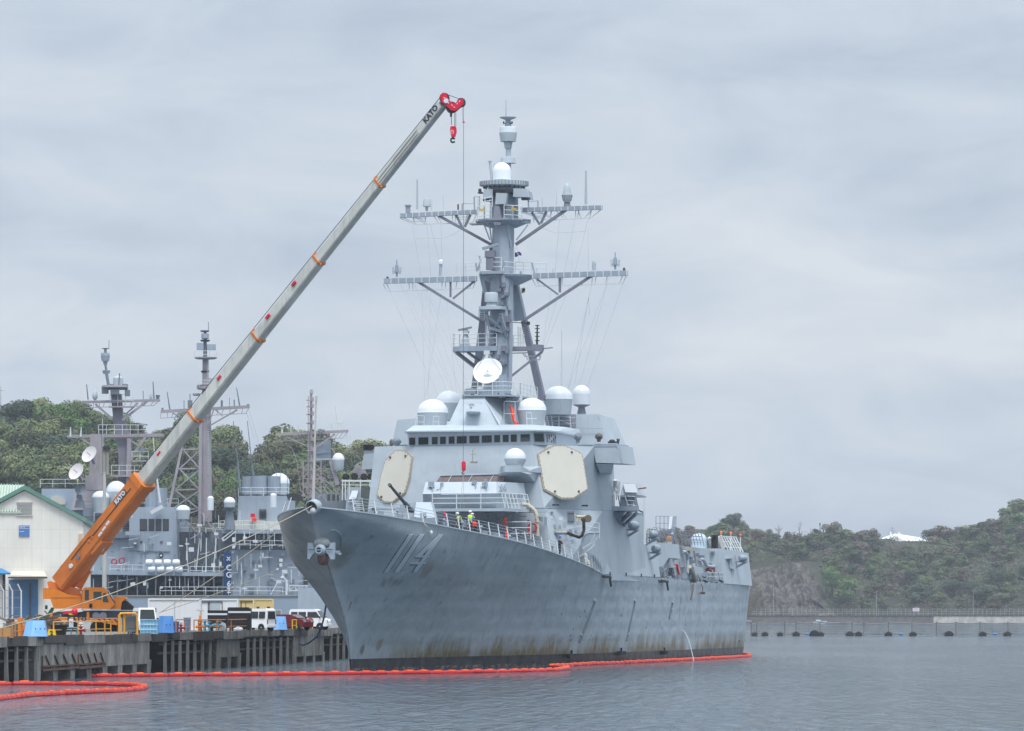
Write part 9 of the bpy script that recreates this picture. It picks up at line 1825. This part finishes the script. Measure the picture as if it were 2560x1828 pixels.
def crown_mesh(seed, Hh_, Rr, nblob, nleaf, size, squash=0.8, lowc=0.35):
 r = random.Random(seed); mb = MB(); blobs = []
 for i in range(nblob):
  t = r.random(); z = Hh_*lerp(lowc, 0.88, t); rad = Rr*(1-0.55*abs(t-0.45))*r.uniform(0.15, 0.8); an = r.uniform(0, 6.28); blobs.append((Ve((rad*math.cos(an), rad*math.sin(an), z)), Rr*r.uniform(0.28, 0.50)))
 for i in range(nleaf):
  c, br = r.choice(blobs); d_ = Ve((r.gauss(0, 1), r.gauss(0, 1), r.gauss(0, 1)+0.25)).normalized(); p = c+Ve((d_.x, d_.y, d_.z*squash))*br*r.uniform(0.7, 1.06); n_ = (d_+Ve((r.uniform(-.6, .6), r.uniform(-.6, .6), r.uniform(-.3, .8)))).normalized(); u = n_.orthogonal().normalized(); w = n_.cross(u); s = size*r.uniform(0.6, 1.35); a = r.uniform(0, 6.28); u, w = u*math.cos(a)+w*math.sin(a), w*math.cos(a)-u*math.sin(a)
  mb.add([p-u*s-w*s*0.5, p+u*s*0.3-w*s*0.7, p+u*s+w*s*0.4, p-u*s*0.2+w*s*0.75], [[0, 1, 2, 3]])
 return mb, blobs
def trunk_mesh(seed, Hh_, blobs, r0=0.22):
 r = random.Random(seed); mb = MB(); top = Ve((r.uniform(-.3, .3), 0, Hh_*0.6)); mb.pipe([Ve((0, 0, -1.5)), Ve((0.1, 0, Hh_*0.3)), top], [r0, r0*0.75, r0*0.4], 6)
 for c, br in blobs[:6]: mb.tube(Ve((0.1, 0, Hh_*0.3)).lerp(top, r.random()), c, r0*0.35, r0*0.12, 5)
 return mb
def bare_mesh(seed, Hh_, Rr):
 r = random.Random(seed); mb = MB()
 def grow(p, d, l, rad, k):
  e = p+d*l; mb.tube(p, e, rad, rad*0.65, 4, False)
  if k == 0: return
  for _ in range(3 if k > 1 else 4): grow(p.lerp(e, r.uniform(0.6, 1)), (d+Ve((r.uniform(-.7, .7), r.uniform(-.7, .7), r.uniform(0.0, .6)))).normalized(), l*r.uniform(0.5, 0.75), rad*0.55, k-1)
 grow(Ve((0, 0, -1)), Ve((0, 0, 1)), Hh_*0.42, 0.2, 4); return mb
def no_recalc_build(mb, name, mat, parent=None):
 me = bpy.data.meshes.new(name); me.from_pydata(mb.v, [], mb.f); me.materials.append(mat); o = bpy.data.objects.new(name, me); COL.objects.link(o); o.parent = parent; return o
PROTO = {}
def tree(kind, loc, h, wid, label, group=None, name='tree', cat='tree'):
 "first of a kind builds its meshes (unit height 8 m), later ones share them"
 mk, var = kind; key = kind
 o = thing(name, label, cat, loc, 0, group); sx, sz = wid/8.0, h/8.0
 if key not in PROTO:
  sd = sum(map(ord, mk))*7+var
  if mk == 'bare': tm = bare_mesh(sd, 8, 3.4); t = no_recalc_build(tm, 'trunk', TWIG, o); PROTO[key] = (t.data, None)
  else:
   bush = mk.endswith('_bush'); col = mk.replace('_bush', '')
   cm, bl = crown_mesh(sd, 8, 4.2, 18 if not bush else 12, 3600 if not bush else 1500, 0.22 if not bush else 0.32, 0.85, 0.30 if not bush else 0.12); PROTO[key] = (trunk_mesh(sd, 8, bl).build('trunk', BARK, None).data, no_recalc_build(cm, 'crown', LM[col], None).data)
   for q in [x for x in bpy.data.objects if x.data in PROTO[key] and x.parent is None and x.type == 'MESH']: bpy.data.objects.remove(q)
   PROTO[key] = PROTO[key]
 td, cd = PROTO[key]
 for nm, dt in (('trunk', td), ('crown', cd)):
  if dt is None: continue
  ch = [c for c in o.children if c.data == dt]
  c = ch[0] if ch else bpy.data.objects.new(nm, dt)
  if not ch: COL.objects.link(c); c.parent = o
  c.scale = (sx, sx, sz)
 o.rotation_euler.z = (hash((round(loc[0]*10), var)) % 628)/100
 return o
rnd = random.Random(99)
NAMES = {'dark': 'dark evergreen tree', 'mid': 'mid green leafy tree', 'pale': 'pale yellow green spring tree', 'olive': 'dull olive tree', 'bright': 'bright fresh green tree', 'bare': 'bare leafless tree', 'brown_bush': 'brown leafless thicket', 'dark_bush': 'dark green bush', 'olive_bush': 'olive green bush', 'mid_bush': 'mid green bush', 'bright_bush': 'bright green bush'}
def place_hill(sky, px0, px1, Y0, Y1, z0, n, kinds, hr, wr, where, group, tmin=0.1, tmax=1.0):
 for i in range(n):
  t = lerp(tmin, tmax, (i+rnd.random())/n)**0.85; px = rnd.uniform(px0, px1); Y = lerp(Y0, Y1, t); zt = hill_z(sky, px, Y1, 0); z = z0+(zt-z0)*t**0.75
  k = rnd.choices([a for a, b in kinds], [b for a, b in kinds])[0]; h = rnd.uniform(*hr)
  if 1868 < px < 2085 and Y1 > 1500 and z < CAMH+(HOR-1398)*Y/FPX and t < 0.62 and px < 2070: continue
  if 2190 < px < 2350 and t > 0.72 and Y1 > 1500: continue
  X = (px-1280)*Y/FPX; tree((k, rnd.randrange(3 if 'bush' in k else 2)), (X, Y, z-0.3), h, h*rnd.uniform(*wr), NAMES[k]+' '+where, group, 'bush' if 'bush' in k else 'tree', 'bush' if 'bush' in k else 'tree')
place_hill(SKY_L, -30, 960, 985, 1180, 2.0, 165, (('dark', 3.4), ('mid', 4), ('pale', 3), ('olive', 3.4), ('bright', 0.7)), (7.5, 11), (0.85, 1.15), 'among others on the wooded hill behind the cruiser', 'trees on the hill behind the cruiser', 0.3, 1.0)
place_hill(SKY_R, 1590, 2600, 1832, 1925, 2.3, 292, (('dark_bush', 4), ('brown_bush', 2.8), ('olive_bush', 3.8), ('mid_bush', 3.4), ('dark', 0.8), ('bright_bush', 0.35)), (3.8, 7.4), (1.0, 1.6), 'among others on the steep slope across the harbour', 'bushes on the far slope', 0.02, 0.98)
def lone(px, ytop, ybase, Y, kind, wk, label):
 if Y < 1500: ytop += 8; ybase += 22
 a = W(px, ybase, Y); h = (ybase-ytop)*Y/FPX; tree(kind, a, h, h*wk, label)
lone(28, 1006, 1090, 1172, ('dark', 0), 0.9, 'tall dark conifer like tree at the far left of the skyline'); lone(120, 1024, 1110, 1175, ('mid', 0), 1.3, 'broad green tree left of the forward cruiser mast'); lone(172, 1024, 1110, 1176, ('pale', 0), 1.2, 'pale broad tree just left of the forward cruiser mast'); lone(206, 1026, 1100, 1178, ('dark', 1), 0.6, 'narrow dark evergreen beside the forward cruiser mast'); lone(222, 1040, 1110, 1178, ('bare', 0), 0.9, 'grey bare tree behind the forward cruiser mast'); lone(255, 1036, 1110, 1180, ('pale', 1), 1.2, 'pale green tree behind the forward cruiser mast')
lone(545, 1108, 1180, 1178, ('bright', 0), 1.2, 'fresh green round tree right of the lattice mast'); lone(650, 1118, 1190, 1180, ('bare', 1), 1.2, 'brown bare tree on the skyline right of the whip aerials'); lone(725, 1116, 1190, 1178, ('pale', 0), 1.2, 'pale spring tree left of the frigate mast'); lone(765, 1106, 1180, 1180, ('mid', 1), 1.0, 'green tree just behind the frigate mast'); lone(350, 1066, 1140, 1180, ('pale', 1), 1.3, 'pale green tree above the crane boom')
lone(1800, 1316, 1385, 1928, ('olive', 0), 1.6, 'broad olive tree on the skyline above the destroyer stern'); lone(1835, 1298, 1370, 1930, ('pale', 0), 1.1, 'pale green tree on the skyline above the destroyer stern'); lone(1857, 1299, 1365, 1926, ('bare', 0), 0.6, 'bare narrow tree on the skyline right of the destroyer stern'); lone(1755, 1322, 1380, 1928, ('bright', 0), 1.1, 'fresh green tree showing over the destroyer roof')
lone(1898, 1324, 1385, 1926, ('mid', 0), 1.1, 'green tree on the skyline just right of the bare tree'); lone(1948, 1299, 1350, 1930, ('bare', 1), 0.9, 'bare spreading tree on the skyline above the rock face'); lone(1999, 1297, 1345, 1930, ('bare', 0), 0.6, 'bare pointed tree on the skyline left of the dark pole'); lone(2028, 1308, 1350, 1930, ('bare', 1), 0.5, 'small bare tree on the skyline beside the dark pole')
lone(2165, 1320, 1370, 1928, ('dark', 1), 1.3, 'dark tree on the skyline left of the white roof'); lone(2090, 1322, 1370, 1928, ('mid', 1), 1.6, 'low green tree on the skyline between the pole and the white roof'); lone(2340, 1317, 1375, 1926, ('dark', 0), 1.3, 'dark tree on the skyline right of the white roof'); lone(2362, 1316, 1370, 1929, ('olive', 1), 1.2, 'olive tree beside the dark one right of the white roof'); lone(2418, 1308, 1370, 1928, ('pale', 0), 1.3, 'pale green rounded tree on the skyline towards the right'); lone(2462, 1297, 1365, 1926, ('dark', 1), 1.3, 'dark spreading tree in front of the tall right edge tree'); lone(2538, 1250, 1350, 1928, ('mid', 0), 1.0, 'tallest light green tree at the right edge'); lone(2262, 1338, 1375, 1915, ('bare', 1), 1.3, 'bare tree in front of the white roof')
lone(2080, 1418, 1480, 1842, ('bright', 1), 1.25, 'bright green tree right of the rock face, the upper of two'); lone(2112, 1445, 1510, 1838, ('bright', 0), 1.2, 'bright green tree right of the rock face, the lower of two'); lone(2004, 1356, 1385, 1890, ('bright_bush', 0), 1.2, 'small bright green bush high on the slope above the rock face'); lone(2486, 1372, 1405, 1885, ('pale', 1), 1.3, 'small yellow green tree on the slope at the right')
def scrub(name, label, sky, px0, px1, Y0, Y1, z0, n, size, mats, tmin=0.0, hh=1.6):
 for mi, mt in enumerate(mats):
  mb = MB(); r = random.Random(500+mi)
  for i in range(n):
   t = lerp(tmin, 1, r.random()); px = r.uniform(px0, px1); Y = lerp(Y0, Y1, t); z = z0+(hill_z(sky, px, Y1, 0)-z0)*t**0.75
   if px < 2066 and Y1 > 1500 and px > 1800 and z < CAMH+(HOR-1402)*Y/FPX and t < 0.6: continue
   if noise.noise(Ve((px*0.03, t*9, mi*3.1))) < -0.05: continue
   b = Ve(((px-1280)*Y/FPX, Y, z+r.uniform(0, hh)))
   for k in range(5):
    p = b+Ve((r.gauss(0, 0.8), r.gauss(0, 0.6), r.uniform(-0.6, 1.2))); u = Ve((r.gauss(0, 1), r.gauss(0, 1), r.gauss(0, 1))).normalized(); w = u.orthogonal().normalized(); s = size*r.uniform(0.6, 1.4); mb.add([p-u*s, p-w*s*0.6, p+u*s, p+w*s*0.6], [[0, 1, 2, 3]])
  tag(no_recalc_build(mb, name, mt), label[mi], kind='stuff')
scrub('undergrowth', ['dark scrub covering the far slope', 'brown dead scrub covering the far slope', 'green scrub covering the far slope'], SKY_R, 1560, 2620, 1831, 1924, 2.3, 5200, 0.34, [LM['dark'], LM['brown'], LM['mid']])
scrub('undergrowth', ['dark scrub between the trees behind the cruiser', 'olive scrub between the trees behind the cruiser'], SKY_L, -40, 980, 985, 1180, 2.0, 3000, 0.5, [LM['dark'], LM['olive']], 0.0)
for nm, sk, pa, pb, ya, yb, nn in (('woodland', SKY_L, -1250, -35, 965, 1182, 5200), ('woodland', SKY_L, 965, 1520, 965, 1182, 2600), ('woodland', SKY_R, 1150, 1575, 1832, 1927, 3000), ('woodland', SKY_R, 2605, 3420, 1832, 1927, 4200)):
 scrub(nm, ['green woodland on the hill beyond the edge of the view', 'dark woodland on the hill beyond the edge of the view'], sk, pa, pb, ya, yb, 2.3, nn, 0.85, [LM['mid'], LM['dark']], 0.0, 4.5)
def haze():
 m = bpy.data.materials.new('air'); m.use_nodes = True; N, L = m.node_tree.nodes, m.node_tree.links; N.clear()
 out = N.new('ShaderNodeOutputMaterial'); v = N.new('ShaderNodeVolumePrincipled'); v.inputs['Color'].default_value = (0.86, 0.92, 1.0, 1); v.inputs['Density'].default_value = HAZE_DENSITY; v.inputs['Anisotropy'].default_value = 0.2
 L.new(v.outputs[0], out.inputs['Volume'])
 mb = MB(); mb.hexa([(-1450, -90, -2.6), (1450, -90, -2.6), (1450, 2520, -2.6), (-1450, 2520, -2.6)], [(-1450, -90, 92), (1450, -90, 92), (1450, 2520, 92), (-1450, 2520, 92)])
 tag(mb.build('haze', m, smooth_deg=0), 'thin grey haze over the harbour', kind='stuff')
HAZE_DENSITY = 0.0001
haze()
SKIN = paint('skin', rgb((206, 160, 134)), 0.6, 0.04, 0)
def person(label, base, yaw, jacket, trousers, helmet, vest=None, bend=0.0, arms='down', group=None):
 o = thing('person', label, 'person', ship_world(base), yaw-PSI, group)
 J = {}; E = []; mi = {}
 def j(n, p, r, m, par=None): J[n] = (Vector(p), r); mi[n] = m; E.append((par, n)) if par else None
 j('pelvis', (0, 0, .95), .150, 1); j('waist', (0, .01, 1.10), .140, 0, 'pelvis'); j('chest', (0, .02, 1.30), .168, 0, 'waist'); j('neck', (0, .02, 1.49), .058, 2, 'chest'); j('jaw', (0, .05, 1.58), .078, 2, 'neck'); j('head', (0, .04, 1.67), .098, 2, 'jaw'); j('crown', (0, .03, 1.755), .07, 2, 'head'); j('nose', (0, .155, 1.645), .016, 2, 'head')
 for s, t in ((-1, 'l'), (1, 'r')):
  j('ear'+t, (s*.105, .03, 1.655), .018, 2, 'head'); j('sh'+t, (s*.20, .02, 1.42), .068, 0, 'chest')
  if arms == 'down': el, wr = (s*.26, -.01, 1.14), (s*.25, .10, .90)
  elif arms == 'front': el, wr = (s*.27, .12, 1.17), (s*.14, .36, 1.12)
  else: el, wr = (s*.25, .16, 1.16), (s*.16, .34, .98)
  j('el'+t, el, .050, 0, 'sh'+t); j('wr'+t, wr, .034, 0, 'el'+t); d_ = (Vector(wr)-Vector(el)).normalized(); pm_ = Vector(wr)+d_*.07; j('palm'+t, pm_, .036, 2, 'wr'+t)
  sd = Ve((1, 0, 0))
  for k, (dx, ln) in enumerate(((-.028, .075), (-.010, .09), (.010, .085), (.028, .065))): kn = pm_+d_*.045+sd*dx; j('k%d%s' % (k, t), kn, .009, 2, 'palm'+t); j('f%d%s' % (k, t), kn+d_*ln*.5+Ve((0, 0.012, -.012)), .008, 2, 'k%d%s' % (k, t)); j('t%d%s' % (k, t), kn+d_*ln*.8+Ve((0, 0.03, -.03)), .007, 2, 'f%d%s' % (k, t))
  th = pm_+sd*(-s*.035); j('th'+t, th+d_*.01, .010, 2, 'palm'+t); j('tt'+t, th+d_*.05+sd*(-s*.015), .008, 2, 'th'+t)
  j('hip'+t, (s*.095, 0, .90), .095, 1, 'pelvis'); j('knee'+t, (s*.11, .03, .50), .066, 1, 'hip'+t); j('ank'+t, (s*.115, -.02, .09), .050, 1, 'knee'+t); j('toe'+t, (s*.13, .15, .045), .045, 3, 'ank'+t)
 if bend:
  M_ = Matrix.Rotation(-bend, 4, 'X')
  low = ('pelvis', 'hipl', 'hipr', 'kneel', 'kneer', 'ankl', 'ankr', 'toel', 'toer'); pv = Ve((0, 0, .95))
  for n in J:
   if n not in low: J[n] = (pv+M_.to_3x3() @ (J[n][0]-pv), J[n][1])
 names = list(J); idx = {n: i for i, n in enumerate(names)}
 me = bpy.data.meshes.new('body'); me.from_pydata([J[n][0] for n in names], [(idx[a], idx[b]) for a, b in E], []); ob = bpy.data.objects.new('body', me); COL.objects.link(ob)
 ob.modifiers.new('skin', 'SKIN'); sub = ob.modifiers.new('sub', 'SUBSURF'); sub.levels = 1; sub.render_levels = 1
 for i, n in enumerate(names): sv = me.skin_vertices[0].data[i]; sv.radius = (J[n][1], J[n][1]*(0.8 if n in ('chest', 'waist', 'pelvis') else 1)); sv.use_root = (n == 'pelvis')
 dg = bpy.context.evaluated_depsgraph_get(); m2_ = bpy.data.meshes.new_from_object(ob.evaluated_get(dg)); bpy.data.objects.remove(ob)
 m2_.materials.clear()
 for x in (jacket, trousers, SKIN, BLACK): m2_.materials.append(x)
 segs = [(J[a][0], J[b][0], mi[b]) for a, b in E]
 for f in m2_.polygons:
  c = f.center; bst = min(segs, key=lambda s: (c-(s[0]+(s[1]-s[0])*max(0, min(1, (c-s[0]).dot(s[1]-s[0])/max(1e-6, (s[1]-s[0]).length_squared))))).length); f.material_index = bst[2]; f.use_smooth = True
 bo_ = bpy.data.objects.new('body', m2_); COL.objects.link(bo_); bo_.parent = o
 up = (J['crown'][0]-J['jaw'][0]).normalized(); hc_ = J['head'][0]+up*0.03
 mb = MB(); mb.lathe(hc_, [(.165, -.005), (.135, 0.0), (.135, .03), (.12, .085), (.08, .125), (.01, .14)], 16, up); mb.build('helmet', helmet, o)
 for sx in (-1, 1): mb = MB(); mb.ball(J['head'][0]+Ve((sx*.036, .090, .0)), .012, 8); mb.build('eye', BLACK, o)
 if vest:
  mb = MB(); axv = J['neck'][0]-J['pelvis'][0]; L_ = axv.length; ax = axv.normalized(); n = 16; rings = []
  sdv = Ve((1, 0, 0)); fw = ax.cross(sdv).normalized()
  for h_, rx, ry in ((.10, .205, .172), (.35, .20, .165), (.65, .225, .18), (.84, .205, .15), (.93, .11, .10)):
   rings.append([J['pelvis'][0]+ax*L_*h_+Ve((0, .012, 0))+sdv*rx*math.cos(k*6.2832/n)+fw*ry*math.sin(k*6.2832/n) for k in range(n+1)])
  mb.grid(rings); v_ = mb.build('vest', vest, o, 60)
  for h0, h1, rr in ((.30, .38, 1.03), ):
   b = MB(); b.grid([[J['pelvis'][0]+ax*L_*h_+Ve((0, .012, 0))+sdv*.207*rr*math.cos(k*6.2832/n)+fw*.172*rr*math.sin(k*6.2832/n) for k in range(n+1)] for h_ in (h0, h1)]); b.build('reflective_band', DOMEG, v_, 0)
 return o
HIVIS = paint('hi_vis', rgb((206, 250, 30)), 0.6, 0.03, 0); BLUEJ = paint('blue_jacket', rgb((26, 84, 168)), 0.8, 0.08, 0); NAVY = paint('navy_cloth', rgb((34, 38, 50)), 0.85, 0.1, 0); KHAKI = paint('grey_cloth', rgb((92, 92, 84)), 0.85, 0.1, 0)
def on_deck(px, inb):
 best = min((abs(proj_ship(pd(a)-inb, a, zd(a))[0]-px), a) for a in [i*0.1 for i in range(-80, 480)])[1]
 return Ve((pd(best)-inb, best, zd(best)+0.03))
person('person in yellow vest over blue jacket and white helmet, back turned', on_deck(1176, 0.55), R(-168), BLUEJ, NAVY, WHITE, HIVIS, 0.05, 'reach')
q = on_deck(1151, 1.6); person('person in a yellow vest and a white helmet bending forward, left of the others', q, R(150), KHAKI, NAVY, WHITE, HIVIS, 0.45, 'reach')
q = on_deck(1188, 0.75); person('person in navy clothes and white helmet holding a red bag', q, R(60), NAVY, NAVY, WHITE, None, 0.42, 'reach')
o = ship_thing('red_bag', 'red bag held by the person in navy clothes at the rail', 'bag', q+Ve((-0.02, -0.35, 0.62)), None); mb = MB(); c = q+Ve((-0.02, -0.35, 0.80)); mb.ball(c, 0.26, 12, (1.1, 0.7, 0.9)); mb.ring(c+Ve((0, 0, 0.2)), 0.1, 0.018, (0, -1, 0), 12, 5); mb.build('bag_body', ORANGE_R, o); settle(o)
person('person in black overalls and a blue helmet standing alone at the side rail', on_deck(1399, 0.5), R(-100), BLACK, BLACK, paint('helmet_blue', rgb((36, 104, 214)), 0.4), None, 0.0, 'front')
def split_parts(o):
 me = o.data; n = len(me.vertices); par = list(range(n))
 def find(x):
  while par[x] != x: par[x] = par[par[x]]; x = par[x]
  return x
 for f in me.polygons:
  v = f.vertices; r = find(v[0])
  for w in v[1:]: par[find(w)] = r
 isl = {}
 for i in range(n): isl.setdefault(find(i), []).append(i)
 bx = []
 for k, vs in isl.items():
  c = [me.vertices[i].co for i in vs]; bx.append([{k}, [min(p[d] for p in c)-0.03 for d in range(3)], [max(p[d] for p in c)+0.03 for d in range(3)]])
 ch = True
 while ch:
  ch = False
  for i in range(len(bx)):
   for j in range(len(bx)-1, i, -1):
    if all(bx[i][1][d] <= bx[j][2][d] and bx[j][1][d] <= bx[i][2][d] for d in range(3)):
     bx[i] = [bx[i][0] | bx[j][0], [min(bx[i][1][d], bx[j][1][d]) for d in range(3)], [max(bx[i][2][d], bx[j][2][d]) for d in range(3)]]; del bx[j]; ch = True
 if len(bx) < 2 or len(bx) > 70: return
 for gi, (ks, _, _) in enumerate(bx):
  sel = [i for i in range(n) if find(i) in ks]; mp = {v: q for q, v in enumerate(sel)}
  fs = [[mp[v] for v in f.vertices] for f in me.polygons if find(f.vertices[0]) in ks]
  m2 = bpy.data.meshes.new(o.name); m2.from_pydata([me.vertices[i].co for i in sel], [], fs); m2.materials.append(me.materials[0])
  if gi == 0: first = m2
  else:
   c = o.copy(); c.data = m2; COL.objects.link(c); c.parent = o.parent
 for chd in list(o.children): pass
 o.data = first
for o in list(bpy.data.objects):
 if o.type == 'MESH' and o.parent and len(o.data.materials) == 1 and o.name.split('.')[0] in ('yardarm', 'yard_strut', 'yard_brace', 'work_frame', 'rubbing_strip', 'mast_rigging_frame', 'side_stanchion', 'wiper_gear', 'antenna_stub', 'shell_opening', 'deck_fitting', 'hull_step', 'bitt', 'fairlead_stub', 'hanging_gear', 'platform_bracket', 'brace_strut', 'whip_antenna', 'yard_antenna', 'mast_pole', 'yard_tip', 'locker_leg', 'deck_locker', 'mooring_fairlead', 'shield_fitting', 'wall_pipe', 'deck_winch', 'platform_brace', 'louvre_slat', 'side_shelf', 'cable_stub', 'roof_rib', 'deck_pipe', 'antenna_bracket', 'louvre_bank', 'gun_mount', 'stay', 'junction_box', 'superstructure_fitting', 'wall_fitting', 'cable_run', 'mast_bracket', 'rope_guide'): split_parts(o)
